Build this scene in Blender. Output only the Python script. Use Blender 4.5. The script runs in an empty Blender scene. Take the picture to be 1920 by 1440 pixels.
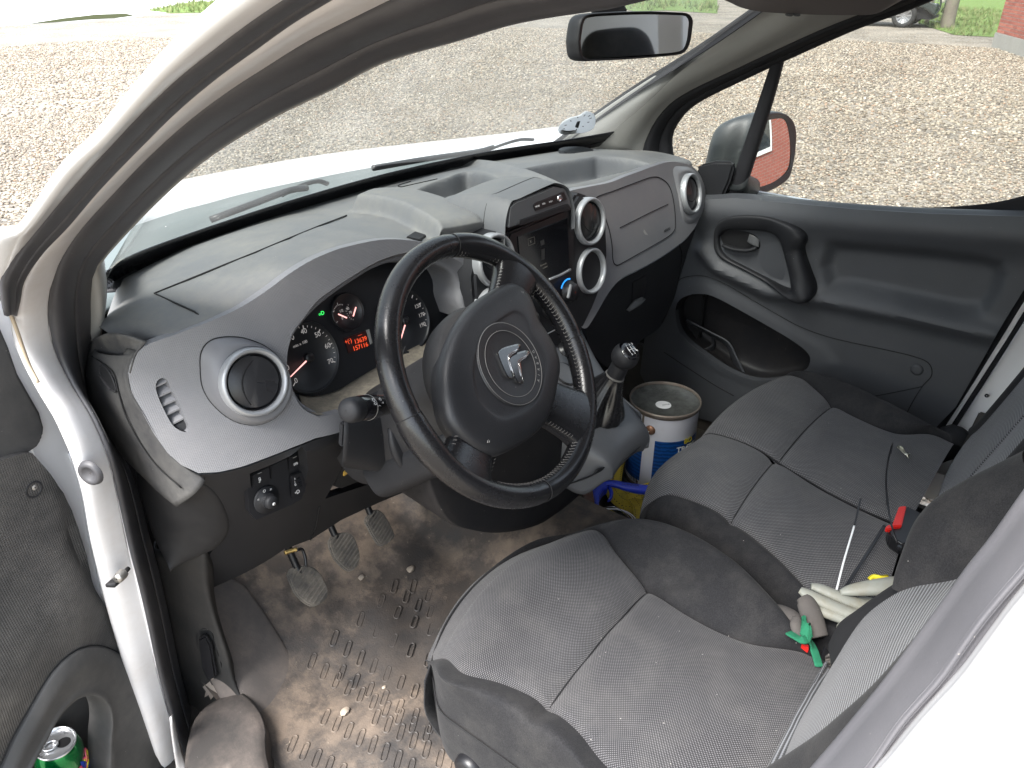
import bpy, bmesh, math, random
import numpy as np
from mathutils import Vector, Matrix
from mathutils.geometry import delaunay_2d_cdt

# ------------------------------------------------------------------ camera, world, sun, exposure
scene = bpy.context.scene
COL = scene.collection
FPX = 1440.0
PITCH = math.atan(790 / FPX)
YAW = math.pi / 2 - math.atan(1290 / math.hypot(FPX, 790))
CAM = np.array([-1.08, -0.59, 1.58])
FW = np.array([math.sin(YAW) * math.cos(PITCH), math.cos(YAW) * math.cos(PITCH), -math.sin(PITCH)])
RT = np.array([math.cos(YAW), -math.sin(YAW), 0.0])
UPV = np.cross(RT, FW)
cam_data = bpy.data.cameras.new('camera')
cam = bpy.data.objects.new('camera', cam_data)
COL.objects.link(cam)
cam_data.sensor_width = 36.0
cam_data.lens = 36.0 * FPX / 1920.0
cam_data.clip_start = 0.02
cam_data.clip_end = 2000
mw = Matrix.Identity(4)
for i in range(3):
    mw[i][0], mw[i][1], mw[i][2], mw[i][3] = RT[i], UPV[i], -FW[i], CAM[i]
cam.matrix_world = mw
scene.camera = cam
scene.render.resolution_x, scene.render.resolution_y = 1024, 768

SUN_EL, SUN_AZ = math.radians(55), math.radians(-86)     # azimuth measured from +Y (bonnet direction) to +X
world = bpy.data.worlds.new('World')
scene.world = world
world.use_nodes = True
wn = world.node_tree.nodes
sky = wn.new('ShaderNodeTexSky')
sky.sky_type = 'NISHITA'
sky.sun_disc = False
sky.sun_elevation = SUN_EL
sky.sun_rotation = SUN_AZ
sky.air_density = 1.6
sky.dust_density = 1.6
sky.ozone_density = 1.0
hsv = wn.new('ShaderNodeHueSaturation')
hsv.inputs['Saturation'].default_value = 0.5
world.node_tree.links.new(sky.outputs[0], hsv.inputs['Color'])
world.node_tree.links.new(hsv.outputs[0], wn['Background'].inputs['Color'])
wn['Background'].inputs['Strength'].default_value = 0.15
sd = bpy.data.lights.new('sun', 'SUN')
sd.energy = 2.8
sd.angle = math.radians(28)
sd.color = (1.0, 0.97, 0.94)
sun = bpy.data.objects.new('sun', sd)
COL.objects.link(sun)
to_sun = Vector((math.sin(SUN_AZ) * math.cos(SUN_EL), math.cos(SUN_AZ) * math.cos(SUN_EL), math.sin(SUN_EL)))
sun.rotation_euler = to_sun.to_track_quat('Z', 'Y').to_euler()
sun.location = (-6, 2, 8)
vs = scene.view_settings
vs.view_transform = 'Standard'
vs.look = 'None'
vs.exposure = 1.92
vs.gamma = 1
vs.use_curve_mapping = False
cy = scene.cycles
cy.max_bounces = 8
cy.diffuse_bounces = 4
cy.glossy_bounces = 4
cy.transparent_max_bounces = 16
cy.caustics_reflective = False
cy.caustics_refractive = False
cy.sample_clamp_indirect = 6
try:
    cy.use_denoising = True
except Exception:
    pass

random.seed(4)
rng = np.random.default_rng(7)

# ------------------------------------------------------------------ geometry of sight: where a traced outline meets a real surface
def ray(px, py):
    return (px - 960) / FPX * RT - (py - 720) / FPX * UPV + FW

def U(px, py, X=None, Y=None, Z=None):
    d = ray(px, py)
    if X is not None:
        t = (X - CAM[0]) / d[0]
    elif Y is not None:
        t = (Y - CAM[1]) / d[1]
    else:
        t = (Z - CAM[2]) / d[2]
    return CAM + t * d

def UP(px, py, p0, n):
    d = ray(px, py)
    return CAM + ((np.array(p0) - CAM) @ np.array(n)) / (d @ np.array(n)) * d

def US(px, py, axis, f, t0=0.2, t1=4.0):
    """first meeting of the sight line with the surface  axis = f(other two)"""
    d = ray(px, py)
    oth = [k for k in range(3) if k != axis]
    g = lambda t: (CAM + t * d)[axis] - f((CAM + t * d)[oth[0]], (CAM + t * d)[oth[1]])
    n = 160
    a = t0
    ga = g(a)
    for i in range(1, n + 1):
        b = t0 + (t1 - t0) * i / n
        gb = g(b)
        if ga * gb <= 0:
            for _ in range(30):
                m = (a + b) / 2
                gm = g(m)
                if ga * gm <= 0:
                    b = m
                else:
                    a, ga = m, gm
            return CAM + (a + b) / 2 * d
        a, ga = b, gb
    return CAM + t1 * d

def V3(*a):
    return np.array(a, float)

def cr(pts, n, closed=False):
    """Catmull-Rom through pts, n samples (uniform in parameter)"""
    P = np.array(pts, float)
    m = len(P)
    if m == 1:
        return np.repeat(P, n, 0)
    segs = m if closed else m - 1
    out = []
    ts = np.linspace(0, segs, n, endpoint=not closed)
    for t in ts:
        i = min(int(t), segs - 1)
        u = t - i
        if closed:
            p0, p1, p2, p3 = P[(i - 1) % m], P[i % m], P[(i + 1) % m], P[(i + 2) % m]
        else:
            p1, p2 = P[i], P[i + 1]
            p0 = P[i - 1] if i > 0 else 2 * p1 - p2
            p3 = P[i + 2] if i + 2 < m else 2 * p2 - p1
        out.append(0.5 * ((2 * p1) + (-p0 + p2) * u + (2 * p0 - 5 * p1 + 4 * p2 - p3) * u * u + (-p0 + 3 * p1 - 3 * p2 + p3) * u ** 3))
    return np.array(out)

def smooth01(x):
    x = np.clip(x, 0, 1)
    return x * x * (3 - 2 * x)

# ------------------------------------------------------------------ object helpers
def tag(o, label=None, cat=None, group=None, kind=None):
    if label: o['label'] = label
    if cat: o['category'] = cat
    if group: o['group'] = group
    if kind: o['kind'] = kind
    return o

def thing(name, label, cat, loc, group=None):
    o = bpy.data.objects.new(name, None)
    COL.objects.link(o)
    o.location = tuple(float(v) for v in loc)
    o.empty_display_size = 0.05
    return tag(o, label, cat, group)

def par(o, parent):
    if parent is not None:
        o.parent = parent
        p = parent
        off = Vector((0, 0, 0))
        while p is not None:
            if p.type == 'EMPTY':
                off += p.location
            p = p.parent
        o.matrix_parent_inverse = Matrix.Translation(-off) if parent.type == 'EMPTY' else Matrix.Identity(4)
    return o

def mobj(name, verts, faces, mat, parent=None, smooth=True, uv=None, auto=None):
    me = bpy.data.meshes.new(name)
    me.from_pydata([tuple(map(float, v)) for v in verts], [], [tuple(map(int, f)) for f in faces])
    if smooth:
        me.polygons.foreach_set('use_smooth', [True] * len(me.polygons))
    if uv is not None:
        l = me.uv_layers.new(name='UVMap')
        vi = np.zeros(len(me.loops), int)
        me.loops.foreach_get('vertex_index', vi)
        l.data.foreach_set('uv', np.array(uv, float)[vi].ravel())
    if mat is not None:
        me.materials.append(mat)
    me.validate()
    o = bpy.data.objects.new(name, me)
    COL.objects.link(o)
    if auto:
        sharp_by_angle(me, auto)
    return par(o, parent)

def sharp_by_angle(me, deg):
    bm = bmesh.new()
    bm.from_mesh(me)
    lim = math.radians(deg)
    for e in bm.edges:
        if len(e.link_faces) == 2 and e.calc_face_angle(0) > lim:
            e.smooth = False
    bm.to_mesh(me)
    bm.free()

def bobj(name, bm, mat, parent=None, smooth=True, auto=35):
    bmesh.ops.recalc_face_normals(bm, faces=bm.faces)
    me = bpy.data.meshes.new(name)
    bm.to_mesh(me)
    bm.free()
    if smooth:
        me.polygons.foreach_set('use_smooth', [True] * len(me.polygons))
        sharp_by_angle(me, auto)
    me.materials.append(mat)
    o = bpy.data.objects.new(name, me)
    COL.objects.link(o)
    return par(o, parent)

def solid(o, t, offset=-1.0):
    m = o.modifiers.new('thickness', 'SOLIDIFY')
    m.thickness = t
    m.offset = offset
    m.use_even_offset = False
    return o

def grid_mesh(name, G, mat, parent=None, closed_u=False, closed_v=False, thick=0, offset=-1, flip=False, cap=False):
    """G: array (nv, nu, 3)"""
    nv, nu = G.shape[:2]
    verts = G.reshape(-1, 3)
    faces = []
    for j in range(nv if closed_v else nv - 1):
        for i in range(nu if closed_u else nu - 1):
            a = j * nu + i
            b = j * nu + (i + 1) % nu
            c = ((j + 1) % nv) * nu + (i + 1) % nu
            d = ((j + 1) % nv) * nu + i
            faces.append((a, d, c, b) if flip else (a, b, c, d))
    if cap and closed_u:
        faces.append(tuple(range(nu)) if flip else tuple(range(nu))[::-1])
        faces.append(tuple((nv - 1) * nu + k for k in range(nu))[::-1] if flip else tuple((nv - 1) * nu + k for k in range(nu)))
    du = np.zeros((nv, nu)); dv = np.zeros((nv, nu))
    du[:, 1:] = np.linalg.norm(G[:, 1:] - G[:, :-1], axis=2)
    dv[1:, :] = np.linalg.norm(G[1:] - G[:-1], axis=2)
    # metric parameter lines averaged over the sheet so that weave runs straight
    uu = np.cumsum(du.mean(0)); vv = np.cumsum(dv.mean(1))
    uv = np.stack(np.meshgrid(uu, vv), -1).reshape(-1, 2)
    o = mobj(name, verts, faces, mat, parent, uv=uv)
    if thick:
        solid(o, thick, offset)
    return o

def patch(name, rows, mat, parent=None, nu=24, nv=24, cu=False, cv=False, **k):
    R = np.array([cr(r, nu, cu) for r in rows])
    G = np.array([cr(R[:, i], nv, cv) for i in range(nu)]).transpose(1, 0, 2)
    return grid_mesh(name, G, mat, parent, closed_u=cu, closed_v=cv, **k)

def frames(P, closed, up=None):
    n = len(P)
    T = np.zeros_like(P)
    for i in range(n):
        a = P[(i - 1) % n] if (closed or i > 0) else P[i]
        b = P[(i + 1) % n] if (closed or i < n - 1) else P[i]
        T[i] = (b - a) / (np.linalg.norm(b - a) + 1e-12)
    S = []; Q = []
    if up is not None:
        for i in range(n):
            upi = np.array(up[i] if np.ndim(up) == 2 else up, float)
            s = np.cross(T[i], upi)
            s /= np.linalg.norm(s) + 1e-12
            S.append(s); Q.append(np.cross(s, T[i]))
    else:
        a = V3(0, 0, 1) if abs(T[0][2]) < 0.9 else V3(1, 0, 0)
        s = np.cross(T[0], a); s /= np.linalg.norm(s)
        for i in range(n):
            s = s - (s @ T[i]) * T[i]
            s /= np.linalg.norm(s) + 1e-12
            S.append(s); Q.append(np.cross(s, T[i]))
    return T, np.array(S), np.array(Q)

def sweep(name, pts, prof, mat, parent=None, closed=False, up=None, n=None, scale=None, cap=True, prof_closed=True, spline=True):
    """prof: list of (side, up) offsets; scale: per-sample factor or list of control factors"""
    n = n or max(8, len(pts) * 5)
    P = cr(pts, n, closed) if spline else np.array(pts, float)
    n = len(P)
    if up is not None and np.ndim(up) == 2:
        up = cr(up, n, closed)
    T, S, Q = frames(P, closed, up)
    sc = np.ones(n) if scale is None else cr([[v, 0, 0] for v in scale], n, closed)[:, 0]
    prof = np.array(prof, float)
    G = np.array([[P[i] + sc[i] * (a * S[i] + b * Q[i]) for a, b in prof] for i in range(n)])
    return grid_mesh(name, G, mat, parent, closed_u=prof_closed, closed_v=closed, cap=cap and not closed and prof_closed)

def circ(r, n=12, r2=None):
    return [(r * math.cos(2 * math.pi * k / n), (r2 or r) * math.sin(2 * math.pi * k / n)) for k in range(n)]

def rrect(w, h, r, k=3):
    """rounded rectangle profile, centred"""
    out = []
    for cx, cy_, a0 in ((w / 2 - r, h / 2 - r, 0), (-w / 2 + r, h / 2 - r, 90), (-w / 2 + r, -h / 2 + r, 180), (w / 2 - r, -h / 2 + r, 270)):
        for i in range(k + 1):
            a = math.radians(a0 + 90 * i / k)
            out.append((cx + r * math.cos(a), cy_ + r * math.sin(a)))
    return out

def tube(name, pts, r, mat, parent=None, closed=False, n=None, k=10, spline=True, scale=None):
    return sweep(name, pts, circ(r, k), mat, parent, closed=closed, n=n, spline=spline, scale=scale)

def prism(name, poly, vec, mat, parent=None, bevel=0.0, seg=2):
    """closed 3-D polygon extruded by vec, edges rounded"""
    bm = bmesh.new()
    poly = [np.array(p, float) for p in poly]
    vec = np.array(vec, float)
    a = [bm.verts.new(p) for p in poly]
    b = [bm.verts.new(p + vec) for p in poly]
    n = len(a)
    bm.faces.new(a)
    bm.faces.new(b[::-1])
    for i in range(n):
        bm.faces.new((a[(i + 1) % n], a[i], b[i], b[(i + 1) % n]))
    bmesh.ops.recalc_face_normals(bm, faces=bm.faces)
    if bevel:
        ed = [e for e in bm.edges if e.calc_face_angle(0) > 0.5]
        bmesh.ops.bevel(bm, geom=ed, offset=bevel, segments=seg, affect='EDGES', clamp_overlap=True)
    return bobj(name, bm, mat, parent)

def box(name, c, s, mat, parent=None, bevel=0.003, M=None):
    """box of size s about c; M optional 3x3 axes (rows)"""
    M = np.eye(3) if M is None else np.array(M, float)
    c = np.array(c, float)
    x, y, z = M[0] * s[0] / 2, M[1] * s[1] / 2, M[2] * s[2]
    base = c - z / 2
    return prism(name, [base - x - y, base + x - y, base + x + y, base - x + y], z, mat, parent, bevel=min(bevel, min(s) * .45))

def lathe(name, prof, c, axis, mat, parent=None, n=32, ref=None, sx=1.0, closed=False):
    """prof: list of (r, h) about axis through c"""
    c = np.array(c, float)
    ax = np.array(axis, float); ax /= np.linalg.norm(ax)
    a = V3(0, 0, 1) if abs(ax[2]) < 0.9 else V3(1, 0, 0)
    if ref is not None: a = np.array(ref, float)
    e1 = np.cross(a, ax); e1 /= np.linalg.norm(e1)
    e2 = np.cross(ax, e1)
    G = np.array([[c + h * ax + r * (sx * math.cos(2 * math.pi * k / n) * e1 + math.sin(2 * math.pi * k / n) * e2) for k in range(n)] for r, h in prof])
    return grid_mesh(name, G, mat, parent, closed_u=True, closed_v=closed)

def basis(n, up=(0, 0, 1)):
    n = np.array(n, float); n /= np.linalg.norm(n)
    r = np.cross(np.array(up, float), n); r /= np.linalg.norm(r)
    return r, np.cross(n, r), n

def in_poly(pts, poly):
    pts = np.asarray(pts, float); poly = np.asarray(poly, float)
    x, y = pts[..., 0], pts[..., 1]
    inside = np.zeros(x.shape, bool)
    n = len(poly)
    for i in range(n):
        x1, y1 = poly[i]; x2, y2 = poly[(i + 1) % n]
        c = ((y1 > y) != (y2 > y))
        with np.errstate(divide='ignore', invalid='ignore'):
            xi = (x2 - x1) * (y - y1) / (y2 - y1 + 1e-15) + x1
        inside ^= c & (x < xi)
    return inside

def poly_dist(pts, poly, closed=True):
    pts = np.asarray(pts, float); poly = np.asarray(poly, float)
    d = np.full(pts.shape[:-1], 1e9)
    n = len(poly)
    for i in range(n if closed else n - 1):
        a = poly[i]; b = poly[(i + 1) % n]
        ab = b - a
        t = np.clip(((pts - a) @ ab) / (ab @ ab + 1e-15), 0, 1)
        d = np.minimum(d, np.linalg.norm(pts - (a + t[..., None] * ab), axis=-1))
    return d

def resample2(poly, step, closed=True):
    poly = [np.array(p, float) for p in poly]
    out = []
    n = len(poly)
    for i in range(n if closed else n - 1):
        a, b = poly[i], poly[(i + 1) % n]
        k = max(1, int(round(np.linalg.norm(b - a) / step)))
        for j in range(k):
            out.append(a + (b - a) * j / k)
    return np.array(out)

def sheet(name, outline, holes, mapf, mat, parent=None, step=0.012, rim=0.0, rimdir=None, hole_rim=None, swap=False):
    """flat 2-D outline with holes, meshed finely, then mapped to 3-D by mapf(a, b);
    edges turned inward by rim along rimdir so that the sheet has real thickness"""
    loops = [resample2(outline, step)] + [resample2(h, step * .8) for h in holes]
    V = []; E = []
    for L in loops:
        s = len(V)
        V += [tuple(p) for p in L]
        E += [(s + i, s + (i + 1) % len(L)) for i in range(len(L))]
    allp = np.concatenate(loops)
    lo, hi = allp.min(0), allp.max(0)
    gx = np.arange(lo[0] + step / 2, hi[0], step); gy = np.arange(lo[1] + step / 2, hi[1], step)
    gg = np.stack(np.meshgrid(gx, gy), -1).reshape(-1, 2)
    keep = in_poly(gg, loops[0]) & (poly_dist(gg, loops[0]) > step * .5)
    for L in loops[1:]:
        keep &= ~in_poly(gg, L) & (poly_dist(gg, L) > step * .4)
    V += [tuple(p) for p in gg[keep]]
    r = delaunay_2d_cdt([Vector(v) for v in V], E, [], 1, 1e-7)
    v2 = np.array([tuple(v) for v in r[0]]); f2 = [tuple(f) for f in r[2]]
    cen = np.array([v2[list(f)].mean(0) for f in f2])
    ok = in_poly(cen, loops[0])
    for L in loops[1:]:
        ok &= ~in_poly(cen, L)
    f2 = [f for f, k in zip(f2, ok) if k]
    W = [np.array(mapf(a, b)) for a, b in v2]
    uv = [tuple(p) for p in v2]
    faces = list(f2)
    if rim:
        from collections import Counter
        cnt = Counter()
        dirn = {}
        for f in f2:
            for i in range(len(f)):
                a, b = f[i], f[(i + 1) % len(f)]
                cnt[frozenset((a, b))] += 1
                dirn[frozenset((a, b))] = (a, b)
        low = {}
        rd = np.array(rimdir, float)
        def lowv(i):
            if i not in low:
                low[i] = len(W)
                W.append(W[i] + rd * rim)
                uv.append(uv[i])
            return low[i]
        for e, c in cnt.items():
            if c == 1:
                a, b = dirn[e]
                faces.append((b, a, lowv(a), lowv(b)))
    # drop unused
    used = sorted({i for f in faces for i in f})
    mp = {k: i for i, k in enumerate(used)}
    W = [W[i] for i in used]; uv = [uv[i] for i in used]
    faces = [tuple(mp[i] for i in f) for f in faces]
    o = mobj(name, W, faces, mat, parent, uv=uv, auto=38)
    return o

def text(name, s, size, o, xd, yd, mat, parent=None, ext=0.0002, align='CENTER', space=1.0, font_bold=False):
    c = bpy.data.curves.new(name, 'FONT')
    c.body = s
    c.size = size
    c.align_x = align
    c.align_y = 'CENTER'
    c.extrude = ext
    c.space_character = space
    if font_bold:
        c.offset = size * 0.02
    c.materials.append(mat)
    ob = bpy.data.objects.new(name, c)
    COL.objects.link(ob)
    x = np.array(xd, float); x /= np.linalg.norm(x)
    z = np.cross(x, np.array(yd, float)); z /= np.linalg.norm(z)
    y = np.cross(z, x)
    m = Matrix.Identity(4)
    for i in range(3):
        m[i][0], m[i][1], m[i][2], m[i][3] = x[i], y[i], z[i], float(o[i])
    me = bpy.data.meshes.new_from_object(ob)
    me.name = name
    bpy.data.objects.remove(ob)
    bpy.data.curves.remove(c)
    me.transform(m)
    o2 = bpy.data.objects.new(name, me)
    COL.objects.link(o2)
    return par(o2, parent)

def on_obj(o, px, py, off=0.0, k=4):
    """point on an existing surface where the sight line to a traced mark meets it"""
    me = o.data
    n = len(me.vertices)
    co_ = np.zeros(n * 3); me.vertices.foreach_get('co', co_); co_ = co_.reshape(-1, 3)
    v = co_ - CAM
    d = v @ FW
    x = 960 + FPX * (v @ RT) / d; y = 720 - FPX * (v @ UPV) / d
    r = np.hypot(x - px, y - py) + .02
    r[d <= 0] = 1e9
    i = np.argsort(r)[:k]
    w = 1 / r[i] ** 2
    depth = (d[i] * w).sum() / w.sum()
    p = CAM + ray(px, py) * depth
    return p + off * (CAM - p) / np.linalg.norm(CAM - p)

def copy_tree(o, parent=None, off=None, label=None):
    c = o.copy()
    COL.objects.link(c)
    if parent is not None:
        c.parent = parent
    for ch in list(o.children):
        copy_tree(ch, c)
    if off is not None:
        c.location = Vector(c.location) + Vector(off)
    if label: c['label'] = label
    return c

# ------------------------------------------------------------------ materials
def newmat(name):
    m = bpy.data.materials.new(name)
    m.use_nodes = True
    nt = m.node_tree
    return m, nt, nt.nodes['Principled BSDF']

def node(nt, t, **k):
    n = nt.nodes.new(t)
    for a, b in k.items():
        if a.startswith('in_'):
            key = a[3:]
            n.inputs[int(key) if key.isdigit() else key].default_value = b
        else:
            setattr(n, a, b)
    return n

def lk(nt, a, b):
    nt.links.new(a, b)

def ramp(nt, src, stops):
    r = nt.nodes.new('ShaderNodeValToRGB')
    el = r.color_ramp.elements
    while len(el) < len(stops): el.new(0.5)
    for e, (p, c) in zip(el, stops):
        e.position = p
        e.color = tuple(c) + (1,) if not np.isscalar(c) else (c, c, c, 1)
    lk(nt, src, r.inputs[0])
    return r.outputs[0]

def coords(nt, kind='Object'):
    return nt.nodes.new('ShaderNodeTexCoord').outputs[kind]

def noise(nt, vec, scale, detail=4, rough=0.55, out=0):
    n = node(nt, 'ShaderNodeTexNoise')
    n.inputs['Scale'].default_value = scale
    n.inputs['Detail'].default_value = detail
    n.inputs['Roughness'].default_value = rough
    lk(nt, vec, n.inputs['Vector'])
    return n.outputs[out]

def mixc(nt, fac, a, b, mode='MIX'):
    m = node(nt, 'ShaderNodeMix', data_type='RGBA', blend_type=mode)
    for sock, v in ((m.inputs['Factor'], fac), (m.inputs[6], a), (m.inputs[7], b)):
        if hasattr(v, 'is_linked') or isinstance(v, bpy.types.NodeSocket):
            lk(nt, v, sock)
        elif np.isscalar(v):
            sock.default_value = v if sock.type == 'VALUE' else (v, v, v, 1)
        else:
            sock.default_value = tuple(v) + (1,)
    return m.outputs[2]

def math_(nt, op, a, b=None, c=None, clamp=False):
    m = node(nt, 'ShaderNodeMath', operation=op, use_clamp=clamp)
    for s, v in zip(m.inputs, (a, b, c)):
        if v is None: continue
        if isinstance(v, bpy.types.NodeSocket): lk(nt, v, s)
        else: s.default_value = v
    return m.outputs[0]

def bump(nt, h, strength, dist, prev=None):
    b = node(nt, 'ShaderNodeBump')
    b.inputs['Strength'].default_value = strength
    b.inputs['Distance'].default_value = dist
    lk(nt, h, b.inputs['Height'])
    if prev is not None: lk(nt, prev, b.inputs['Normal'])
    return b.outputs[0]

def plastic(name, col, rough=0.55, grain=900, gstr=0.25, dust=0.0, dustcol=(.28, .25, .21), dscale=6, metal=0.0, spec=0.5, var=0.15, updust=0.0, coat=0.0, scuff=0.0):
    m, nt, b = newmat(name)
    co = coords(nt)
    base = mixc(nt, noise(nt, co, 3.5, 5), tuple(c * (1 - var) for c in col), tuple(c * (1 + var) for c in col))
    rsock = None
    if dust or updust or scuff:
        n1 = noise(nt, co, dscale, 8, 0.65)
        n2 = noise(nt, co, dscale * 9, 6, 0.7)
        mask = math_(nt, 'MULTIPLY', ramp(nt, n1, [(0.38, 0.0), (0.68, 1.0)]), ramp(nt, n2, [(0.25, 0.35), (0.75, 1.0)]))
        fac = math_(nt, 'MULTIPLY', mask, dust)
        if updust:
            g = node(nt, 'ShaderNodeNewGeometry')
            sx = node(nt, 'ShaderNodeSeparateXYZ')
            lk(nt, g.outputs['Normal'], sx.inputs[0])
            up = ramp(nt, sx.outputs[2], [(0.35, 0.0), (0.95, 1.0)])
            upm = math_(nt, 'MULTIPLY', up, math_(nt, 'MULTIPLY', ramp(nt, n2, [(0.3, 0.4), (0.7, 1.0)]), updust))
            fac = math_(nt, 'ADD', fac, upm, clamp=True)
        base = mixc(nt, fac, base, dustcol)
        rsock = math_(nt, 'ADD', math_(nt, 'MULTIPLY', fac, 0.4), rough, clamp=True)
        # specks
        v = node(nt, 'ShaderNodeTexVoronoi')
        v.inputs['Scale'].default_value = 130
        lk(nt, co, v.inputs['Vector'])
        sp = ramp(nt, v.outputs['Distance'], [(0.045, 0.55), (0.075, 0.0)])
        sp = math_(nt, 'MULTIPLY', sp, ramp(nt, noise(nt, co, 40, 2), [(0.6, 0), (0.62, 1)]))
        base = mixc(nt, sp, base, (.5, .47, .42))
        if scuff:
            mp = node(nt, 'ShaderNodeMapping')
            mp.inputs['Scale'].default_value = (30, 4, 9)
            mp.inputs['Rotation'].default_value = (.4, .7, .3)
            lk(nt, co, mp.inputs['Vector'])
            sc = ramp(nt, noise(nt, mp.outputs[0], 3, 6, .75), [(0.62, 0.0), (0.72, 1.0)])
            base = mixc(nt, math_(nt, 'MULTIPLY', sc, scuff), base, (.3, .28, .26))
    lk(nt, base, b.inputs['Base Color'])
    if rsock is not None:
        lk(nt, rsock, b.inputs['Roughness'])
    else:
        b.inputs['Roughness'].default_value = rough
        rv = math_(nt, 'ADD', math_(nt, 'MULTIPLY', noise(nt, co, 9, 5), 0.16), rough - 0.08, clamp=True)
        lk(nt, rv, b.inputs['Roughness'])
    b.inputs['Metallic'].default_value = metal
    b.inputs['Specular IOR Level'].default_value = spec
    if coat:
        b.inputs['Coat Weight'].default_value = coat
        b.inputs['Coat Roughness'].default_value = 0.08
    if grain:
        lk(nt, bump(nt, noise(nt, co, grain, 2), gstr, 0.0006), b.inputs['Normal'])
    return m

def dimple(name, col, rough, pitch=0.0028, strength=0.5, dust=0.25, dustcol=(.36, .34, .31), plane='UV', updust=0.0, dscale=6, scuff=0.0, tint=0.0):
    """moulded plastic with a fine woven grid of dimples"""
    m = plastic(name, col, rough, grain=0, dust=dust, dustcol=dustcol, updust=updust, dscale=dscale, scuff=scuff)
    nt = m.node_tree
    b = nt.nodes['Principled BSDF']
    uv = coords(nt, 'UV')
    sx = node(nt, 'ShaderNodeSeparateXYZ')
    lk(nt, uv, sx.inputs[0])
    k = 2 * math.pi / pitch
    s1 = math_(nt, 'SINE', math_(nt, 'MULTIPLY', math_(nt, 'ADD', sx.outputs[0], sx.outputs[1]), k * .7))
    s2 = math_(nt, 'SINE', math_(nt, 'MULTIPLY', math_(nt, 'SUBTRACT', sx.outputs[0], sx.outputs[1]), k * .7))
    h = math_(nt, 'MULTIPLY', s1, s2)
    lk(nt, bump(nt, h, strength, 0.0005), b.inputs['Normal'])
    if tint:
        old = b.inputs['Base Color'].links[0].from_socket
        lk(nt, mixc(nt, math_(nt, 'MULTIPLY', ramp(nt, h, [(0.2, 0), (0.9, 1)]), tint), old, tuple(c * .35 for c in col)), b.inputs['Base Color'])
    return m

def fabric(name, dark, light, pitch=(0.0034, 0.0026), mode='dots', dust=0.1, rough=0.9, rot=0.0, sheen=.12):
    m, nt, b = newmat(name)
    uv = coords(nt, 'UV')
    co = coords(nt)
    mp = node(nt, 'ShaderNodeMapping')
    mp.inputs['Rotation'].default_value = (0, 0, rot)
    lk(nt, uv, mp.inputs['Vector'])
    warp = node(nt, 'ShaderNodeVectorMath', operation='ADD')
    lk(nt, mp.outputs[0], warp.inputs[0])
    nz = node(nt, 'ShaderNodeVectorMath', operation='SCALE')
    nz.inputs['Scale'].default_value = 0.004
    lk(nt, noise(nt, co, 9, 2, out=1), nz.inputs[0])
    lk(nt, nz.outputs[0], warp.inputs[1])
    sx = node(nt, 'ShaderNodeSeparateXYZ')
    lk(nt, warp.outputs[0], sx.inputs[0])
    su = math_(nt, 'SINE', math_(nt, 'MULTIPLY', sx.outputs[0], 2 * math.pi / pitch[0]))
    sv = math_(nt, 'SINE', math_(nt, 'MULTIPLY', sx.outputs[1], 2 * math.pi / pitch[1]))
    if mode == 'dots':
        h = math_(nt, 'MULTIPLY', su, sv)
        fac = ramp(nt, h, [(0.12, 0.0), (0.5, 1.0)])
    elif mode == 'stripe':
        st = math_(nt, 'ADD', sv, math_(nt, 'MULTIPLY', su, 0.25))
        h = st
        fac = ramp(nt, st, [(0.1, 0.0), (0.6, 1.0)])
    else:
        h = noise(nt, co, 700, 3)
        fac = ramp(nt, h, [(0.35, 0), (0.7, 1)])
    base = mixc(nt, fac, dark, light)
    blot = ramp(nt, noise(nt, co, 7, 6, .65), [(0.3, 0.86), (0.7, 1.10)])
    base = mixc(nt, 1.0, base, blot, 'MULTIPLY')
    d = math_(nt, 'MULTIPLY', ramp(nt, noise(nt, co, 16, 7, .7), [(0.45, 0), (0.8, 1)]), dust)
    base = mixc(nt, d, base, (.33, .31, .28))
    v = node(nt, 'ShaderNodeTexVoronoi')
    v.inputs['Scale'].default_value = 90
    lk(nt, co, v.inputs['Vector'])
    sp = math_(nt, 'MULTIPLY', ramp(nt, v.outputs['Distance'], [(0.05, 0.7), (0.08, 0.0)]), ramp(nt, noise(nt, co, 30, 2), [(0.62, 0), (0.64, 1)]))
    base = mixc(nt, sp, base, (.5, .48, .44))
    lk(nt, base, b.inputs['Base Color'])
    b.inputs['Roughness'].default_value = rough
    b.inputs['Specular IOR Level'].default_value = 0.25
    b.inputs['Sheen Weight'].default_value = sheen if mode != 'plain' else .04
    b.inputs['Sheen Roughness'].default_value = 0.5
    bn = bump(nt, h, 0.5, 0.0006)
    bn = bump(nt, noise(nt, co, 25, 4), 0.35, 0.004, bn)
    lk(nt, bn, b.inputs['Normal'])
    return m

def emis(name, col, s):
    m, nt, b = newmat(name)
    b.inputs['Base Color'].default_value = tuple(c * .3 for c in col) + (1,)
    b.inputs['Emission Color'].default_value = tuple(col) + (1,)
    b.inputs['Emission Strength'].default_value = s
    return m

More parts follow.
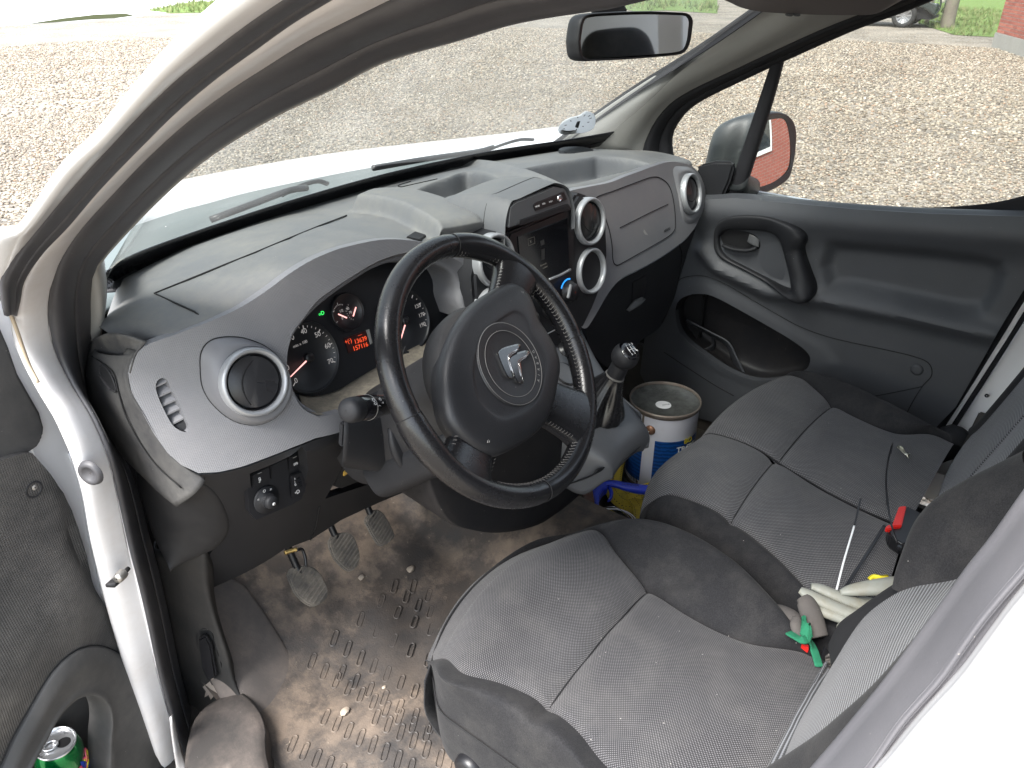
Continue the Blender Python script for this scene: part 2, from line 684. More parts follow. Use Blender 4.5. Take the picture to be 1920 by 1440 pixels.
def glassy(name, tint, gloss=1.0, haze=0.0, hazecol=(.6, .6, .58), rough=0.0, streak=0.0):
    """thin pane: tinted see-through + mirror reflection + a film of dirt"""
    m, nt, b = newmat(name)
    nt.nodes.remove(b)
    out = nt.nodes['Material Output']
    tr = node(nt, 'ShaderNodeBsdfTransparent'); tr.inputs[0].default_value = tuple(tint) + (1,)
    gl = node(nt, 'ShaderNodeBsdfGlossy'); gl.inputs['Roughness'].default_value = rough
    gl.inputs[0].default_value = (.9, .95, .95, 1)
    fr = node(nt, 'ShaderNodeFresnel'); fr.inputs['IOR'].default_value = 1.5
    mx = node(nt, 'ShaderNodeMixShader')
    lk(nt, math_(nt, 'MULTIPLY', fr.outputs[0], gloss), mx.inputs[0])
    lk(nt, tr.outputs[0], mx.inputs[1]); lk(nt, gl.outputs[0], mx.inputs[2])
    last = mx.outputs[0]
    if haze:
        co = coords(nt)
        df = node(nt, 'ShaderNodeBsdfTranslucent'); df.inputs[0].default_value = tuple(hazecol) + (1,)
        d2 = node(nt, 'ShaderNodeBsdfDiffuse'); d2.inputs[0].default_value = tuple(hazecol) + (1,)
        md = node(nt, 'ShaderNodeMixShader'); md.inputs[0].default_value = 0.5
        lk(nt, df.outputs[0], md.inputs[1]); lk(nt, d2.outputs[0], md.inputs[2])
        mh = node(nt, 'ShaderNodeMixShader')
        mp = node(nt, 'ShaderNodeMapping'); mp.inputs['Scale'].default_value = (1, 1, 1)
        lk(nt, co, mp.inputs['Vector'])
        f = ramp(nt, noise(nt, mp.outputs[0], 5, 6, .6), [(0.4, haze * .35), (0.75, haze)])
        v = node(nt, 'ShaderNodeTexVoronoi'); v.inputs['Scale'].default_value = 55
        lk(nt, co, v.inputs['Vector'])
        sp = math_(nt, 'MULTIPLY', ramp(nt, v.outputs['Distance'], [(0.06, 0.45), (0.11, 0.0)]), ramp(nt, noise(nt, co, 14, 2), [(0.56, 0), (0.6, 1)]))
        lk(nt, math_(nt, 'ADD', f, sp, clamp=True), mh.inputs[0])
        lk(nt, last, mh.inputs[1]); lk(nt, md.outputs[0], mh.inputs[2])
        last = mh.outputs[0]
    lk(nt, last, out.inputs['Surface'])
    return m

M_dark = plastic('dark_grained_plastic', (.015, .0155, .018), .5, grain=800, gstr=.35, dust=.10, dustcol=(.08, .08, .08), dscale=5, spec=.3)
M_darkdust = plastic('dusty_black_plastic', (.018, .018, .020), .6, grain=700, gstr=.4, dust=.3, dustcol=(.09, .085, .08), dscale=8, updust=.12, spec=.3)
M_black = plastic('smooth_black_plastic', (.012, .012, .014), .38, grain=0)
M_gloss = plastic('gloss_black_plastic', (.006, .006, .008), .12, grain=0, coat=.5)
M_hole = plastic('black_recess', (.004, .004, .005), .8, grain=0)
M_top = plastic('dash_top_plastic', (.098, .103, .112), .55, grain=700, gstr=.4, dust=.6, dustcol=(.20, .195, .175), dscale=7, updust=.30)
M_topc = plastic('dash_centre_plastic', (.085, .090, .098), .5, grain=700, gstr=.4, dust=.2, dustcol=(.24, .22, .18), dscale=7, updust=.15)
M_fascia = dimple('light_grey_fascia_plastic', (.142, .143, .154), .42, dust=.2, strength=.4, tint=.12)
M_fascia_s = plastic('smooth_grey_fascia', (.150, .152, .164), .42, grain=500, gstr=.2, dust=.15, dustcol=(.4, .36, .3))
M_silver = plastic('satin_silver_ring', (.36, .37, .385), .36, grain=0, metal=.35)
M_chrome = plastic('chrome', (.85, .85, .87), .08, grain=0, metal=1.0, var=.02)
M_white = plastic('white_van_paint', (.78, .78, .79), .28, grain=0, dust=.06, dustcol=(.5, .43, .33), dscale=11, coat=.6, var=.02)
M_whitedirty = plastic('white_paint_dirty', (.74, .73, .74), .35, grain=0, dust=.3, dustcol=(.42, .34, .26), dscale=14, coat=.4, var=.03)
M_rubber = plastic('black_rubber_seal', (.042, .042, .047), .42, grain=300, gstr=.15, dust=.35, dustcol=(.12, .115, .12), dscale=9)
M_rubberB = plastic('lit_grey_door_seal', (.13, .128, .14), .5, grain=300, gstr=.15, dust=.3, dustcol=(.2, .19, .2), dscale=9)  # same dusty seal rubber, lightened to carry the strong light on it
M_rubber2 = plastic('velvet_rubber_seal', (.02, .02, .023), .8, grain=900, gstr=.5, dust=.2, dustcol=(.06, .06, .06), spec=.2)
M_trim = plastic('pale_grey_pillar_trim', (.30, .295, .28), .6, grain=1100, gstr=.35, dust=.08)
M_trimdark = plastic('grey_sun_visor_vinyl', (.11, .10, .10), .65, grain=800, gstr=.3)
M_leather = plastic('worn_black_leather', (.009, .009, .0105), .26, grain=420, gstr=.22, dust=.10, dustcol=(.045, .042, .04), dscale=10)
M_hub = plastic('grained_airbag_cover', (.015, .0155, .018), .42, grain=650, gstr=.55, dust=.1, dustcol=(.1, .095, .09))
M_thread = plastic('grey_thread', (.12, .115, .11), .8, grain=0)
M_endcap = plastic('dusty_end_cap_plastic', (.034, .034, .036), .6, grain=600, gstr=.4, dust=.6, dustcol=(.13, .125, .115), dscale=14, updust=.2, spec=.35)
M_badgeline = plastic('worn_badge_line', (.17, .165, .16), .5, grain=0)
M_chromedark = plastic('dulled_chrome', (.42, .41, .40), .18, grain=0, metal=1.0, var=.1)
M_seam = plastic('seam_shadow_gap', (.006, .006, .007), .8, grain=0)
M_mat = None
M_seatdots = fabric('grey_dotted_seat_fabric', (.026, .0255, .0275), (.135, .132, .137), (.0040, .0036), 'dots', dust=.1)
M_seatfine = fabric('grey_fine_seat_fabric', (.036, .036, .038), (.195, .192, .198), (.0046, .0042), 'dots', dust=.1)
M_seatstripe = fabric('grey_striped_seat_fabric', (.035, .036, .039), (.20, .205, .222), (.004, .0046), 'stripe', dust=.05)
M_bolster = fabric('charcoal_bolster_cloth', (.012, .012, .0135), (.026, .026, .028), (.002, .002), 'plain', dust=.07)
M_red = plastic('red_plastic', (.62, .02, .015), .35, grain=0)
M_ws = glassy('windscreen_glass', (.52, .54, .52), gloss=.75, haze=.20)
M_sideglass = glassy('side_glass', (.62, .64, .62), gloss=.7, haze=.04)
M_metal = plastic('bare_steel', (.45, .44, .42), .35, grain=0, metal=.9, dust=.3, dustcol=(.2, .13, .08), dscale=20)
M_print = plastic('white_print', (.75, .75, .75), .5, grain=0)
M_pedal = plastic('dusty_pedal_rubber', (.09, .082, .074), .7, grain=300, gstr=.4, dust=.9, dustcol=(.30, .26, .21), dscale=30)
# ================================================================== OUTSIDE: ground, gravel, road, lawn, far things
def gravel_mat():
    m, nt, b = newmat('gravel_ground')
    co = coords(nt)
    v = node(nt, 'ShaderNodeTexVoronoi'); v.inputs['Scale'].default_value = 34
    lk(nt, co, v.inputs['Vector'])
    v2 = node(nt, 'ShaderNodeTexVoronoi'); v2.inputs['Scale'].default_value = 95
    lk(nt, co, v2.inputs['Vector'])
    hs = node(nt, 'ShaderNodeSeparateColor'); lk(nt, v.outputs['Color'], hs.inputs[0])
    c = ramp(nt, hs.outputs[0], [(0.0, (.14, .12, .095)), (0.3, (.23, .195, .15)), (.55, (.34, .30, .24)), (.8, (.45, .405, .34)), (1.0, (.34, .24, .16))])
    sand = ramp(nt, noise(nt, co, .35, 5, .6), [(0.45, 0.0), (0.6, 0.75)])
    sc = mixc(nt, noise(nt, co, 30, 4), (.31, .265, .21), (.42, .37, .31))
    c = mixc(nt, sand, c, sc)
    big = ramp(nt, noise(nt, co, .9, 4, .6), [(0.3, 0.58), (0.7, 1.05)])
    c = mixc(nt, 1.0, c, big, 'MULTIPLY')
    lk(nt, c, b.inputs['Base Color'])
    b.inputs['Roughness'].default_value = .85
    h = math_(nt, 'SUBTRACT', 1.0, v.outputs['Distance'])
    bn = bump(nt, h, .9, .03)
    bn = bump(nt, math_(nt, 'SUBTRACT', 1.0, v2.outputs['Distance']), .6, .008, bn)
    lk(nt, bn, b.inputs['Normal'])
    return m

def flat(name, pts, z, mat, kind='structure', **k):
    o = mobj(name, [(p[0], p[1], z) for p in pts], [tuple(range(len(pts)))], mat, smooth=False)
    return tag(o, kind=kind, **k)

M_gravel = gravel_mat()
ground = flat('ground', [(-260, -260), (300, -260), (300, 300), (-260, 300)], 0, M_gravel)

# loose stones lying on the yard, scattered as real geometry where they can be told apart
M_stone, nt, b = newmat('gravel_stone')
oi = node(nt, 'ShaderNodeObjectInfo')
cst = ramp(nt, oi.outputs['Random'], [(0, (.12, .104, .088)), (.15, (.18, .155, .125)), (.38, (.27, .232, .18)), (.66, (.37, .325, .26)), (.84, (.46, .42, .355)), (.92, (.29, .19, .125)), (1, (.58, .54, .48))])
pn_ = ramp(nt, noise(nt, oi.outputs['Location'], .8, 5, .6), [(.32, (.74, .69, .63)), (.48, (.86, .83, .79)), (.62, (.94, .92, .88)), (.8, (.80, .77, .73))])
lk(nt, mixc(nt, 1.0, cst, pn_, 'MULTIPLY'), b.inputs['Base Color'])
b.inputs['Roughness'].default_value = .7
stonecol = bpy.data.collections.new('stone_shapes')
for k in range(6):
    bm = bmesh.new()
    bmesh.ops.create_icosphere(bm, subdivisions=1, radius=1)
    for v in bm.verts:
        f = 1 + rng.uniform(-.22, .22)
        v.co = Vector((v.co.x * f, v.co.y * f * .78, v.co.z * f * .5))
    me = bpy.data.meshes.new('stone_shape')
    bm.to_mesh(me); bm.free()
    me.materials.append(M_stone)
    me.polygons.foreach_set('use_smooth', [True] * len(me.polygons))
    stonecol.objects.link(bpy.data.objects.new('stone_shape', me))

def scatter(name, poly, z, density, smin, smax, colc, seed=1, align=False, tilt=True):
    me = bpy.data.meshes.new(name)
    me.from_pydata([(p[0], p[1], z) for p in poly], [], [tuple(range(len(poly)))])
    o = bpy.data.objects.new(name, me)
    COL.objects.link(o)
    ng = bpy.data.node_groups.new(name, 'GeometryNodeTree')
    ng.interface.new_socket('Geometry', in_out='INPUT', socket_type='NodeSocketGeometry')
    ng.interface.new_socket('Geometry', in_out='OUTPUT', socket_type='NodeSocketGeometry')
    N = ng.nodes
    gi = N.new('NodeGroupInput'); go = N.new('NodeGroupOutput')
    d = N.new('GeometryNodeDistributePointsOnFaces'); d.inputs['Density'].default_value = density; d.inputs['Seed'].default_value = seed
    ci = N.new('GeometryNodeCollectionInfo'); ci.inputs['Collection'].default_value = colc
    ci.inputs['Separate Children'].default_value = True; ci.inputs['Reset Children'].default_value = True
    ip = N.new('GeometryNodeInstanceOnPoints'); ip.inputs['Pick Instance'].default_value = True
    rr = N.new('FunctionNodeRandomValue'); rr.data_type = 'FLOAT_VECTOR'
    t = .5 if tilt else 0.15
    rr.inputs['Min'].default_value = (-t, -t, 0); rr.inputs['Max'].default_value = (t, t, 6.283)
    rs = N.new('FunctionNodeRandomValue'); rs.data_type = 'FLOAT'
    rs.inputs[2].default_value = smin; rs.inputs[3].default_value = smax
    L = ng.links.new
    if not align:
        nz = N.new('ShaderNodeTexNoise'); nz.inputs['Scale'].default_value = .7; nz.inputs['Detail'].default_value = 4
        mr = N.new('ShaderNodeMapRange'); mr.inputs[1].default_value = .38; mr.inputs[2].default_value = .55
        mr.inputs[3].default_value = density * .12; mr.inputs[4].default_value = density
        L(nz.outputs[0], mr.inputs[0]); L(mr.outputs[0], d.inputs['Density'])
    L(gi.outputs[0], d.inputs[0]); L(d.outputs['Points'], ip.inputs['Points']); L(ci.outputs[0], ip.inputs['Instance'])
    L(rr.outputs['Value'], ip.inputs['Rotation']); L(rs.outputs[1], ip.inputs['Scale']); L(ip.outputs[0], go.inputs[0])
    md = o.modifiers.new('scatter', 'NODES'); md.node_group = ng
    return tag(o, kind='stuff')

near = [(1.2, -.6), (7.5, -.4), (9.5, 4.0), (8.5, 7.5), (5, 9.5), (1, 10), (-2.2, 9.0), (-2.0, 2.6), (1.2, 2.2)]
o = scatter('gravel_stones', near, 0.004, 1200, .007, .020, stonecol, 2)
tag(o, 'loose rounded gravel stones spread over the yard beside the van', 'gravel')
far = [(7.5, -.6), (19, 0.2), (19, 9), (17, 15), (8, 19), (-3, 19), (-2.2, 9.0), (1, 10), (5, 9.5), (8.5, 7.5), (9.5, 4.0)]
o = scatter('gravel_stones', far, 0.004, 420, .012, .032, stonecol, 3)
tag(o, 'coarser gravel stones covering the far half of the yard', 'gravel')

# road of wet asphalt and a puddle (top left), lawn and verge (top right)
M_road, nt, b = newmat('wet_asphalt_painted_sheen')
co = coords(nt)
lk(nt, mixc(nt, noise(nt, co, 2, 5), (.5, .48, .46), (.62, .60, .58)), b.inputs['Base Color'])  # asphalt colour raised pale to carry the sky's sheen on the wet road
b.inputs['Roughness'].default_value = .35
def G0(px, py): return U(px, py, Z=0)[:2]
flat('road', [G0(-900, 95), G0(0, 50), G0(120, 42), G0(250, 33), G0(330, 22), G0(560, 14), G0(560, -40), G0(-900, -20)], 0.008, M_road)
M_pud, nt, b = newmat('puddle_painted_reflection')
b.inputs['Base Color'].default_value = (.05, .055, .03, 1); b.inputs['Roughness'].default_value = .9  # dark reflection in the water painted as a matt olive colour
b.inputs['Specular IOR Level'].default_value = .0
flat('puddle', [G0(50, 46), G0(120, 35), G0(180, 28), G0(235, 26), G0(252, 30), G0(215, 35), G0(160, 38), G0(100, 43)], 0.014, M_pud)

M_lawn, nt, b = newmat('lawn_green')
co = coords(nt)
lk(nt, mixc(nt, noise(nt, co, 6, 6, .7), (.08, .14, .02), (.17, .25, .05)), b.inputs['Base Color'])
b.inputs['Roughness'].default_value = .8
lk(nt, bump(nt, noise(nt, co, 40, 4), .8, .05), b.inputs['Normal'])
flat('lawn', [G0(1722, 45), G0(1790, 66), G0(1862, 70), G0(2100, 72), G0(2100, -60), G0(1715, -60)], 0.01, M_lawn)
flat('grass_verge', [G0(1148, 12), G0(1190, 22), G0(1250, 20), G0(1345, 26), G0(1345, -60), G0(1120, -60)], 0.012, M_lawn)
flat('grass_verge', [G0(275, 20), G0(320, 25), G0(390, 24), G0(432, 12), G0(430, 2), G0(360, 4)], 0.012, M_lawn)

# grass blades
M_blade, nt, b = newmat('grass_blade')
oi = node(nt, 'ShaderNodeObjectInfo')
lk(nt, ramp(nt, oi.outputs['Random'], [(0, (.06, .09, .02)), (.5, (.13, .18, .045)), (1, (.28, .27, .13))]), b.inputs['Base Color'])
b.inputs['Roughness'].default_value = .7
grasscol = bpy.data.collections.new('grass_shapes')
for k in range(4):
    V = []; F = []
    for j in range(9):
        a = rng.uniform(0, 6.28); r0 = rng.uniform(0, .05); h = rng.uniform(.08, .2); lean = rng.uniform(.02, .09); w = .006
        x, y = r0 * math.cos(a), r0 * math.sin(a)
        s = len(V)
        V += [(x - w * math.sin(a), y + w * math.cos(a), 0), (x + w * math.sin(a), y - w * math.cos(a), 0), (x + lean * math.cos(a), y + lean * math.sin(a), h)]
        F.append((s, s + 1, s + 2))
    me = bpy.data.meshes.new('grass_shape'); me.from_pydata(V, [], F); me.materials.append(M_blade)
    grasscol.objects.link(bpy.data.objects.new('grass_shape', me))
o = scatter('grass', [G0(1722, 46), G0(1790, 68), G0(1862, 71), G0(1900, 72), G0(1900, 20), G0(1720, 15)], 0.012, 60, .5, 1.1, grasscol, 5)
tag(o, 'bright green lawn grass beyond the fence post', 'grass')
o = scatter('grass', [G0(278, 20), G0(320, 25), G0(390, 24), G0(430, 12), G0(428, 2), G0(360, 4)], 0.012, 22, .7, 1.6, grasscol, 6)
tag(o, 'rough green weeds at the road edge, top left', 'grass')
o = scatter('grass', [G0(1150, 12), G0(1190, 21), G0(1250, 20), G0(1345, 26), G0(1345, 5), G0(1150, 0)], 0.012, 9, .8, 1.8, grasscol, 7)
tag(o, 'weedy grass at the far edge of the yard, seen over the inside mirror', 'grass')

# ---- fence posts
M_wood = plastic('weathered_wood', (.16, .135, .11), .85, grain=60, gstr=.9, dust=.5, dustcol=(.22, .24, .15), dscale=5, var=.35)
def post(px, py, w, h, label, lean=0.0, nm='fence_post'):
    p = U(px, py, Z=0)
    rows = []
    rr_ = random.Random(int(px))
    prof = [(w * (1 + .25 * rr_.random()), -.02), (w * .92, h * .15), (w * .85, h * .5), (w * .8, h), (w * .5, h + .02), (0.001, h + .03)]
    o = lathe(nm, prof, p, (lean, 0, 1), M_wood, n=10)
    return tag(o, label, 'fence post', 'posts of the garden fence')
post(1774, 52, .19, 1.7, 'thick weathered wooden post at the corner of the lawn', .10)
post(1737, 44, .07, 1.6, 'thin wooden post between the dark car and the thick post', .06)
# wire netting between the posts
pa, pb = U(1737, 44, Z=0), U(1774, 52, Z=0)
V = []; F = []
def wire(a, b, r=.008):
    s = len(V)
    d = (b - a) / np.linalg.norm(b - a); q = np.cross(d, V3(.3, .5, .8)); q /= np.linalg.norm(q); q2 = np.cross(d, q)
    for P in (a, b):
        for k in range(3):
            an = 2.094 * k
            V.append(P + r * (q * math.cos(an) + q2 * math.sin(an)))
    for k in range(3):
        F.append((s + k, s + (k + 1) % 3, s + 3 + (k + 1) % 3, s + 3 + k))
dd = (pb - pa)
pc = pa - dd * 1.2
for k in range(8):
    wire(pc + V3(0, 0, .1 + .17 * k), pb + V3(0, 0, .1 + .17 * k))
for k in range(14):
    q = pc + (pb - pc) * k / 13
    wire(q + V3(0, 0, .1), q + V3(0, 0, 1.3))
o = mobj('wire_netting', V, F, M_metal)
tag(o, 'grey wire netting hung between the fence posts', 'fence netting')

# ---- brick building at the top right, and the brick house by the van that the door mirror shows
M_brick, nt, b = newmat('red_brick')
co = coords(nt); oi = node(nt, 'ShaderNodeObjectInfo')
rnd = math_(nt, 'ADD', math_(nt, 'MULTIPLY', oi.outputs['Random'], .5), math_(nt, 'MULTIPLY', noise(nt, co, 5.5, 2), .5))
lk(nt, ramp(nt, rnd, [(0.15, (.24, .065, .045)), (.5, (.34, .10, .07)), (.85, (.43, .15, .10))]), b.inputs['Base Color'])
b.inputs['Roughness'].default_value = .85
M_mortar = plastic('lime_mortar', (.42, .38, .35), .9, grain=200, gstr=.5)
M_conc = plastic('grey_concrete', (.30, .29, .27), .9, grain=100, gstr=.6, dust=.4, dustcol=(.2, .2, .15))
M_roof = plastic('dark_roof', (.08, .07, .07), .8, grain=30)

def brick_wall(root, A, B, z0, z1, n, single=(0, 0, 0, 0), skip=None):
    """wall face from A to B (2-D), outward normal n; each brick its own block; those inside 'single' (s0,s1,z0,z1) are parts"""
    A = np.array(A); B = np.array(B); L = np.linalg.norm(B - A); d = (B - A) / L; n = np.array(n, float)
    bw, bh, g = .228, .054, .012
    V = []; F = []
    shared = None; cnt = 0
    k = 0; z = z0
    while z + bh < z1:
        s = -(bw + g) / 2 if k % 2 else 0.0
        while s < L:
            a0, a1 = max(s, 0), min(s + bw, L)
            if skip and a1 > skip[0] and a0 < skip[1] and z + bh > skip[2] + .01 and z < skip[3] - .01:
                if a0 < skip[0]: a1 = skip[0]
                elif a1 > skip[1]: a0 = skip[1]
                else: a1 = a0
            if a1 - a0 > .03:
                pr = .008 + rng.uniform(-.002, .002)
                full = a1 - a0 > bw - 1e-6
                if full and single[0] <= s and s + bw <= single[1] and single[2] <= z < single[3] and cnt < 240:
                    if shared is None:
                        vv = [(x, y, w) for x in (0, bw) for y in (-.01, .008) for w in (0, bh)]
                        shared = bpy.data.meshes.new('brick')
                        ff = [(0, 1, 3, 2), (4, 6, 7, 5), (0, 4, 5, 1), (2, 3, 7, 6), (0, 2, 6, 4), (1, 5, 7, 3)]
                        shared.from_pydata(vv, [], ff); shared.materials.append(M_brick)
                    ob = bpy.data.objects.new('brick', shared); COL.objects.link(ob)
                    m = Matrix.Identity(4)
                    for i, (dx, nx) in enumerate(((d[0], n[0]), (d[1], n[1]))):
                        m[i][0] = dx; m[i][1] = nx
                    m[0][3], m[1][3], m[2][3] = A[0] + d[0] * s, A[1] + d[1] * s, z
                    m[0][3] += n[0] * (pr - .008); m[1][3] += n[1] * (pr - .008)
                    ob.parent = root
                    ob.matrix_local = Matrix.Translation(-root.location) @ m
                    cnt += 1
                else:
                    st = len(V)
                    for aa in (a0, a1):
                        for yy in (-.01, pr):
                            for zz in (z, z + bh):
                                q = A + d * aa + n * yy
                                V.append((q[0], q[1], zz))
                    F += [tuple(st + i for i in f) for f in ((0, 1, 3, 2), (4, 6, 7, 5), (0, 4, 5, 1), (2, 3, 7, 6), (0, 2, 6, 4), (1, 5, 7, 3))]
            s += bw + g
        z += bh + g; k += 1
    o = mobj('brickwork', V, F, M_brick, root, smooth=False)
    tag(o, kind='stuff')
    return o

def house(name, label, A, B, depth_dir, depth, h, plinth, single, skip=None):
    A = np.array(A); B = np.array(B); dd_ = np.array(depth_dir, float); dd_ /= np.linalg.norm(dd_)
    root = thing(name, label, 'building', (A[0], A[1], 0))
    n = -dd_
    C, D = B + dd_ * depth, A + dd_ * depth
    ins = .012
    d = (B - A) / np.linalg.norm(B - A)
    prism('wall', [(*(A + d * .0), 0), (*B, 0), (*C, 0), (*D, 0)], (0, 0, h), M_mortar, root)
    o = prism('plinth', [(*(A + n * .03 - d * .03), 0), (*(B + n * .03), 0), (*(B + n * .001), 0), (*(A + n * .001 - d * .03), 0)], (0, 0, plinth), M_conc, root)
    o = prism('plinth', [(*(A - d * .03 + n * .001), 0), (*(A - d * .001 + n * .001), 0), (*(D - d * .001), 0), (*(D - d * .03), 0)], (0, 0, plinth), M_conc, root)
    brick_wall(root, A, B, plinth + .01, h, n, single, skip)
    brick_wall(root, D, A, plinth + .01, h, -d)
    prism('roof', [(*(A + n * .4 - d * .4), h), (*(B + n * .4 + d * .4), h), (*(C + dd_ * .4 + d * .4), h), (*(D + dd_ * .4 - d * .4), h)], (0, 0, .25), M_roof, root, bevel=.03)
    return root, n, d

c0 = U(1862, 88, Z=0)[:2]; c1 = U(1920, 107, Z=0)[:2]
dv = (c1 - c0) / np.linalg.norm(c1 - c0)
nrm = np.array([dv[1], -dv[0]])
if nrm @ (CAM[:2] - c0) < 0: nrm = -nrm
house('brick_house', 'red brick house corner on a grey plinth beyond the gravel, top right', c0, c0 + dv * 6.5, -nrm, 6, 3.2, .28, (0, 3.4, .2, 2.4))

# house beside the van (seen in the door mirror)
hA, hB = np.array([3.2, -5.9]), np.array([7.6, -1.5])
hd = (hB - hA) / np.linalg.norm(hB - hA)
hn = np.array([hd[1], -hd[0]])
if hn[0] > 0: hn = -hn
WIN = (1.72, 2.80, .98, 2.1)
hroot, hn_, hd_ = house('brick_house', 'red brick house wall with a white-framed window, reflected in the door mirror', hA, hB, -hn, 7, 2.9, .3, (0, 0, 0, 0), skip=WIN)
def on_h(s, z, o=0): q = hA + hd * s + hn * o; return (q[0], q[1], z)
M_wframe = plastic('white_window_frame', (.75, .75, .73), .4, grain=0)
M_pane, nt, b = newmat('dark_window_pane')
b.inputs['Base Color'].default_value = (.02, .025, .03, 1); b.inputs['Roughness'].default_value = .04; b.inputs['Specular IOR Level'].default_value = .9
wroot = prism('window', [on_h(WIN[0] + .05, WIN[2] + .05, .001), on_h(WIN[1] - .05, WIN[2] + .05, .001), on_h(WIN[1] - .05, WIN[3] - .05, .001), on_h(WIN[0] + .05, WIN[3] - .05, .001)], (hn[0] * .006, hn[1] * .006, 0), M_pane, hroot)
for (s0, s1, z0, z1) in ((WIN[0], WIN[1], WIN[2] - .02, WIN[2] + .07), (WIN[0], WIN[1], WIN[3] - .07, WIN[3]), (WIN[0], WIN[0] + .07, WIN[2] + .07, WIN[3] - .07), (WIN[1] - .07, WIN[1], WIN[2] + .07, WIN[3] - .07)):
    prism('frame', [on_h(s0, z0, .002), on_h(s1, z0, .002), on_h(s1, z1, .002), on_h(s0, z1, .002)], (hn[0] * .04, hn[1] * .04, 0), M_wframe, wroot, bevel=.006)

# ---- dark estate car parked at the far side
M_car, nt, b = newmat('dark_green_car_paint')
b.inputs['Base Color'].default_value = (.018, .03, .03, 1); b.inputs['Roughness'].default_value = .18; b.inputs['Coat Weight'].default_value = 1
M_tyre = plastic('tyre_rubber', (.02, .02, .02), .8, grain=0)
M_alloy = plastic('grey_alloy', (.32, .32, .33), .35, grain=0, metal=.7)
wf, wr = U(1690, 52, Z=0), U(1609, 49, Z=0)
cd = wr - wf; WB = 2.55
# the car points away along a slanting line; wheelbase fixed, direction from the two wheel positions
cdir = cd / np.linalg.norm(cd)
side = np.cross(V3(0, 0, 1), cdir)
if side @ (CAM - wf) > 0: side = -side     # side points away from the viewer
def cp(a, s, z): return wf + cdir * a + side * s + V3(0, 0, z)
croot = thing('parked_car', 'dark green car with grey alloy wheels parked at the far edge of the yard', 'car', wf)
prof_low = [(-.78, .32), (-.86, .5), (-.84, .72), (-.7, .86), (-.2, .93), (.35, .97), (1.9, .98), (2.9, .97), (3.3, .9), (3.36, .6), (3.3, .3)]
rows = []
for s, kx in ((0.02, .985), (-.01, 1.0), (.10, .97), (.8, .97), (1.55, .97), (1.66, 1.0), (1.63, .985)):
    row = []
    for a, z in prof_low:
        zz = z if s > .05 and s < 1.6 else min(z, .93) - (.0 if s <= 0.0 else .12 * (z > .8))
        row.append(cp(1.27 + (a - 1.27) * kx, s, zz))
    rows.append(row)
body = patch('body', rows, M_car, croot, nu=44, nv=20, thick=.02)
patch('side_panel', [[cp(a, 0.0, z) for a, z in ((-.80, .62), (-.3, .66), (.3, .7), (1.2, .72), (2.3, .72), (3.0, .7), (3.32, .62))],
                     [cp(a, -.012, z) for a, z in ((-.8, .52), (-.35, .72), (.35, .72), (1.2, .5), (2.2, .72), (2.95, .72), (3.32, .5))],
                     [cp(a, 0.015, z) for a, z in ((-.76, .3), (-.36, .5), (.36, .5), (1.2, .22), (2.18, .5), (2.92, .5), (3.26, .3))]], M_car, croot, nu=40, nv=8, thick=.02)
cab = [[cp(a, s, z) for a, z in ((.2, .95), (.75, 1.38), (1.5, 1.44), (2.6, 1.4), (3.15, .95))] for s in (.10, .25, .8, 1.35, 1.52)]
patch('roof', cab, M_car, croot, nu=20, nv=10, thick=.02)
for s in (.09, 1.53):
    patch('window', [[cp(a, s, z) for a, z in ((.35, .98), (.8, 1.3), (1.5, 1.36), (2.5, 1.32), (2.95, .98))], [cp(a, s - .01, .97) for a in (.35, .8, 1.5, 2.5, 2.95)]], M_pane, croot, nu=16, nv=4, thick=.01)
prism('underbody', [cp(-.7, .1, .22), cp(3.2, .1, .22), cp(3.2, 1.55, .22), cp(-.7, 1.55, .22)], (0, 0, .3), M_hole, croot)
for a in (0, WB):
    for s, sg in ((.03, -1), (1.6, 1)):
        c = cp(a, s, .31)
        w = lathe('wheel', [(.19, -.1), (.28, -.1), (.31, -.07), (.31, .07), (.28, .1), (.2, .1), (.19, .02)], c, side * sg, M_tyre, croot, n=28)
        rim_ = lathe('rim', [(.205, .085), (.19, .095), (.18, .06), (.05, .05)], c, side * sg, M_alloy, w, n=28)
        lathe('hub', [(.001, .075), (.035, .075), (.04, .05)], c, side * sg, M_alloy, w, n=12)
        for k in range(10):
            an = 2 * math.pi * k / 10
            e = cdir * math.cos(an) + V3(0, 0, math.sin(an)); pe = np.cross(side, e)
            b0, b1 = c + e * .03 + side * sg * .07, c + e * .19 + side * sg * .085
            prism('spoke', [b0 - pe * .012, b1 - pe * .016, b1 + pe * .016, b0 + pe * .012], side * sg * .012, M_alloy, w)

# ================================================================== VAN BODY
van = thing('van_body', 'white van body round the cab with black door seals, pale pillars and windscreen', 'van', (0, 0, 0))

def arc(pts, n=30):
    """resample a traced 2-D line at even spacing"""
    P = cr(pts, 12 * len(pts))
    d = np.r_[0, np.cumsum(np.linalg.norm(np.diff(P, axis=0), axis=1))]
    t = np.linspace(0, d[-1], n)
    return np.stack([np.interp(t, d, P[:, k]) for k in range(P.shape[1])], 1)

def rowX(pts, X, n=30):
    q = arc(pts, n)
    Xs = np.interp(np.linspace(0, 1, n), np.linspace(0, 1, len(X)), X) if np.ndim(X) else [X] * n
    return [U(a, b, X=x) for (a, b), x in zip(q, Xs)]

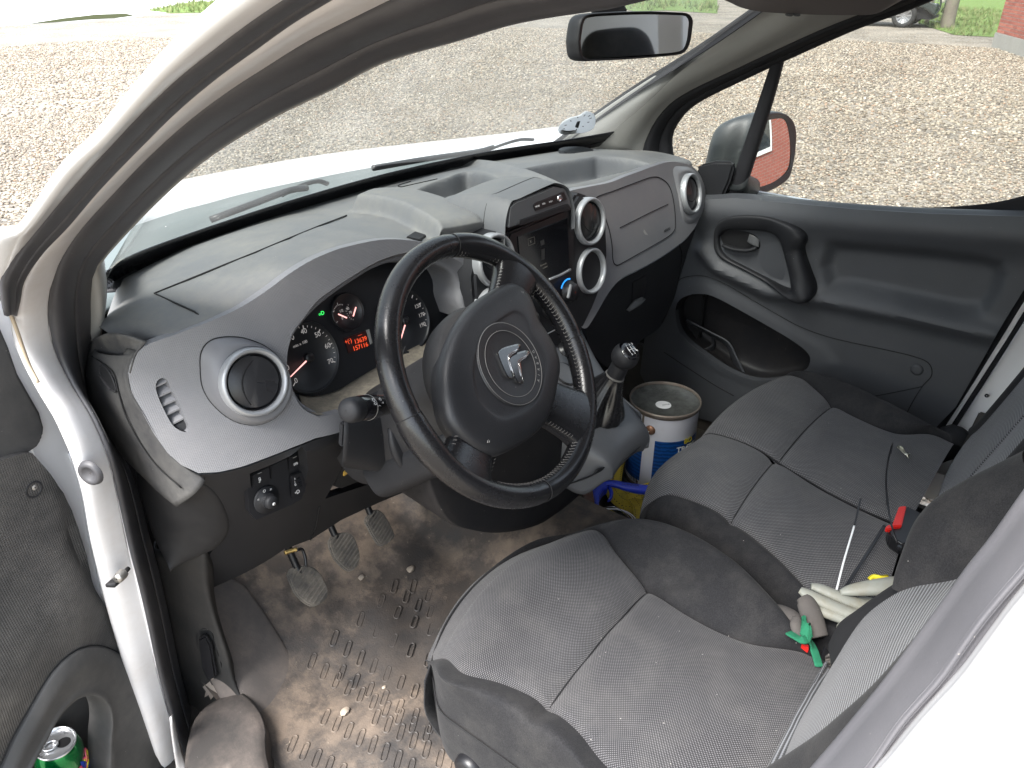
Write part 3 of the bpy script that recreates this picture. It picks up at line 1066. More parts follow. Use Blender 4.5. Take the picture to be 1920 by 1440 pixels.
def match(A, B, n):
    """resample traced line A evenly and give B the sample nearest to each (never going backwards)"""
    a = arc(A, n); bd = arc(B, 600)
    out = []; k0 = 0
    idx = [int(np.argmin(np.linalg.norm(bd - p, axis=1))) for p in a]
    idx[0] = 0; idx[-1] = 599
    idx = np.maximum.accumulate(idx)
    f = np.array(idx, float)
    kk = np.exp(-np.linspace(-2, 2, 13) ** 2); kk /= kk.sum()
    fs = np.convolve(np.pad(f, 6, 'reflect', reflect_type='odd'), kk, 'valid'); fs[0] = 0; fs[-1] = 599
    return a, np.stack([np.interp(fs, np.arange(600), bd[:, c]) for c in (0, 1)], 1)

def rowsXX(A, XA, B, XB, n):
    a, b_ = match(A, B, n)
    xa = np.interp(np.linspace(0, 1, n), np.linspace(0, 1, len(XA)), XA) if np.ndim(XA) else [XA] * n
    xb = np.interp(np.linspace(0, 1, n), np.linspace(0, 1, len(XB)), XB) if np.ndim(XB) else [XB] * n
    return [U(p, q, X=x) for (p, q), x in zip(a, xa)], [U(p, q, X=x) for (p, q), x in zip(b_, xb)]

def mix_rows(A, B, t, dx=0, dy=0, dz=0, dc=0):
    out = [a * (1 - t) + b * t + V3(dx, dy, dz) for a, b in zip(A, B)]
    return [p + dc * (CAM - p) / np.linalg.norm(CAM - p) for p in out] if dc else out

b0 = [(-160, 560), (-60, 478), (0, 437), (47, 423), (124, 317), (190, 255), (252, 182), (306, 120), (365, 62), (430, 7), (520, -60)]
b1 = [(-70, 640), (-10, 560), (7, 518), (36, 463), (87, 397), (146, 328), (204, 262), (262, 200), (328, 138), (401, 80), (463, 33), (510, 0), (600, -60)]
b1s = [(14, 590), (8, 560), (7, 518), (36, 463), (87, 397), (146, 328), (204, 262), (262, 200), (328, 138), (401, 80), (463, 33), (510, 0), (600, -60)]
b2s = [(26, 592), (33, 560), (40, 525), (73, 474), (124, 419), (182, 350), (255, 273), (328, 200), (401, 138), (474, 84), (540, 36), (598, 0), (700, -60)]
b2 = [(300, 1460), (290, 1400), (240, 1250), (209, 1145), (193, 1080), (176, 1006), (164, 932), (150, 880), (140, 850), (125, 815), (107, 777), (87, 745), (67, 710), (50, 677), (35, 640), (27, 592), (33, 560), (40, 525), (73, 474), (124, 419), (182, 350), (255, 273), (328, 200), (401, 138), (474, 84), (540, 36), (598, 0), (700, -60)]
b3 = [(352, 1470), (340, 1420), (324, 1350), (300, 1260), (279, 1161), (262, 1088), (246, 1026), (230, 952), (217, 891), (205, 850), (190, 812), (172, 775), (150, 740), (130, 705), (112, 668), (102, 635), (97, 600), (95, 560), (102, 525), (113, 485), (146, 430), (204, 365), (273, 292), (346, 226), (419, 171), (492, 124), (583, 69), (693, 15), (850, -60)]
b4 = [(420, 1470), (392, 1420), (365, 1365), (345, 1300), (330, 1240), (316, 1170), (303, 1110), (291, 1060), (277, 1010), (262, 950), (245, 895), (222, 850), (195, 810), (172, 770), (162, 735), (160, 700), (164, 660), (167, 620), (166, 580), (167, 540), (175, 500), (219, 445), (292, 368), (365, 303), (438, 252), (529, 200), (620, 157), (717, 106), (855, 66), (965, 33), (1110, 9), (1160, 0), (1400, -60)]
b5 = [(184, 640), (190, 600), (191, 560), (186, 520), (182, 500), (223, 449), (296, 373), (368, 308), (441, 257), (532, 205), (622, 162), (719, 111), (857, 70), (967, 37), (1112, 12), (1162, 3), (1402, -57)]
b4t = [(178, 650), (170, 612), (166, 580), (167, 540), (175, 500), (219, 445), (292, 368), (365, 303), (438, 252), (529, 200), (620, 157), (717, 106), (855, 66), (965, 33), (1110, 9), (1160, 0), (1400, -60)]
NP = 60
R1, R0 = rowsXX(b1, -.83, b0, -.85, NP)
patch('outer_pillar', [mix_rows(R0, R0, 0, dc=-.10), mix_rows(R0, R0, 0, dc=-.03), R0, mix_rows(R0, R1, .5, dc=.006), R1, mix_rows(R1, R1, 0, dc=-.05)], M_white, van, nu=NP, nv=18, thick=.004)
S1, S2 = rowsXX(b1s, -.832, b2s, -.80, NP)
patch('outer_seal', [mix_rows(S1, S1, 0, dc=-.03), S1, mix_rows(S1, S2, .22, dc=.014), mix_rows(S1, S2, .5, dc=.012), mix_rows(S1, S2, .62, dc=.000), mix_rows(S1, S2, .78, dc=.006), S2, mix_rows(S2, S2, 0, dc=-.03)], M_rubber, van, nu=NP, nv=30, thick=.003)
XC = [-.79, -.80, -.80, -.80]
R3, R2 = rowsXX(b3, -.755, b2, -.795, 90)
patch('door_frame_channel', [mix_rows(R2, R2, 0, dc=-.03), R2, mix_rows(R2, R3, .3, dc=.006), mix_rows(R2, R3, .65, dc=.001), mix_rows(R2, R3, .9, dc=-.004), R3, mix_rows(R3, R3, 0, dc=-.02)], M_whitedirty, van, nu=90, nv=18, thick=.004)
R4, R3b = rowsXX(b4, -.70, b3, -.757, 90)
patch('door_seal', [mix_rows(R3b, R3b, 0, dc=-.02), R3b, mix_rows(R3b, R4, .10, dc=.012), mix_rows(R3b, R4, .28, dc=.018), mix_rows(R3b, R4, .48, dc=.010), mix_rows(R3b, R4, .56, dc=-.003), mix_rows(R3b, R4, .66, dc=.005), mix_rows(R3b, R4, .85, dc=.003), R4, mix_rows(R4, R4, 0, dc=-.03)], M_rubber, van, nu=90, nv=40, thick=.003)
T4, T5 = rowsXX(b4t, -.698, b5, -.69, 50)
patch('pillar_trim', [mix_rows(T4, T4, 0, dx=.01, dy=.01), T4, mix_rows(T4, T5, .5, dx=-.002), T5, mix_rows(T5, T5, 0, dx=.03, dy=.05)], M_trim, van, nu=50, nv=8, thick=.002)
# plug and stain on the hinge pillar
pc_ = U(171, 886, X=-.792)
pn = V3(-.9, -.42, .05); pn /= np.linalg.norm(pn)
lathe('rubber_plug', [(0.001, .001), (.006, .0015), (.009, .004), (.012, .006), (.0155, .004), (.017, .0)], pc_, pn, M_rubber, van, n=24)
# door check strap
cs = U(222, 1085, X=-.785)
e1 = U(207, 1098, X=-.80) ; e2 = U(236, 1070, X=-.778)
sweep('check_strap_bracket', [e1, cs, e2], rrect(.014, .006, .002), M_darkdust, van, up=(0, 0, 1), n=10)
lathe('bracket_bolt', [(.001, .012), (.006, .012), (.0075, .008), (.0075, -.002)], U(230, 1076, X=-.79), pn, M_metal, van, n=6)

# B-pillar side of the door opening, close to the camera
e0 = [(2100, 690), (1990, 830), (1920, 925), (1867, 1000), (1818, 1061), (1775, 1122), (1720, 1195), (1665, 1269), (1613, 1333), (1567, 1388), (1500, 1465), (1400, 1580)]
er = [(2130, 820), (2000, 975), (1920, 1072), (1878, 1120), (1836, 1171), (1800, 1222), (1763, 1275), (1720, 1323), (1683, 1367), (1640, 1432), (1600, 1480), (1520, 1580)]
e1_ = [(2150, 850), (2010, 1000), (1920, 1107), (1892, 1140), (1867, 1174), (1833, 1220), (1799, 1266), (1762, 1306), (1726, 1345), (1665, 1418), (1610, 1480), (1530, 1590)]
E0, ER, E1 = rowX(e0, -.70, 40), rowX(er, -.755, 40), rowX(e1_, -.752, 40)
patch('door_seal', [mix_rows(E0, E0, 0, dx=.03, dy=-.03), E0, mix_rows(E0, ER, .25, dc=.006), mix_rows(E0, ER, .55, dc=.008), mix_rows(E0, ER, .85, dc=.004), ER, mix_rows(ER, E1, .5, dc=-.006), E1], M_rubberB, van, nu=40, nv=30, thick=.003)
e2_ = [(p[0] + 26, p[1] + 22) for p in e1_]
e3_ = [(p[0] + 420, p[1] + 330) for p in e1_]
E1b, E2, E3 = rowX(e1_, -.757, 40), rowX(e2_, -.775, 40), rowX(e3_, -.80, 40)
patch('rear_door_pillar', [mix_rows(E1b, E1b, 0, dx=.01), E1b, E2, mix_rows(E2, E3, .5), E3], M_white, van, nu=40, nv=14, thick=.004)

# roof rail and the upper part of the pillar, above the frame
ra = (R4[-1] + R3b[-1]) / 2
rb = (E0[0] + ER[0]) / 2
sweep('roof_rail', [ra + V3(.0, -.03, .045), ra + V3(.0, -.10, .10), (-.70, -.45, 1.73), (-.70, -.80, 1.74), (-.70, -1.3, 1.76)], rrect(.08, .04, .015), M_rubber, van, up=(0, 0, 1), n=40, scale=[.35, .8, 1, 1, 1])
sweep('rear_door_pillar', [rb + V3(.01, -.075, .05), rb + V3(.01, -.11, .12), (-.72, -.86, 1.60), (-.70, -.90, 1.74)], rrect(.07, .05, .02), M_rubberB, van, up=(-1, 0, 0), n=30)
box('roof_side', (-.74, -.75, 1.765), (.12, 1.6, .05), M_white, van, bevel=.02)

# floor, bulkhead, roof, side walls (mostly out of sight; they close the cab so that it is lit like one)
M_floor = plastic('cab_floor_black', (.03, .028, .026), .8, grain=200, dust=.5, dustcol=(.14, .11, .085), dscale=6)
M_inner = plastic('pale_cargo_lining', (.42, .42, .42), .6, grain=0)
M_head = plastic('grey_headliner', (.34, .33, .32), .9, grain=900)
box('floor_pan', (0, -.5, .345), (1.60, 2.3, .05), M_floor, van)
box('inner_sill', (.715, .12, .49), (.02, 1.1, .26), M_floor, van)
box('bench_gap_filler', (.30, -.60, .60), (.84, .20, .21), M_floor, van)  # dark filler block added behind the cushions so that the gap stays black
box('bulkhead', (0, -1.0, 1.05), (1.40, .02, 1.36), M_inner, van)
box('roof_panel', (0, -1.15, 1.80), (1.36, 2.3, .03), M_white, van)
box('headliner', (0, -.95, 1.755), (1.28, 1.9, .03), M_head, van)
patch('header_trim', [[(-.60, -.03, 1.735), (-.3, .02, 1.745), (0, .03, 1.75), (.3, .02, 1.745), (.60, -.03, 1.735)], [(-.60, .0, 1.64), (-.3, .06, 1.655), (0, .075, 1.66), (.3, .06, 1.655), (.60, .0, 1.64)]], M_head, van, nu=20, nv=4, thick=.02)
box('side_wall', (.80, -1.55, .9), (.03, 1.1, 1.7), M_inner, van)
box('side_wall', (-.80, -1.60, .9), (.03, 1.2, 1.7), M_inner, van)
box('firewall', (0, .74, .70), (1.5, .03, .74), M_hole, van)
box('wheel_arch_lining', (-.77, .60, .72), (.02, .2, .8), M_hole, van)
box('wheel_arch_lining', (.76, .50, .72), (.02, .62, .7), M_hole, van)

# windscreen, its black printed border, wipers, scuttle and bonnet
WSB = [(-.66, .44, 1.205), (-.583, .545, 1.178), (-.45, .60, 1.168), (-.24, .637, 1.165), (.04, .65, 1.165), (.337, .618, 1.165), (.56, .545, 1.168), (.66, .45, 1.19)]
WST = [(-.60, -.07, 1.585), (-.5, -.01, 1.62), (-.4, .02, 1.635), (-.2, .05, 1.65), (0, .06, 1.655), (.25, .045, 1.65), (.48, 0, 1.625), (.60, -.07, 1.585)]
WSB = [np.array(p) for p in WSB]; WST = [np.array(p) for p in WST]
mid = [a * .5 + b_ * .5 + V3(0, .012, .022) for a, b_ in zip(WSB, WST)]
patch('windscreen', [WSB, mid, WST], M_ws, van, nu=40, nv=24)
wsn = V3(0, .62, .78)
bl = [a + wsn * .0 - V3(0, .0, .004) for a in WSB]
def wslerp(t, off=0.0): return [a * (1 - t) ** 2 * 1 + 2 * t * (1 - t) * (2 * m_ - .5 * a - .5 * b_) + b_ * t * t + wsn * off for a, m_, b_ in zip(WSB, mid, WST)]
patch('windscreen_border', [wslerp(-.03, -.004), wslerp(.02, -.004), wslerp(.052, -.004)], M_gloss, van, nu=40, nv=4, thick=.002)
# scuttle and bonnet
M_scut = plastic('scuttle_painted_reflection', (.11, .13, .125), .5, grain=60, gstr=.5)  # lighter teal paints in the windscreen reflection over the dark scuttle
sc0 = [(-.72, .60, 1.10), (-.45, .70, 1.10), (0, .75, 1.105), (.45, .70, 1.10), (.74, .60, 1.10)]
sc1 = [(-.80, .78, 1.09), (-.45, .90, 1.09), (0, .95, 1.09), (.45, .90, 1.09), (.80, .78, 1.09)]
patch('scuttle', [[p + V3(0, 0, -.02) for p in map(np.array, sc0)], [U(*p, Z=1.098) + V3(0, .01, -.004) for p in ((180, 446), (466, 356), (692, 311), (900, 283), (990, 272))]], M_scut, van, nu=30, nv=6, thick=.01)
hb = [U(*p, Z=1.10) for p in ((170, 446), (273, 406), (380, 378), (466, 355), (580, 331), (692, 310), (818, 292), (960, 275), (1066, 262), (1150, 250))]
hf = lambda dy, dz, kx=1.0: [p * V3(kx, 1, 1) + V3(0, dy, dz) for p in hb]
patch('bonnet', [hf(-.02, -.05), hf(0, -.004), hf(.03, .004), hf(.14, .008), hf(.32, -.03), hf(.6, -.15, .97), hf(.72, -.32, .95), hf(.74, -.6, .93)], M_white, van, nu=40, nv=40, thick=.006)
patch('front_wing', [[(-.80, .55, 1.10), (-.80, .9, 1.08), (-.80, 1.3, 1.02), (-.78, 1.75, .9)], [(-.86, .55, 1.02), (-.87, .9, 1.0), (-.87, 1.3, .94), (-.83, 1.8, .8)], [(-.87, .55, .6), (-.88, .9, .6), (-.88, 1.3, .6), (-.83, 1.85, .5)]], M_white, van, nu=20, nv=14, thick=.005)
patch('front_wing', [[(.80, .55, 1.08), (.80, .9, 1.06), (.80, 1.3, 1.02), (.78, 1.75, .9)], [(.86, .55, 1.02), (.87, .9, 1.0), (.87, 1.3, .94), (.83, 1.8, .8)], [(.87, .55, .6), (.88, .9, .6), (.88, 1.3, .6), (.83, 1.85, .5)]], M_white, van, nu=20, nv=14, thick=.005)
# wipers lying on the glass
def wsp(px, py, off=.012):
    # point on the windscreen plane under a traced pixel
    a = (WSB[3] + WSB[4]) / 2
    q = UP(px, py, a + wsn * off, wsn)
    return q
w1 = [wsp(*p) for p in ((395, 412), (470, 384), (540, 358), (575, 352))]
tube('wiper_blade', w1, .006, M_black, van, n=14)
w2 = [wsp(*p) for p in ((700, 315), (800, 298), (895, 284), (925, 276))]
tube('wiper_blade', w2, .006, M_black, van, n=14)
sweep('wiper_arm', [wsp(900, 288, .02), wsp(940, 272, .03), wsp(975, 262, .03), wsp(1000, 262, .02)], rrect(.010, .006, .002), M_black, van, up=wsn)
sweep('wiper_arm', [wsp(530, 366, .02), wsp(560, 350, .03), wsp(595, 340, .03), wsp(615, 345, .02)], rrect(.010, .006, .002), M_black, van, up=wsn)

# passenger side: pillar trim, black edges, door frame seal, pillar behind the door
pA = [(1060, 275), (1122, 228), (1220, 162), (1330, 95), (1425, 30), (1500, -25)]
pB = [(1205, 302), (1214, 262), (1240, 215), (1285, 176), (1400, 121), (1540, 57), (1640, 18), (1760, -30)]
pC = [(1256, 303), (1252, 262), (1266, 228), (1302, 193), (1402, 143), (1500, 98), (1600, 54), (1700, 17), (1800, -25)]
B0, A0 = rowsXX(pB, [.705, .70, .68, .66], pA, [.64, .63, .60, .58], 40); B0c, C0 = rowsXX(pB, [.705, .70, .68, .66], pC, [.735, .73, .71, .69], 40)
patch('pillar_trim', [mix_rows(A0, A0, 0, dy=.03), A0, mix_rows(A0, B0, .2, dx=-.012, dy=-.008), mix_rows(A0, B0, .55, dx=-.018, dy=-.01), mix_rows(A0, B0, .85, dx=-.008), B0, mix_rows(B0, B0, 0, dx=.02)], M_trim, van, nu=40, nv=30, thick=.002)
patch('door_seal', [mix_rows(B0, B0, 0, dx=.01), mix_rows(B0, B0, 0, dx=-.004), mix_rows(B0c, C0, .25, dx=-.012), mix_rows(B0c, C0, .45, dx=-.004), mix_rows(B0c, C0, .55, dx=.006), mix_rows(B0c, C0, .75, dx=0), C0, mix_rows(C0, C0, 0, dx=.02)], M_rubber2, van, nu=40, nv=30, thick=.003)
pD = [(1036, 283), (1048, 268), (1105, 228), (1205, 160), (1315, 92), (1410, 27), (1480, -25)]
A0d, D0 = rowsXX(pA, [.64, .63, .60, .58], pD, [.65, .64, .61, .59], 40)
patch('windscreen_edge_strip', [mix_rows(D0, D0, 0, dy=.02), D0, mix_rows(D0, A0d, .5, dx=-.003), mix_rows(A0d, A0d, 0, dy=.006)], M_rubber2, van, nu=40, nv=8, thick=.002)
# passenger B-pillar: black seal and white sheet
q0 = [(2060, 330), (1990, 430), (1920, 535), (1880, 600), (1820, 700), (1745, 815), (1700, 880)]
q1 = [(2090, 350), (2020, 450), (1928, 590), (1890, 650), (1840, 728), (1782, 818), (1740, 880)]
q2 = [(2200, 400), (2090, 540), (1960, 700), (1925, 742), (1880, 792), (1843, 835), (1800, 890)]
Q0, Q1, Q2 = rowX(q0, .735, 20), rowX(q1, .75, 20), rowX(q2, .72, 20)
patch('door_seal', [mix_rows(Q0, Q0, 0, dx=.01), Q0, mix_rows(Q0, Q1, .3, dx=-.012), mix_rows(Q0, Q1, .6, dx=-.004), Q1], M_rubber2, van, nu=20, nv=14, thick=.003)
patch('rear_door_pillar', [mix_rows(Q1, Q1, 0, dx=.004), mix_rows(Q1, Q2, .12, dx=-.004), mix_rows(Q1, Q2, .5, dx=-.012), mix_rows(Q1, Q2, .9, dx=-.012), Q2, mix_rows(Q2, Q2, 0, dx=.03, dy=-.03)], M_white, van, nu=20, nv=20, thick=.003)
o = lathe('pillar_hole', [(.001, 0), (.004, 0), (.0045, -.001)], U(1850, 742, X=.712), V3(-1, -.1, .2), M_hole, van, n=10)
# black plastic foot of the pillar by the seat
f0 = [(1745, 815), (1770, 812), (1800, 815), (1830, 835), (1850, 850)]
patch('pillar_foot', [rowX([(1738, 820), (1790, 798), (1845, 838)], .67, 8), rowX([(1745, 842), (1785, 822), (1825, 852)], .64, 8), rowX([(1760, 870), (1790, 860), (1815, 880)], .64, 8)], M_dark, van, nu=8, nv=10, thick=.005)
# headliner strip seen beside the visor, top right
# ================================================================== DASHBOARD
dash = thing('dashboard', 'two-tone grey dashboard with round air vents and recessed trays under the windscreen', 'dashboard', (0, .45, .9))

def f_fas(x, z):
    """fascia depth: leans away upwards and falls back at both ends"""
    ax = abs(x)
    e = max(0, ax - .50)
    return .205 + .35 * (z - 1.11) + 2.2 * e * e * (1.0 if x < 0 else .07)

def F(px, py, off=0.0):
    p = US(px, py, 1, f_fas)
    return p - V3(0, off, -off * .33)
def F2(px, py):
    p = US(px, py, 1, f_fas)
    return (p[0], p[2])
def fmap(x, z): return V3(x, f_fas(x, z), z)

Fa_out = [(245, 690), (240, 715), (240, 700), (247, 675), (262, 657), (275, 647), (300, 637), (330, 627), (360, 615), (395, 602), (450, 577), (500, 545), (540, 515), (580, 490), (620, 472), (660, 460), (720, 449), (780, 452), (840, 466), (880, 495), (898, 530), (904, 570), (905, 612)]
Fa_out = Fa_out[2:]
lipa = [(899, 604), (897, 560), (891, 530), (873, 500), (843, 482), (800, 473), (760, 474), (724, 484), (695, 497), (662, 517), (627, 540), (594, 565), (569, 597), (551, 620), (542, 645), (538, 674), (541, 705), (552, 742), (570, 768), (598, 782)]
lipb = [(884, 604), (873, 570), (871, 544), (856, 517), (830, 501), (800, 495), (770, 492), (740, 496), (705, 509), (670, 531), (639, 552), (608, 577), (581, 604), (563, 628), (552, 655), (548, 682), (553, 713), (563, 742), (578, 762), (602, 776)]
Fa_low = [(640, 772), (645, 806), (632, 812), (590, 822), (545, 840), (500, 858), (450, 876), (410, 885), (372, 887), (340, 872), (315, 850), (290, 815), (265, 770), (247, 738)]
slot = [(310, 710), (322, 730), (335, 757), (347, 785), (355, 802), (350, 810), (337, 807), (322, 795), (307, 767), (297, 745), (292, 725), (297, 712)]
outline = [F2(*p) for p in arc(Fa_out, 60)] + [F2(*p) for p in arc(lipa, 60)] + [F2(*p) for p in Fa_low]
slotF = [F2(*p) for p in cr(slot, 36, True)]
fas = sheet('fascia', outline, [slotF], fmap, M_fascia, dash, step=.009, rim=.012, rimdir=(0, 1, 0))
# rolled lip of the instrument hood
la = [F(*p) for p in arc(lipa, 60)]; lb = [F(*p) + V3(0, .016, 0) for p in arc(lipb, 60)]
patch('hood_lip', [la, mix_rows(la, lb, .5, dy=.002), lb, mix_rows(lb, lb, 0, dy=.06)], M_fascia, dash, nu=60, nv=12)
# slot vent
sc_ = np.mean([F(*p) for p in slot], 0)
sl_in = [F(*p) for p in cr(slot, 36, True)]
sv = grid_mesh('slot_vent', np.array([sl_in, [p + V3(.004, .03, 0) for p in sl_in], [sc_ + V3(.004, .032, 0)] * 36]), M_hole, dash, closed_u=True)
for (a, b_) in (((293, 728), (314, 718)), ((300, 746), (324, 735)), ((307, 763), (332, 752)), ((315, 780), (340, 768)), ((327, 797), (348, 786))):
    A_, B_ = F(*a, off=-.004), F(*b_, off=-.004)
    dv_ = (B_ - A_)
    prism('vane', [A_ - dv_ * .1, B_ + dv_ * .1, B_ + dv_ * .1 + V3(0, .02, .006), A_ - dv_ * .1 + V3(0, .02, .006)], (0, 0, .0022), M_fascia_s, sv)
prism('slot_vent_end', [F(330, 800, -.006), F(352, 788, -.006), F(357, 803, -.006), F(349, 811, -.006), F(337, 808, -.006)], (0, .01, 0), M_dark, sv, bevel=.001)

M_flap = plastic('black_vent_flap', (.030, .030, .033), .3, grain=500, gstr=.2)
TILT = V3(0, -.945, .328)
def vent(c, n, R=.050, label=None, disc=True, collar=None, ang=0.0, flapmat=None, deep=.03):
    """round air outlet: silver ring, black barrel, turning disc with a flap"""
    n = np.array(n, float); n /= np.linalg.norm(n)
    vt = lathe('air_vent', [(R * .86, -.002), (R * .86, -deep), (R * .5, -deep - .002), (.001, -deep - .002)], c, n, M_hole, dash, n=48)
    if label: vt['label'] = label
    lathe('ring', [(R * .82, -.006), (R * .83, .001), (R * .87, .0055), (R * .93, .007), (R * .985, .004), (R, -.003), (R * 1.0, -.012)], c, n, M_silver, vt, n=64)
    if disc:
        r, u, nn = basis(n)
        a = math.radians(ang)
        r2, u2 = r * math.cos(a) + u * math.sin(a), -r * math.sin(a) + u * math.cos(a)
        lathe('barrel', [(R * .80, .000), (R * .79, -.003), (R * .77, -.004), (R * .76, -.012)], c, n, M_black, vt, n=48)
        # disc turned in its barrel: slightly domed, with a long eye-shaped cut on one side
        pts = []
        for k in range(40):
            t = 2 * math.pi * k / 40
            x, y = R * .74 * math.cos(t), R * .74 * math.sin(t)
            pts.append((x, y))
        eye = [(-R * .52 + R * .1 * math.cos(t) * 0, 0) for t in (0,)]
        rows = []
        for q in np.linspace(0.0, 1, 9):
            rows.append([c + r2 * (x * q) + u2 * (y * q) + n * (.0005 - .006 * q * q * (1 if x < 0 else .6) + (.0015 if abs(y) > 0 else 0)) for x, y in pts])
        grid_mesh('flap', np.array(rows), flapmat or M_flap, vt, closed_u=True)
        crv = [c + r2 * (-R * .38 - .0 + R * .35 * (s * s)) * 1.0 + u2 * (s * R * .66) + n * (.0006 - .0042 * s * s) for s in np.linspace(-1, 1, 13)]
        tube('flap_seam', crv, .0011, M_seam, vt, n=20, k=6)
        crv = [c + r2 * (R * .66 - R * .12 * (s * s)) + u2 * (s * R * .45) + n * (-.0030) for s in np.linspace(-1, 1, 9)]
        tube('flap_seam', crv, .001, M_seam, vt, n=12, k=6)
    return vt

VL = US(478, 716, 1, lambda x, z: f_fas(x, z) - .020)
rL, uL, nL = basis(TILT)
nLv = TILT + V3(-.10, 0, .02)
nLv /= np.linalg.norm(nLv)
vent(VL, nLv, .0450, 'left-hand round vent with closed black disc', ang=-25)
col_o = [F(*p) for p in cr([(375, 690), (377, 660), (392, 640), (420, 632), (460, 635), (505, 655), (538, 695), (545, 735), (525, 775), (485, 796), (440, 790), (402, 762), (380, 728)], 48, True)]
r_, u_, n_ = basis(nLv)
cen = VL
def ang_of(p):
    d = p - cen
    return math.atan2(d @ u_, d @ r_)
ring_o = [cen + .0446 * (math.cos(ang_of(p)) * r_ + math.sin(ang_of(p)) * u_) - n_ * .006 for p in col_o]
patch('vent_collar', [col_o, mix_rows(col_o, ring_o, .08, dy=-.003), mix_rows(col_o, ring_o, .45, dy=-.007), mix_rows(col_o, ring_o, .85, dy=-.003), ring_o], M_fascia_s, dash, nu=48, nv=14, cu=True)
tube('vent_collar_seam', [p + V3(0, -.0006, .0002) for p in col_o], .0009, M_seam, dash, closed=True, n=60, k=6)

# right-hand fascia with passenger airbag lid
Ga = [(1069, 358), (1105, 350), (1144, 342), (1172, 331), (1203, 320), (1230, 310), (1258, 303), (1285, 307), (1302, 315), (1316, 335), (1320, 362), (1316, 395), (1304, 425), (1285, 448), (1262, 466), (1230, 487), (1195, 506), (1165, 522), (1142, 548), (1120, 585), (1100, 615), (1088, 606), (1106, 575), (1124, 540), (1134, 505), (1137, 460), (1134, 420), (1124, 390), (1108, 372), (1085, 362)]
lid = [(1116, 372), (1150, 358), (1190, 343), (1222, 332), (1240, 335), (1255, 350), (1263, 380), (1266, 420), (1261, 436), (1240, 451), (1200, 474), (1168, 492), (1156, 497), (1149, 488), (1147, 460), (1141, 428), (1128, 393)]
sheet('fascia', [F2(*p) for p in cr(Ga, 120, True)], [], fmap, M_fascia_s, dash, step=.010, rim=.02, rimdir=(0, 1, 0))['label'] = 'right-hand smooth grey fascia'
lidc = [F(*p) - V3(0, .0006, 0) for p in cr(lid, 60, True)]
ab = tube('airbag_lid_seam', lidc, .0011, M_seam, dash, closed=True, n=90, k=6)
tube('airbag_lid_seam', [F(*p) - V3(0, .0004, 0) for p in ((1162, 427), (1190, 413), (1222, 397), (1252, 383))], .0010, M_seam, dash, n=16, k=6)
text('airbag_lettering', 'AIRBAG', .0085, F(1250, 431, .0012), F(1262, 425) - F(1240, 437), (0, .3, 1), M_dark, dash)
prism('scratch', [F(1206, 434, .0006), F(1209, 440, .0006), F(1215, 441, .0006), F(1208, 431, .0006)], (0, .0004, 0), M_trim, dash)
VR = U(1297, 363, X=.606)
nR = V3(.05, -.96, .25)
vent(VR, nR, .0475, 'right-hand round vent by the passenger door', ang=90)
col_r = [F(*p) for p in cr([(1262, 318), (1280, 312), (1300, 318), (1320, 345), (1322, 380), (1310, 412), (1290, 420), (1278, 405), (1272, 370)], 40, True)]
r_, u_, n_ = basis(nR); cen = VR
ring_o = [cen + .047 * (math.cos(ang_of(p)) * r_ + math.sin(ang_of(p)) * u_) - n_ * .008 for p in col_r]
patch('vent_collar', [col_r, mix_rows(col_r, ring_o, .5, dy=-.004), ring_o], M_fascia_s, dash, nu=40, nv=10, cu=True)

# ---- upper surface: one height field between the fascia edge and the windscreen
front = [(250, 668), (275, 650), (300, 638), (360, 616), (395, 603), (450, 578), (500, 546), (540, 516), (580, 491), (620, 473), (660, 461), (720, 450), (780, 453), (838, 458), (900, 445), (945, 436)]
frontR = [(1069, 360), (1105, 350), (1144, 343), (1172, 332), (1203, 321), (1230, 311), (1258, 304), (1287, 308)]
fp = [F(*p) for p in front] + [F(*p) for p in frontR]
fp += [U(176, 646, X=-.706), U(206, 641, X=-.692), U(236, 645, X=-.676)]
fp = sorted(fp, key=lambda p: p[0])
fx = np.array([p[0] for p in fp]); fy = np.array([p[1] for p in fp]); fz = np.array([p[2] for p in fp])
xs_ = np.linspace(-.72, .72, 300)
k_ = np.exp(-np.linspace(-2.5, 2.5, 13) ** 2); k_ /= k_.sum()
def sm(a): return np.convolve(np.pad(a, 6, 'edge'), k_, 'valid')
ty, tz = sm(np.interp(xs_, fx, fy)), sm(np.interp(xs_, fx, fz))
yf = lambda x: np.interp(x, xs_, ty)
zf = lambda x: np.interp(x, xs_, tz)
wbx = np.array([p[0] for p in WSB]); wby = np.array([p[1] for p in WSB])
yb = lambda x: np.interp(x, wbx, wby) + .012
def z_base(x, y):
    s = np.clip((y - yf(x)) / (yb(x) - yf(x)), -.3, 1.2)
    zb = 1.158
    z = zf(x) * (1 - s) + zb * s + .016 * np.sin(np.pi * np.clip(s, 0, 1)) ** .8
    ex = np.clip((np.abs(x) - .56) / .12, 0, 1)
    return z - .012 * ex ** 2 * np.clip(s, 0, 1)
def D2(px, py):
    p = US(px, py, 2, lambda x, y: float(z_base(x, y)), .4, 3.0)
    return (p[0], p[1])
ctray = [D2(*p) for p in cr([(776, 360), (806, 344), (838, 333), (862, 324), (885, 321), (910, 324), (935, 333), (956, 348), (930, 358), (890, 369), (855, 382), (835, 376), (808, 362)], 60, True)]
rtray = [D2(*p) for p in cr([(965, 320), (1000, 312), (1050, 303), (1100, 296), (1122, 293), (1165, 295), (1200, 302), (1220, 310), (1180, 320), (1130, 332), (1075, 345), (1045, 345), (1015, 333), (985, 324)], 60, True)]
cent = [D2(*p) for p in ((640, 398), (660, 400), (685, 401), (712, 405), (740, 413), (768, 427), (792, 441), (815, 456), (835, 466))] 
cent_poly = cent + [(.0, .15), (.14, .15), (.14, .50), (.05, .62), (-.12, .60)]
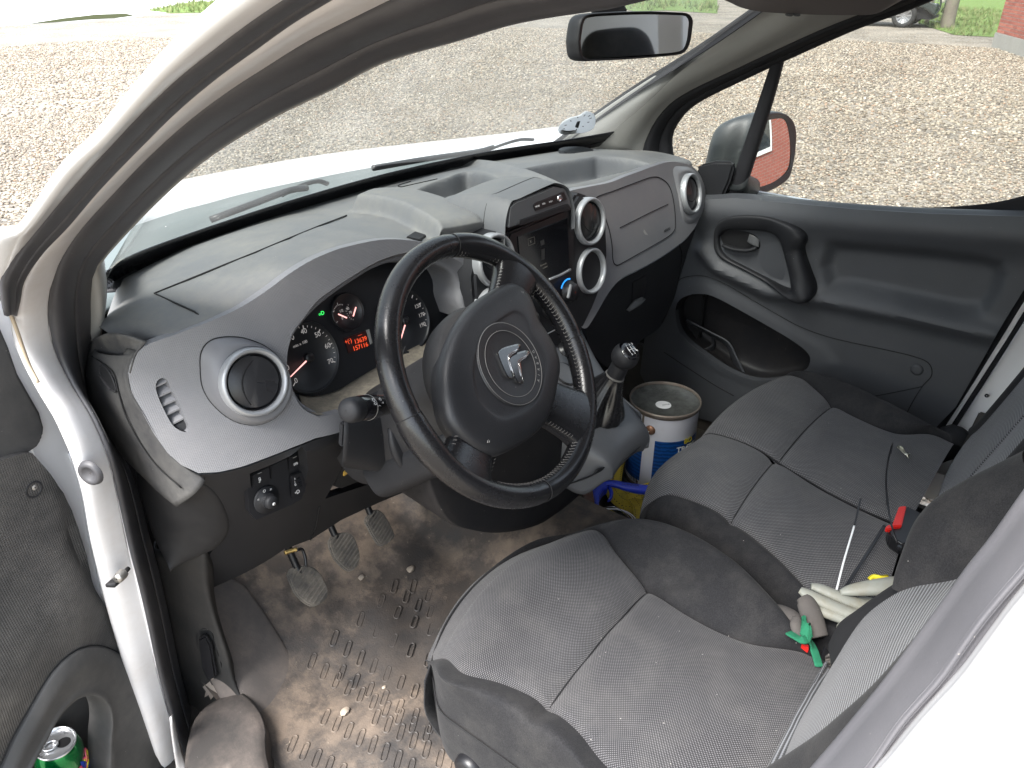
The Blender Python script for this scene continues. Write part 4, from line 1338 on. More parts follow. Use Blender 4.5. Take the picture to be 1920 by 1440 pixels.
arch = [D2(*p) for p in ((838, 318), (862, 312), (892, 309), (930, 313), (965, 322), (1000, 333), (1035, 348), (1060, 362))]
NX, NS = 400, 150
X_ = np.linspace(-.694, .66, NX)
Smat = np.linspace(0, 1, NS)
GX = np.repeat(X_[None, :], NS, 0)
GY = yf(X_)[None, :] * (1 - Smat[:, None]) + yb(X_)[None, :] * Smat[:, None]
GZ = z_base(GX, GY)
P2 = np.stack([GX, GY], -1)
def inset(poly, w):
    d = poly_dist(P2, np.array(poly)); i = in_poly(P2, poly)
    return np.where(i, smooth01(d / w), 0.0)
# raised centre section with a steep side towards the driver
dcen = poly_dist(P2, np.array(cent), closed=False)
icen = in_poly(P2, cent_poly)
cl = cr(cent, 60)
kn = np.argmin(np.linalg.norm(P2[:, :, None, :] - cl[None, None], axis=3), axis=2) / 59.0
fall = np.clip(kn / .28, 0, 1) * smooth01(1 - (dcen - .045) / .13)
GZ += np.where(icen, .032 * smooth01(dcen / .018) * smooth01(np.clip(fall * 1.5, 0, 1)), 0)
# low arch between the two trays
da = poly_dist(P2, np.array(arch), closed=False)
GZ += .012 * np.exp(-(da / .014) ** 2)
GZ -= .045 * inset(ctray, .013)
GZ -= .050 * inset(rtray, .016)
# rolled front edge
SS = np.repeat(Smat[:, None], NX, 1)
GZ -= .007 * np.clip(1 - SS / .05, 0, 1) ** 2
GZ += rng.normal(0, .00008, GZ.shape)
G = np.stack([GX, GY, GZ], -1)
front_drop = G[0] + np.stack([0 * X_, 0 * X_ + .012, -.03 * np.clip((X_ + .70) / .04, 0.05, 1)], 1)
G = np.concatenate([front_drop[None], G])
upper = grid_mesh('upper_panel', G, M_top, dash)
def T(px, py, off=.001):
    """point on the finished upper panel"""
    from math import isnan
    p = US(px, py, 2, lambda x, y: float(z_base(x, y)), .4, 3.0)
    i = int(round((p[0] - X_[0]) / (X_[1] - X_[0]))); i = min(max(i, 0), NX - 1)
    s = (p[1] - yf(p[0])) / (yb(p[0]) - yf(p[0])); j = int(round(np.clip(s, 0, 1) * (NS - 1)))
    return V3(p[0], p[1], GZ[j, i] + off)
tube('panel_seam', [T(*p) for p in ((650, 405), (600, 424), (540, 449), (480, 474), (420, 498), (350, 527), (290, 551), (330, 570), (365, 586), (397, 602))], .0013, M_seam, dash, n=60, k=6, spline=False)
tube('panel_seam', [T(*p) for p in ((485, 414), (520, 397), (600, 371), (700, 343), (800, 318), (870, 303), (920, 294))], .0016, M_seam, dash, n=50, k=6)
tube('panel_seam', [T(*p) for p in ((820, 336), (775, 346), (752, 351), (748, 348), (770, 341))], .0009, M_seam, dash, n=30, k=6)
nt_ = T(788, 441)
def TB(px, py):
    a_, b2 = D2(px, py); return V3(a_, b2, float(z_base(a_, b2)) + .0025)
prism('vent_notch', [TB(762, 446), TB(778, 436), TB(800, 443), TB(788, 452)], (0, 0, -.01), M_hole, dash, bevel=.001)
# speaker grilles in the corners
def grille(cpx, cpy, rpx, lab, side=1):
    c = T(cpx, cpy, .0015)
    R = .042
    g = lathe('speaker_grille', [(.001, .001), (R * .9, .001), (R, .0), (R * 1.02, -.004)], c, (0, -.05, 1), M_dark, dash, n=36)
    g['label'] = lab
    for k in range(-9, 10):
        y = k * R / 9.6; h = math.sqrt(max(R * R - y * y, 1e-6)) * .94
        box('grille_bar', c + V3(0, y, .0015), (2 * h, .0016, .0016), M_dark, g, bevel=0)
grille(214, 527, 1, 'ribbed speaker grille at the left end of the dashboard')
grille(1080, 284, 1, 'speaker grille at the right end of the dashboard')

# ---- left end cap of the dashboard and the lower panels
def f_low(x, z):
    ax = abs(x)
    e = max(0, ax - .50)
    return .172 + max(0, (.99 - z)) * .62 + 2.2 * e * e * (1.0 if x < 0 else .07) + max(0, z - .99) * .35
def Lw(px, py, off=0.0):
    return US(px, py, 1, f_low) - V3(0, off, 0)
def L2(px, py):
    p = US(px, py, 1, f_low); return (p[0], p[2])
eo = arc([(176, 652), (165, 668), (159, 690), (159, 720), (165, 755), (178, 790), (198, 822), (228, 855), (262, 888), (300, 925), (330, 950)], 24)
ei = arc([(258, 660), (247, 675), (240, 700), (242, 722), (250, 745), (268, 775), (293, 818), (318, 853), (343, 875), (365, 890), (385, 900)], 24)
EO = [U(a, b_, X=-.705) for a, b_ in eo]; EI = [F(*p) for p in ei]
endcap = patch('end_cap', [mix_rows(EO, EO, 0, dx=.01, dy=.03), EO, mix_rows(EO, EI, .3, dx=-.012, dy=-.006), mix_rows(EO, EI, .7, dx=-.010, dy=-.010), EI, mix_rows(EI, EI, 0, dy=.02)], M_endcap, dash, nu=30, nv=24, thick=.002)
M_corner = plastic('dusty_corner_plastic', (.035, .035, .037), .6, grain=600, gstr=.4, dust=.7, dustcol=(.20, .19, .17), dscale=24)
def XI(px, py, q):
    x = -.706 * (1 - q) + F(262, 660)[0] * q
    return U(px, py, X=x)
cor = [[XI(176, 634, 0), XI(206, 624, .35) , XI(240, 628, .75), F(276, 640)], [XI(172, 658, 0), XI(200, 662, .35), XI(232, 664, .75), F(256, 665)], [XI(167, 668, 0), XI(196, 688, .35), XI(226, 700, .75), F(245, 700)]]
patch('end_corner', cor, M_corner, dash, nu=20, nv=14, thick=.002)
def EC(px, py, off=0): return U(px, py, X=-.70 - off) 
pe = [(172, 648), (192, 678)]
ec = lambda px, py: (lambda t: EO[0] * 0 + UP(px, py, (EO[8] + EI[8]) / 2 + V3(-.013, -.012, 0), basis(V3(-.75, -.6, .2))[2]))(0)
ec = lambda px, py: on_obj(endcap, px, py, .004)
eye_o = [ec(*p) for p in cr([(190, 685), (203, 695), (212, 712), (218, 734), (205, 728), (193, 712), (187, 698)], 24, True)]
dh = prism('side_outlet', eye_o, (.02, .015, 0), M_hole, dash)
sweep('vane', [ec(188, 702), ec(198, 716), ec(210, 730)], rrect(.006, .002, .0008), M_darkdust, dh, up=(0, 0, 1), n=12)
tube('rim', eye_o, .0013, M_darkdust, dh, closed=True, n=30, k=6)
tube('end_cap_seam', [ec(*p) for p in ((172, 668), (190, 680), (212, 700), (222, 735), (236, 780), (262, 830), (295, 875), (340, 915))], .001, M_seam, dash, n=40, k=6)

low_o = [(330, 866), (345, 878), (372, 890), (410, 888), (450, 879), (500, 861), (545, 843), (590, 825), (640, 808), (643, 830), (640, 880), (625, 908), (610, 935), (640, 925), (700, 905), (800, 875), (800, 905), (740, 930), (700, 947), (640, 975), (586, 1010), (533, 1030), (434, 1086), (384, 1108), (378, 1060), (400, 1030), (428, 985), (410, 945), (366, 906)]
panel_hole = [(468, 888), (566, 838), (574, 846), (578, 880), (566, 925), (548, 940), (484, 966), (474, 955)]
sheet('lower_panel', [L2(*p) for p in low_o], [[L2(*p) for p in panel_hole]], lambda x, z: V3(x, f_low(x, z), z), M_dark, dash, step=.012, rim=.02, rimdir=(0, 1, 0))
lobe = arc([(262, 888), (300, 925), (330, 905), (366, 906), (400, 930), (428, 985), (412, 1020), (385, 1035), (330, 1052), (316, 1050)], 20)
lb_i = [Lw(*p) for p in arc([(366, 900), (395, 915), (418, 945), (430, 985), (418, 1015), (395, 1032), (350, 1046), (318, 1052)], 20)]
lb_o = [U(a, b_, X=-.70) for a, b_ in arc([(262, 888), (262, 905), (268, 930), (277, 960), (285, 990), (295, 1020), (305, 1040), (316, 1052)], 20)]
lb_o[-1] = (lb_i[-1] + lb_o[-1]) / 2
patch('lower_end_panel', [mix_rows(lb_o, lb_o, 0, dx=.01, dy=.03), lb_o, mix_rows(lb_o, lb_i, .35, dx=-.012, dy=-.022), mix_rows(lb_o, lb_i, .75, dx=-.006, dy=-.018), lb_i, mix_rows(lb_i, lb_i, 0, dy=.02)], M_darkdust, dash, nu=30, nv=24, thick=.002)
mp_ = mix_rows(lb_o, lb_i, .62, dx=-.011, dy=-.024)
tube('lower_panel_seam', [Lw(*p, off=.001) for p in ((582, 1012), (592, 985), (598, 950))], .0012, M_seam, dash, n=12, k=6)
# switch panel
n_sw = V3(0, -1, .12); n_sw /= np.linalg.norm(n_sw)
p_sw = Lw(520, 905) + V3(0, .012, 0)
def SW(px, py, off=0): return UP(px, py, p_sw + n_sw * off, n_sw)
swp = prism('switch_panel', [SW(*p) for p in [(462, 884), (572, 830), (584, 880), (566, 935), (548, 946), (480, 975), (468, 960)]], (0, .01, 0), M_black, dash)
rs, us, ns = basis(n_sw)
def button(pts, nm='button', lab=None):
    o = prism(nm, [SW(*p, off=.001) for p in pts], -n_sw * -.0045, M_black, swp, bevel=.0012)
    if lab: o['label'] = lab
    return o
button([(469, 889), (502, 872), (504, 898), (472, 914)], lab='left push switch with a triangle symbol')
button([(504, 871), (536, 856), (538, 883), (506, 898)], lab='blank switch cover')
button([(538, 855), (568, 842), (570, 870), (539, 884)], lab='right push switch')
button([(543, 890), (568, 880), (570, 922), (545, 933)], nm='headlamp_level_wheel')
def swtext(s, px, py, size): text('switch_symbol', s, size, SW(px, py, .0068), rs, us, M_print, swp, ext=.0001)
for p in ((487, 887), (553, 857)):
    prism('switch_mark', [SW(p[0] - 4, p[1] + 1, .0062), SW(p[0] + 3, p[1] - 2, .0062), SW(p[0] + 3, p[1] - 1, .0062), SW(p[0] - 4, p[1] + 2, .0062)], n_sw * .0006, M_trim, swp)
swtext('8', 487, 899, .008); swtext('=', 487, 904, .005); swtext('m', 554, 869, .009); swtext('o', 557, 868, .006)
swtext('2', 553, 898, .004); swtext('1', 553, 904, .004); swtext('0', 554, 909, .006); swtext('D', 559, 922, .008); swtext('=', 555, 924, .007)
for k in range(5):
    z_ = k * .0035 - .007
    q = SW(562, 905, .006)
    box('wheel_rib', q + us * z_, (.007, .0022, .003), M_dark, swp, bevel=.0005, M=[rs, us, ns])
# mirror adjuster knob
kc = SW(499, 936, .001)
kn = lathe('mirror_adjuster', [(.0205, 0), (.0205, .002), (.0195, .0032), (.011, .0034), (.0105, .012), (.0098, .0165), (.0085, .018), (.001, .0182)], kc, n_sw, M_dark, dash, n=36)
for k in range(30):
    a = 2 * math.pi * k / 30
    e = rs * math.cos(a) + us * math.sin(a)
    box('grip_rib', kc + e * .0106 + n_sw * .0085, (.0009, .0010, .0065), M_dark, kn, bevel=0, M=[e, np.cross(n_sw, e), n_sw])
lathe('dot', [(.001, .0005), (.0022, .0004), (.0023, 0)], kc + n_sw * .0182 - us * .002, n_sw, M_print, kn, n=12)
for a, s in ((150, '<'), (95, 'O'), (55, '>')):
    e = rs * math.cos(math.radians(a)) + us * math.sin(math.radians(a))
    text('knob_mark', s if s == 'O' else ('\u25b8' if 0 else s), .006, kc + e * .0155 + n_sw * .0036, rs, us, M_print, kn, ext=.0001)

# open cubby gap under the column with a yellow tag inside
gap = prism('cubby', [Lw(*p, off=.001) for p in ((645, 872), (700, 862), (770, 850), (800, 862), (740, 880), (690, 895), (640, 915), (628, 912))], (0, .05, -.004), M_hole, dash)
prism('yellow_tag', [Lw(*p, off=.004) for p in ((643, 884), (651, 878), (650, 886), (642, 891))], (0, .003, 0), plastic('yellow_label', (.62, .4, .08), .6, grain=0), gap)

# ---- instrument cluster
n_cl = V3(-.02, -.94, .34); n_cl /= np.linalg.norm(n_cl)
p_cl = U(690, 640, Y=.262)
def CP(px, py, off=0.0): return UP(px, py, p_cl + n_cl * off, n_cl)
rc, uc, nc = basis(n_cl)
M_face = plastic('instrument_face', (.010, .011, .014), .4, grain=0)
clus = prism('instrument_cluster', [CP(*p) for p in ((530, 800), (520, 600), (600, 520), (720, 470), (860, 460), (930, 560), (930, 660), (800, 720), (640, 800))], (0, .03, 0), M_face, dash)
M_dig = emis('pale_lit_print', (.8, .76, .74), .08)
M_lcd = emis('red_display_digits', (1.0, .10, .03), .30)
M_lcdb = emis('red_display_ground', (.04, .004, .003), .06)
M_green = emis('green_telltale', (.05, .9, .15), .5)
M_needle = emis('pink_needle', (1.0, .45, .42), .5)
def dial(px, py, R, t0, t1, nmaj, nmin, labels, lsize, needle, nm='dial', lab=None, lr=.74):
    c = CP(px, py, .001)
    d = lathe(nm, [(.001, .001), (R * .93, .001), (R * .955, .004), (R, .0065), (R * 1.03, .003), (R * 1.03, -.002)], c, n_cl, M_face, clus, n=64)
    if lab: d['label'] = lab
    tot = nmaj * nmin
    V = []; Fq = []
    for k in range(tot + 1):
        a = math.radians(t0 + (t1 - t0) * k / tot)
        e = rc * math.cos(a) + uc * math.sin(a); pq = np.cross(n_cl, e)
        big = k % nmin == 0
        l = R * (.11 if big else .06); w = R * (.014 if big else .007)
        s = len(V)
        for (q, v) in ((.91, -1), (.91, 1), (.91 - l / R, 1), (.91 - l / R, -1)):
            V.append(c + e * R * q + pq * w * v + n_cl * .0016)
        Fq.append((s, s + 1, s + 2, s + 3))
    mobj('scale_marks', V, Fq, M_dig, d, smooth=False)
    for k, s in enumerate(labels):
        if not s: continue
        a = math.radians(t0 + (t1 - t0) * k / nmaj)
        e = rc * math.cos(a) + uc * math.sin(a)
        text('numeral', s, lsize, c + e * R * lr + n_cl * .0016, rc, uc, M_dig, d, ext=.0001)
    if needle is not None:
        a = math.radians(needle)
        e = rc * math.cos(a) + uc * math.sin(a); pq = np.cross(n_cl, e)
        prism('needle', [c + n_cl * .006 - pq * .0011, c + e * R * .85 + n_cl * .006 - pq * .0005, c + e * R * .85 + n_cl * .006 + pq * .0005, c + n_cl * .006 + pq * .0011], n_cl * .001, M_needle, d)
        lathe('needle_cap', [(.001, .009), (.006, .009), (.0075, .007), (.008, .002)], c, n_cl, M_black, d, n=24)
    return d
dial(576, 671, .0525, 218, -28, 7, 4, ['0', '10', '20', '30', '40', '50', '60', '70'], .0105, 200, lab='rev counter dial, 0 to 70, at the left of the cluster')
text('dial_print', 'min x 100', .0062, CP(563, 645, .003), rc, uc, M_dig, clus, ext=.0001)
dial(757, 602, .0525, 218, -28, 10, 2, ['10', '30', '50', '70', '90', '110', '130', '', '150', '170', '190'], .0095, 228, lab='speedometer dial at the right of the cluster')
gd = dial(650, 585, .029, 200, 160, 1, 1, [], .005, None, nm='small_gauge', lab='small fuel and temperature gauge above the display')
for s, px, py, z_ in (('1/2', 640, 583, .0058), ('90', 652, 579, .0058), ('70', 657, 586, .0058), ('0', 642, 597, .0058), ('\u2013', 648, 583, .005), ('1', 633, 570, .005)):
    text('gauge_numeral', s, z_, CP(px, py, .003), rc, uc, M_dig, gd, ext=.0001)
for a, b_ in (((634, 589), (650, 596)), ((667, 576), (662, 593))):
    A_, B_ = CP(*a, .006), CP(*b_, .006); e = (B_ - A_); q = np.cross(n_cl, e); q = q / np.linalg.norm(q) * .0009
    prism('needle', [A_ - q, B_ - q, B_ + q, A_ + q], n_cl * .001, M_needle, gd)
V = []; Fq = []
for k in range(9):
    for c2, a0, a1 in ((CP(640, 588, .0025), 150, 60), (CP(664, 583, .0025), 120, 240)):
        a = math.radians(a0 + (a1 - a0) * k / 8); e = rc * math.cos(a) + uc * math.sin(a); q = np.cross(n_cl, e); s = len(V)
        V += [c2 + e * .013 - q * .0004, c2 + e * .0145 - q * .0004, c2 + e * .0145 + q * .0004, c2 + e * .013 + q * .0004]; Fq.append((s, s + 1, s + 2, s + 3))
mobj('scale_marks', V, Fq, M_dig, gd, smooth=False)
lcd = prism('display', [CP(*p, .002) for p in ((646, 634), (686, 620), (694, 648), (654, 662))], -n_cl * .001, M_lcdb, clus)
dx_ = CP(684, 630, 0) - CP(660, 638, 0)
text('display_digits', '13639', .0100, CP(676, 638, .0030), dx_, uc, M_lcd, lcd, ext=.0001)
text('display_digits', '157116', .0100, CP(676, 650, .0030), dx_, uc, M_lcd, lcd, ext=.0001)
text('display_digits', '-----', .005, CP(675, 628, .0030), dx_, uc, M_lcd, lcd, ext=.0001)
text('display_symbol', '+(\u00b7)', .009, CP(653, 640, .0030), dx_, uc, M_lcd, lcd, ext=.0001)
prism('light_strip', [CP(*p, .002) for p in ((686, 619), (692, 617), (698, 643), (694, 646))], n_cl * .0005, M_trim, clus)
text('telltale', 'D', .008, CP(605, 587, .002), rc, uc, M_green, clus, ext=.0001)
text('telltale', '=', .008, CP(600, 590, .002), rc, uc, M_green, clus, ext=.0001)
# dusty shelf below the dials
sh_b = [CP(*p) for p in arc([(560, 742), (590, 745), (630, 735), (690, 700), (760, 660), (830, 625), (900, 590)], 20)]
sh_f = [F(*p) + V3(0, .004, -.002) for p in arc([(575, 772), (605, 779), (640, 775), (700, 745), (760, 722), (830, 695), (910, 655)], 20)]
M_ledge = plastic('dusty_ledge', (.05, .047, .042), .7, grain=500, dust=1.0, dustcol=(.26, .23, .18), dscale=16, updust=.6)
patch('cluster_shelf', [sh_b, mix_rows(sh_b, sh_f, .5, dz=-.003), sh_f], M_ledge, dash, nu=30, nv=10, thick=.002)

# ---- centre stack: pod with button strip, touch screen, vents, heater knobs
n_s = V3(-.03, -1, .16); n_s /= np.linalg.norm(n_s)
p_s = U(1010, 450, Y=.185)
def CS(px, py, off=0.0): return UP(px, py, p_s + n_s * off, n_s)
rs2, us2, ns2 = basis(n_s)
stack_o = [(905, 455), (940, 432), (955, 428), (1075, 378), (1085, 362), (1120, 374), (1138, 410), (1140, 480), (1132, 530), (1112, 580), (1090, 625), (1060, 650), (1000, 660), (920, 620), (893, 590), (888, 520)]
stack = prism('centre_stack', [CS(*p) for p in stack_o], (0, .05, 0), M_dark, dash, bevel=.006)
# pod
pf = [(946, 470), (947, 418), (957, 380), (975, 371), (1030, 346), (1045, 343), (1062, 350), (1071, 365), (1077, 392), (1077, 428)]
pfront = [CS(*p, off=.012) for p in pf]
def podrow(dy, dz, kx=1.0):
    c = sum(pfront) / len(pfront)
    return [V3(c[0] + (p[0] - c[0]) * kx, p[1] + dy, p[2] + dz * (1 if p[2] > 1.17 else .6)) for p in pfront]
pod = patch('screen_pod', [podrow(.005, -.004, .97), podrow(0, -.001, .99), podrow(.004, 0, 1.0), podrow(.05, .002, 1.0), podrow(.10, -.006, 1.0), podrow(.15, -.02, .98), podrow(.19, -.05, .95)], M_topc, dash, nu=40, nv=24)
prism('pod_face', [CS(*p, off=.013) for p in ((953, 428), (956, 388), (968, 378), (1040, 350), (1060, 354), (1068, 370), (1073, 393))], (0, .01, 0), M_topc, dash, bevel=.002)
tube('pod_seam', [q + V3(0, .045, .001) for q in pfront[:3]] + [q + V3(0, .045, .002) for q in pfront[3:]], .0009, M_seam, dash, n=40, k=6)
strip = prism('button_strip', [CS(*p, off=.0145) for p in ((1000, 386), (1003, 381), (1058, 359), (1064, 374), (1050, 380), (1004, 396))], (0, .004, 0), M_black, dash, bevel=.001)
dxs = CS(1050, 370) - CS(1010, 385)
for s, px, py, z_ in (('MENU', 1008, 387, .0042), ('VOL-', 1020, 382, .0042), ('VOL+', 1033, 378, .0042)):
    text('button_lettering', s, z_, CS(px, py, .0152), dxs, us2, M_print, strip, ext=.0001)
lathe('round_button', [(.001, .001), (.004, .001), (.005, .002), (.0058, .001), (.006, -.001)], CS(1049, 372, .0150), n_s, M_chrome, strip, n=20)
prism('pod_ledge', [CS(*p, off=.016) for p in ((972, 420), (975, 413), (1066, 382), (1072, 392), (975, 424))], (0, .004, 0), M_dark, dash, bevel=.001)
scr = prism('touch_screen', [CS(*p, off=.004) for p in ((952, 452), (957, 436), (1072, 388), (1078, 400), (1077, 508), (1020, 548), (965, 560))], (0, .01, 0), M_black, dash, bevel=.003)
prism('screen_glass', [CS(*p, off=.0062) for p in ((971, 444), (1065, 409), (1068, 506), (1026, 524), (980, 545))], (0, .003, 0), M_gloss, scr, bevel=.0008)
sweep('screen_trim', [CS(1030, 524, .008), CS(1052, 515, .008), CS(1070, 505, .008)], rrect(.004, .003, .001), M_silver, scr, up=n_s, n=8)
M_dim = emis('dim_screen_print', (.30, .28, .24), .05)
text('screen_symbol', 'x', .010, CS(995, 452, .0068), dxs, us2, M_dim, scr, ext=.0001)
tube('screen_key', [CS(*p, .0066) for p in ((990, 448), (1002, 444), (1003, 456), (991, 461))], .0003, M_dim, scr, closed=True, spline=False, k=4)
M_dim2 = emis('very_dim_screen_print', (.06, .065, .065), .03)
prism('screen_figure', [CS(*p, .0066) for p in ((1013, 452), (1020, 449), (1021, 458), (1014, 461))], n_s * .0003, M_dim2, scr)
prism('screen_figure', [CS(*p, .0066) for p in ((1015, 468), (1021, 466), (1021, 486), (1015, 488))], n_s * .0003, M_dim2, scr)
text('screen_lettering', 'Bluetooth', .0045, CS(1019, 496, .0068), dxs, us2, M_dim, scr, ext=.0001)
text('screen_lettering', 'enabled', .0045, CS(1022, 501, .0068), dxs, us2, M_dim, scr, ext=.0001)
nv = n_s
vent(CS(930, 488, .006), nv, .045, 'upper vent left of the screen', ang=80)
vent(CS(926, 586, .004), nv, .044, 'lower vent left of the screen', disc=False)
M_lens = plastic('dark_vent_disc', (.03, .031, .032), .25, grain=0)
vent(CS(1107, 415, .006), nv, .045, 'upper vent right of the screen with closed disc', ang=60, flapmat=M_lens)
vent(CS(1109, 508, .004), nv, .045, 'lower vent right of the screen, open and black', disc=False, deep=.05)
for (px, py, R, l) in ((1066, 547, .021, 'heater knob with blue mark'), (1030, 575, .021, 'middle heater knob'), (990, 600, .021, 'left heater knob')):
    kb = lathe('heater_knob', [(.001, .016), (R * .7, .016), (R * .78, .014), (R * .82, .004), (R, .003), (R * 1.02, 0)], CS(px, py, .003), n_s, M_black, stack, n=32)
    kb['label'] = l
    c = CS(px, py, .020)
    a = math.radians(60); e = rs2 * math.cos(a) + us2 * math.sin(a); q = np.cross(n_s, e)
    prism('pointer', [c - e * .012 - q * .003, c + e * .014 - q * .003, c + e * .014 + q * .003, c - e * .012 + q * .003], n_s * .004, M_silver, kb, bevel=.001)
blu = [CS(1066, 547, .007) + .024 * (rs2 * math.cos(t) + us2 * math.sin(t)) for t in np.linspace(1.2, 2.6, 12)]
sweep('blue_mark', blu, rrect(.003, .001, .0004), emis('blue_print', (.02, .25, .8), .5), stack, up=n_s)
redm = [CS(1066, 547, .007) + .024 * (rs2 * math.cos(t) + us2 * math.sin(t)) for t in np.linspace(-.9, .2, 10)]
sweep('red_mark', redm, rrect(.0025, .001, .0004), emis('red_print', (.8, .05, .02), .4), stack, up=n_s)
sweep('radio_trim', [CS(1000, 640, .003), CS(1030, 624, .003), CS(1056, 611, .003)], rrect(.002, .002, .0006), M_silver, stack, up=n_s)

# ---- lower right: glove box under the fascia
glo = [(1304, 428), (1285, 450), (1262, 468), (1230, 489), (1195, 508), (1165, 524), (1142, 550), (1120, 587), (1100, 617), (1110, 660), (1150, 690), (1200, 640), (1240, 610), (1262, 560), (1278, 510), (1290, 470)]
def f_glo(x, z): return f_fas(x, min(z, 1.08)) + max(0, (1.08 - z)) * .35 + .004
def GP(px, py, off=0): return US(px, py, 1, f_glo) - V3(0, off, 0)
gsh = sheet('glove_box', [(lambda p: (p[0], p[2]))(US(*p, 1, f_glo)) for p in cr(glo, 70, True)], [], lambda x, z: V3(x, f_glo(x, z), z), M_dark, dash, step=.015, rim=.03, rimdir=(0, 1, 0))
prism('glove_box_catch', [GP(*p, off=.001) for p in ((1185, 530), (1211, 515), (1212, 530), (1206, 560), (1184, 575))], (0, .002, 0), M_black, dash, bevel=.001)
patch('catch_pull', [[GP(1175, 582, .008), GP(1190, 570, .014), GP(1205, 560, .008)], [GP(1174, 580, .001), GP(1188, 562, .003), GP(1203, 556, .001)]], M_topc, dash, nu=8, nv=4, thick=.002)
tube('glove_box_seam', [GP(*p, off=.001) for p in ((1272, 455), (1278, 480), (1272, 520), (1262, 560), (1240, 606))], .001, M_seam, dash, n=20, k=6)
# dark rear of the footwell under the dash on the passenger side
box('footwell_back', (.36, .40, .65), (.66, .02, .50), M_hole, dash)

# ---- centre console (lower nose carrying the gear lever)
M_cons = plastic('pale_grey_console', (.075, .078, .086), .45, grain=500, gstr=.2, dust=.1)
def crow(y, z, x0, x1, h):
    """row across the nose from left underside to right underside"""
    xm = (x0 + x1) / 2; w = (x1 - x0) / 2
    return [V3(xm - w * .98, y + .0, z - h), V3(xm - w, y, z - h * .4), V3(xm - w * .88, y, z - .010), V3(xm - w * .5, y, z), V3(xm, y, z + .003), V3(xm + w * .5, y, z), V3(xm + w * .88, y, z - .010), V3(xm + w, y, z - h * .4), V3(xm + w * .98, y, z - h)]
cons = patch('centre_console', [crow(.235, 1.00, -.14, .125, .10), crow(.19, .965, -.14, .125, .10), crow(.12, .905, -.13, .10, .12), crow(.06, .862, -.12, .085, .12), crow(.01, .838, -.11, .068, .11), crow(-.024, .822, -.095, .052, .06), crow(-.036, .80, -.085, .045, .03), crow(-.030, .775, -.085, .042, .01)], M_cons, dash, nu=50, nv=50, thick=.002)
low_ = [[V3(-.12, y, z), V3(-.05, y - .01, z - .004), V3(.03, y - .01, z - .004), V3(.072, y, z)] for y, z in ((-.012, .785), (.03, .75), (.10, .70), (.2, .64))]
patch('console_underside', [[V3(-.115, -.02, .80), V3(-.05, -.035, .79), V3(.02, -.035, .79), V3(.06, -.02, .80)]] + low_, M_dark, dash, nu=20, nv=20, thick=.002)
patch('console_side', [[V3(.070, y, z) for y, z in ((.0, .82), (.06, .85), (.14, .90), (.24, .96))], [V3(.074, y, z) for y, z in ((.0, .79), (.06, .79), (.14, .80), (.24, .82))], [V3(.074, y, z) for y, z in ((.03, .70), (.08, .66), (.15, .62), (.24, .58))]], M_cons, dash, nu=16, nv=10, thick=.002)
lathe('cup_socket', [(.022, .002), (.024, .004), (.026, .002), (.026, -.004)], V3(-.02, .115, .905), V3(0, -.55, .83), M_black, dash, n=24)
lathe('lighter_socket', [(.001, .022), (.010, .022), (.012, .018), (.012, .002), (.016, .001), (.017, -.002)], U(1062, 655, Y=.125), V3(0, -.6, .8), M_black, dash, n=24)
oo = U(1085, 880, Y=.03)

# ---- footwell: kick panel, bonnet release, floor mat, steering column lower cover
fw = thing('floor_covering', 'dirty dark rubber floor covering with moulded ridges in the driver footwell', 'floor mat', (-.4, .2, .40))
def mat_floor():
    m, nt, b = newmat('muddy_rubber_floor')
    co = coords(nt)
    n1 = noise(nt, co, 5, 9, .62); n2 = noise(nt, co, 22, 8, .7); n3 = noise(nt, co, 90, 4, .7)
    mud = ramp(nt, math_(nt, 'ADD', math_(nt, 'MULTIPLY', n1, .7), math_(nt, 'MULTIPLY', n2, .3)), [(.36, 0), (.48, .55), (.62, .95)])
    c = mixc(nt, n2, (.125, .09, .066), (.29, .225, .17))
    wet = ramp(nt, noise(nt, co, 9, 7, .7), [(.46, 1), (.58, 0)])
    gq = node(nt, 'ShaderNodeVectorMath', operation='DISTANCE'); lk(nt, co, gq.inputs[0]); gq.inputs[1].default_value = (-.36, .235, .42)
    blot = math_(nt, 'SUBTRACT', .17, math_(nt, 'ADD', gq.outputs['Value'], math_(nt, 'MULTIPLY', math_(nt, 'SUBTRACT', noise(nt, co, 14, 6, .75), .5), .38)))
    wet = math_(nt, 'MAXIMUM', wet, ramp(nt, blot, [(0, 0), (.06, 1)]))
    c = mixc(nt, math_(nt, 'MULTIPLY', wet, .72), c, (.03, .027, .026))
    c = mixc(nt, mud, (.042, .040, .040), c)
    sp = ramp(nt, n3, [(.66, 0), (.72, .8)])
    c = mixc(nt, math_(nt, 'MULTIPLY', sp, mud), c, (.36, .30, .23))
    lk(nt, c, b.inputs['Base Color'])
    lk(nt, ramp(nt, mud, [(0, .45), (1, .88)]), b.inputs['Roughness'])
    v = node(nt, 'ShaderNodeTexVoronoi'); v.inputs['Scale'].default_value = 330
    lk(nt, co, v.inputs['Vector'])
    bn = bump(nt, v.outputs['Distance'], .35, .0006)
    bn = bump(nt, n1, .4, .012, bn); bn = bump(nt, n2, .35, .004, bn)
    lk(nt, bn, b.inputs['Normal'])
    return m
M_mat = mat_floor()
M_carpet = plastic('dusty_black_kick_panel', (.018, .018, .018), .75, grain=250, gstr=.5, dust=.2, dustcol=(.16, .13, .11), dscale=9)
M_slab = plastic('dusty_footrest_slab', (.095, .083, .076), .8, grain=350, gstr=.5, dust=.85, dustcol=(.21, .17, .145), dscale=12)
M_footrest = plastic('dusty_footrest', (.05, .045, .042), .8, grain=350, gstr=.5, dust=.85, dustcol=(.19, .155, .135), dscale=12)
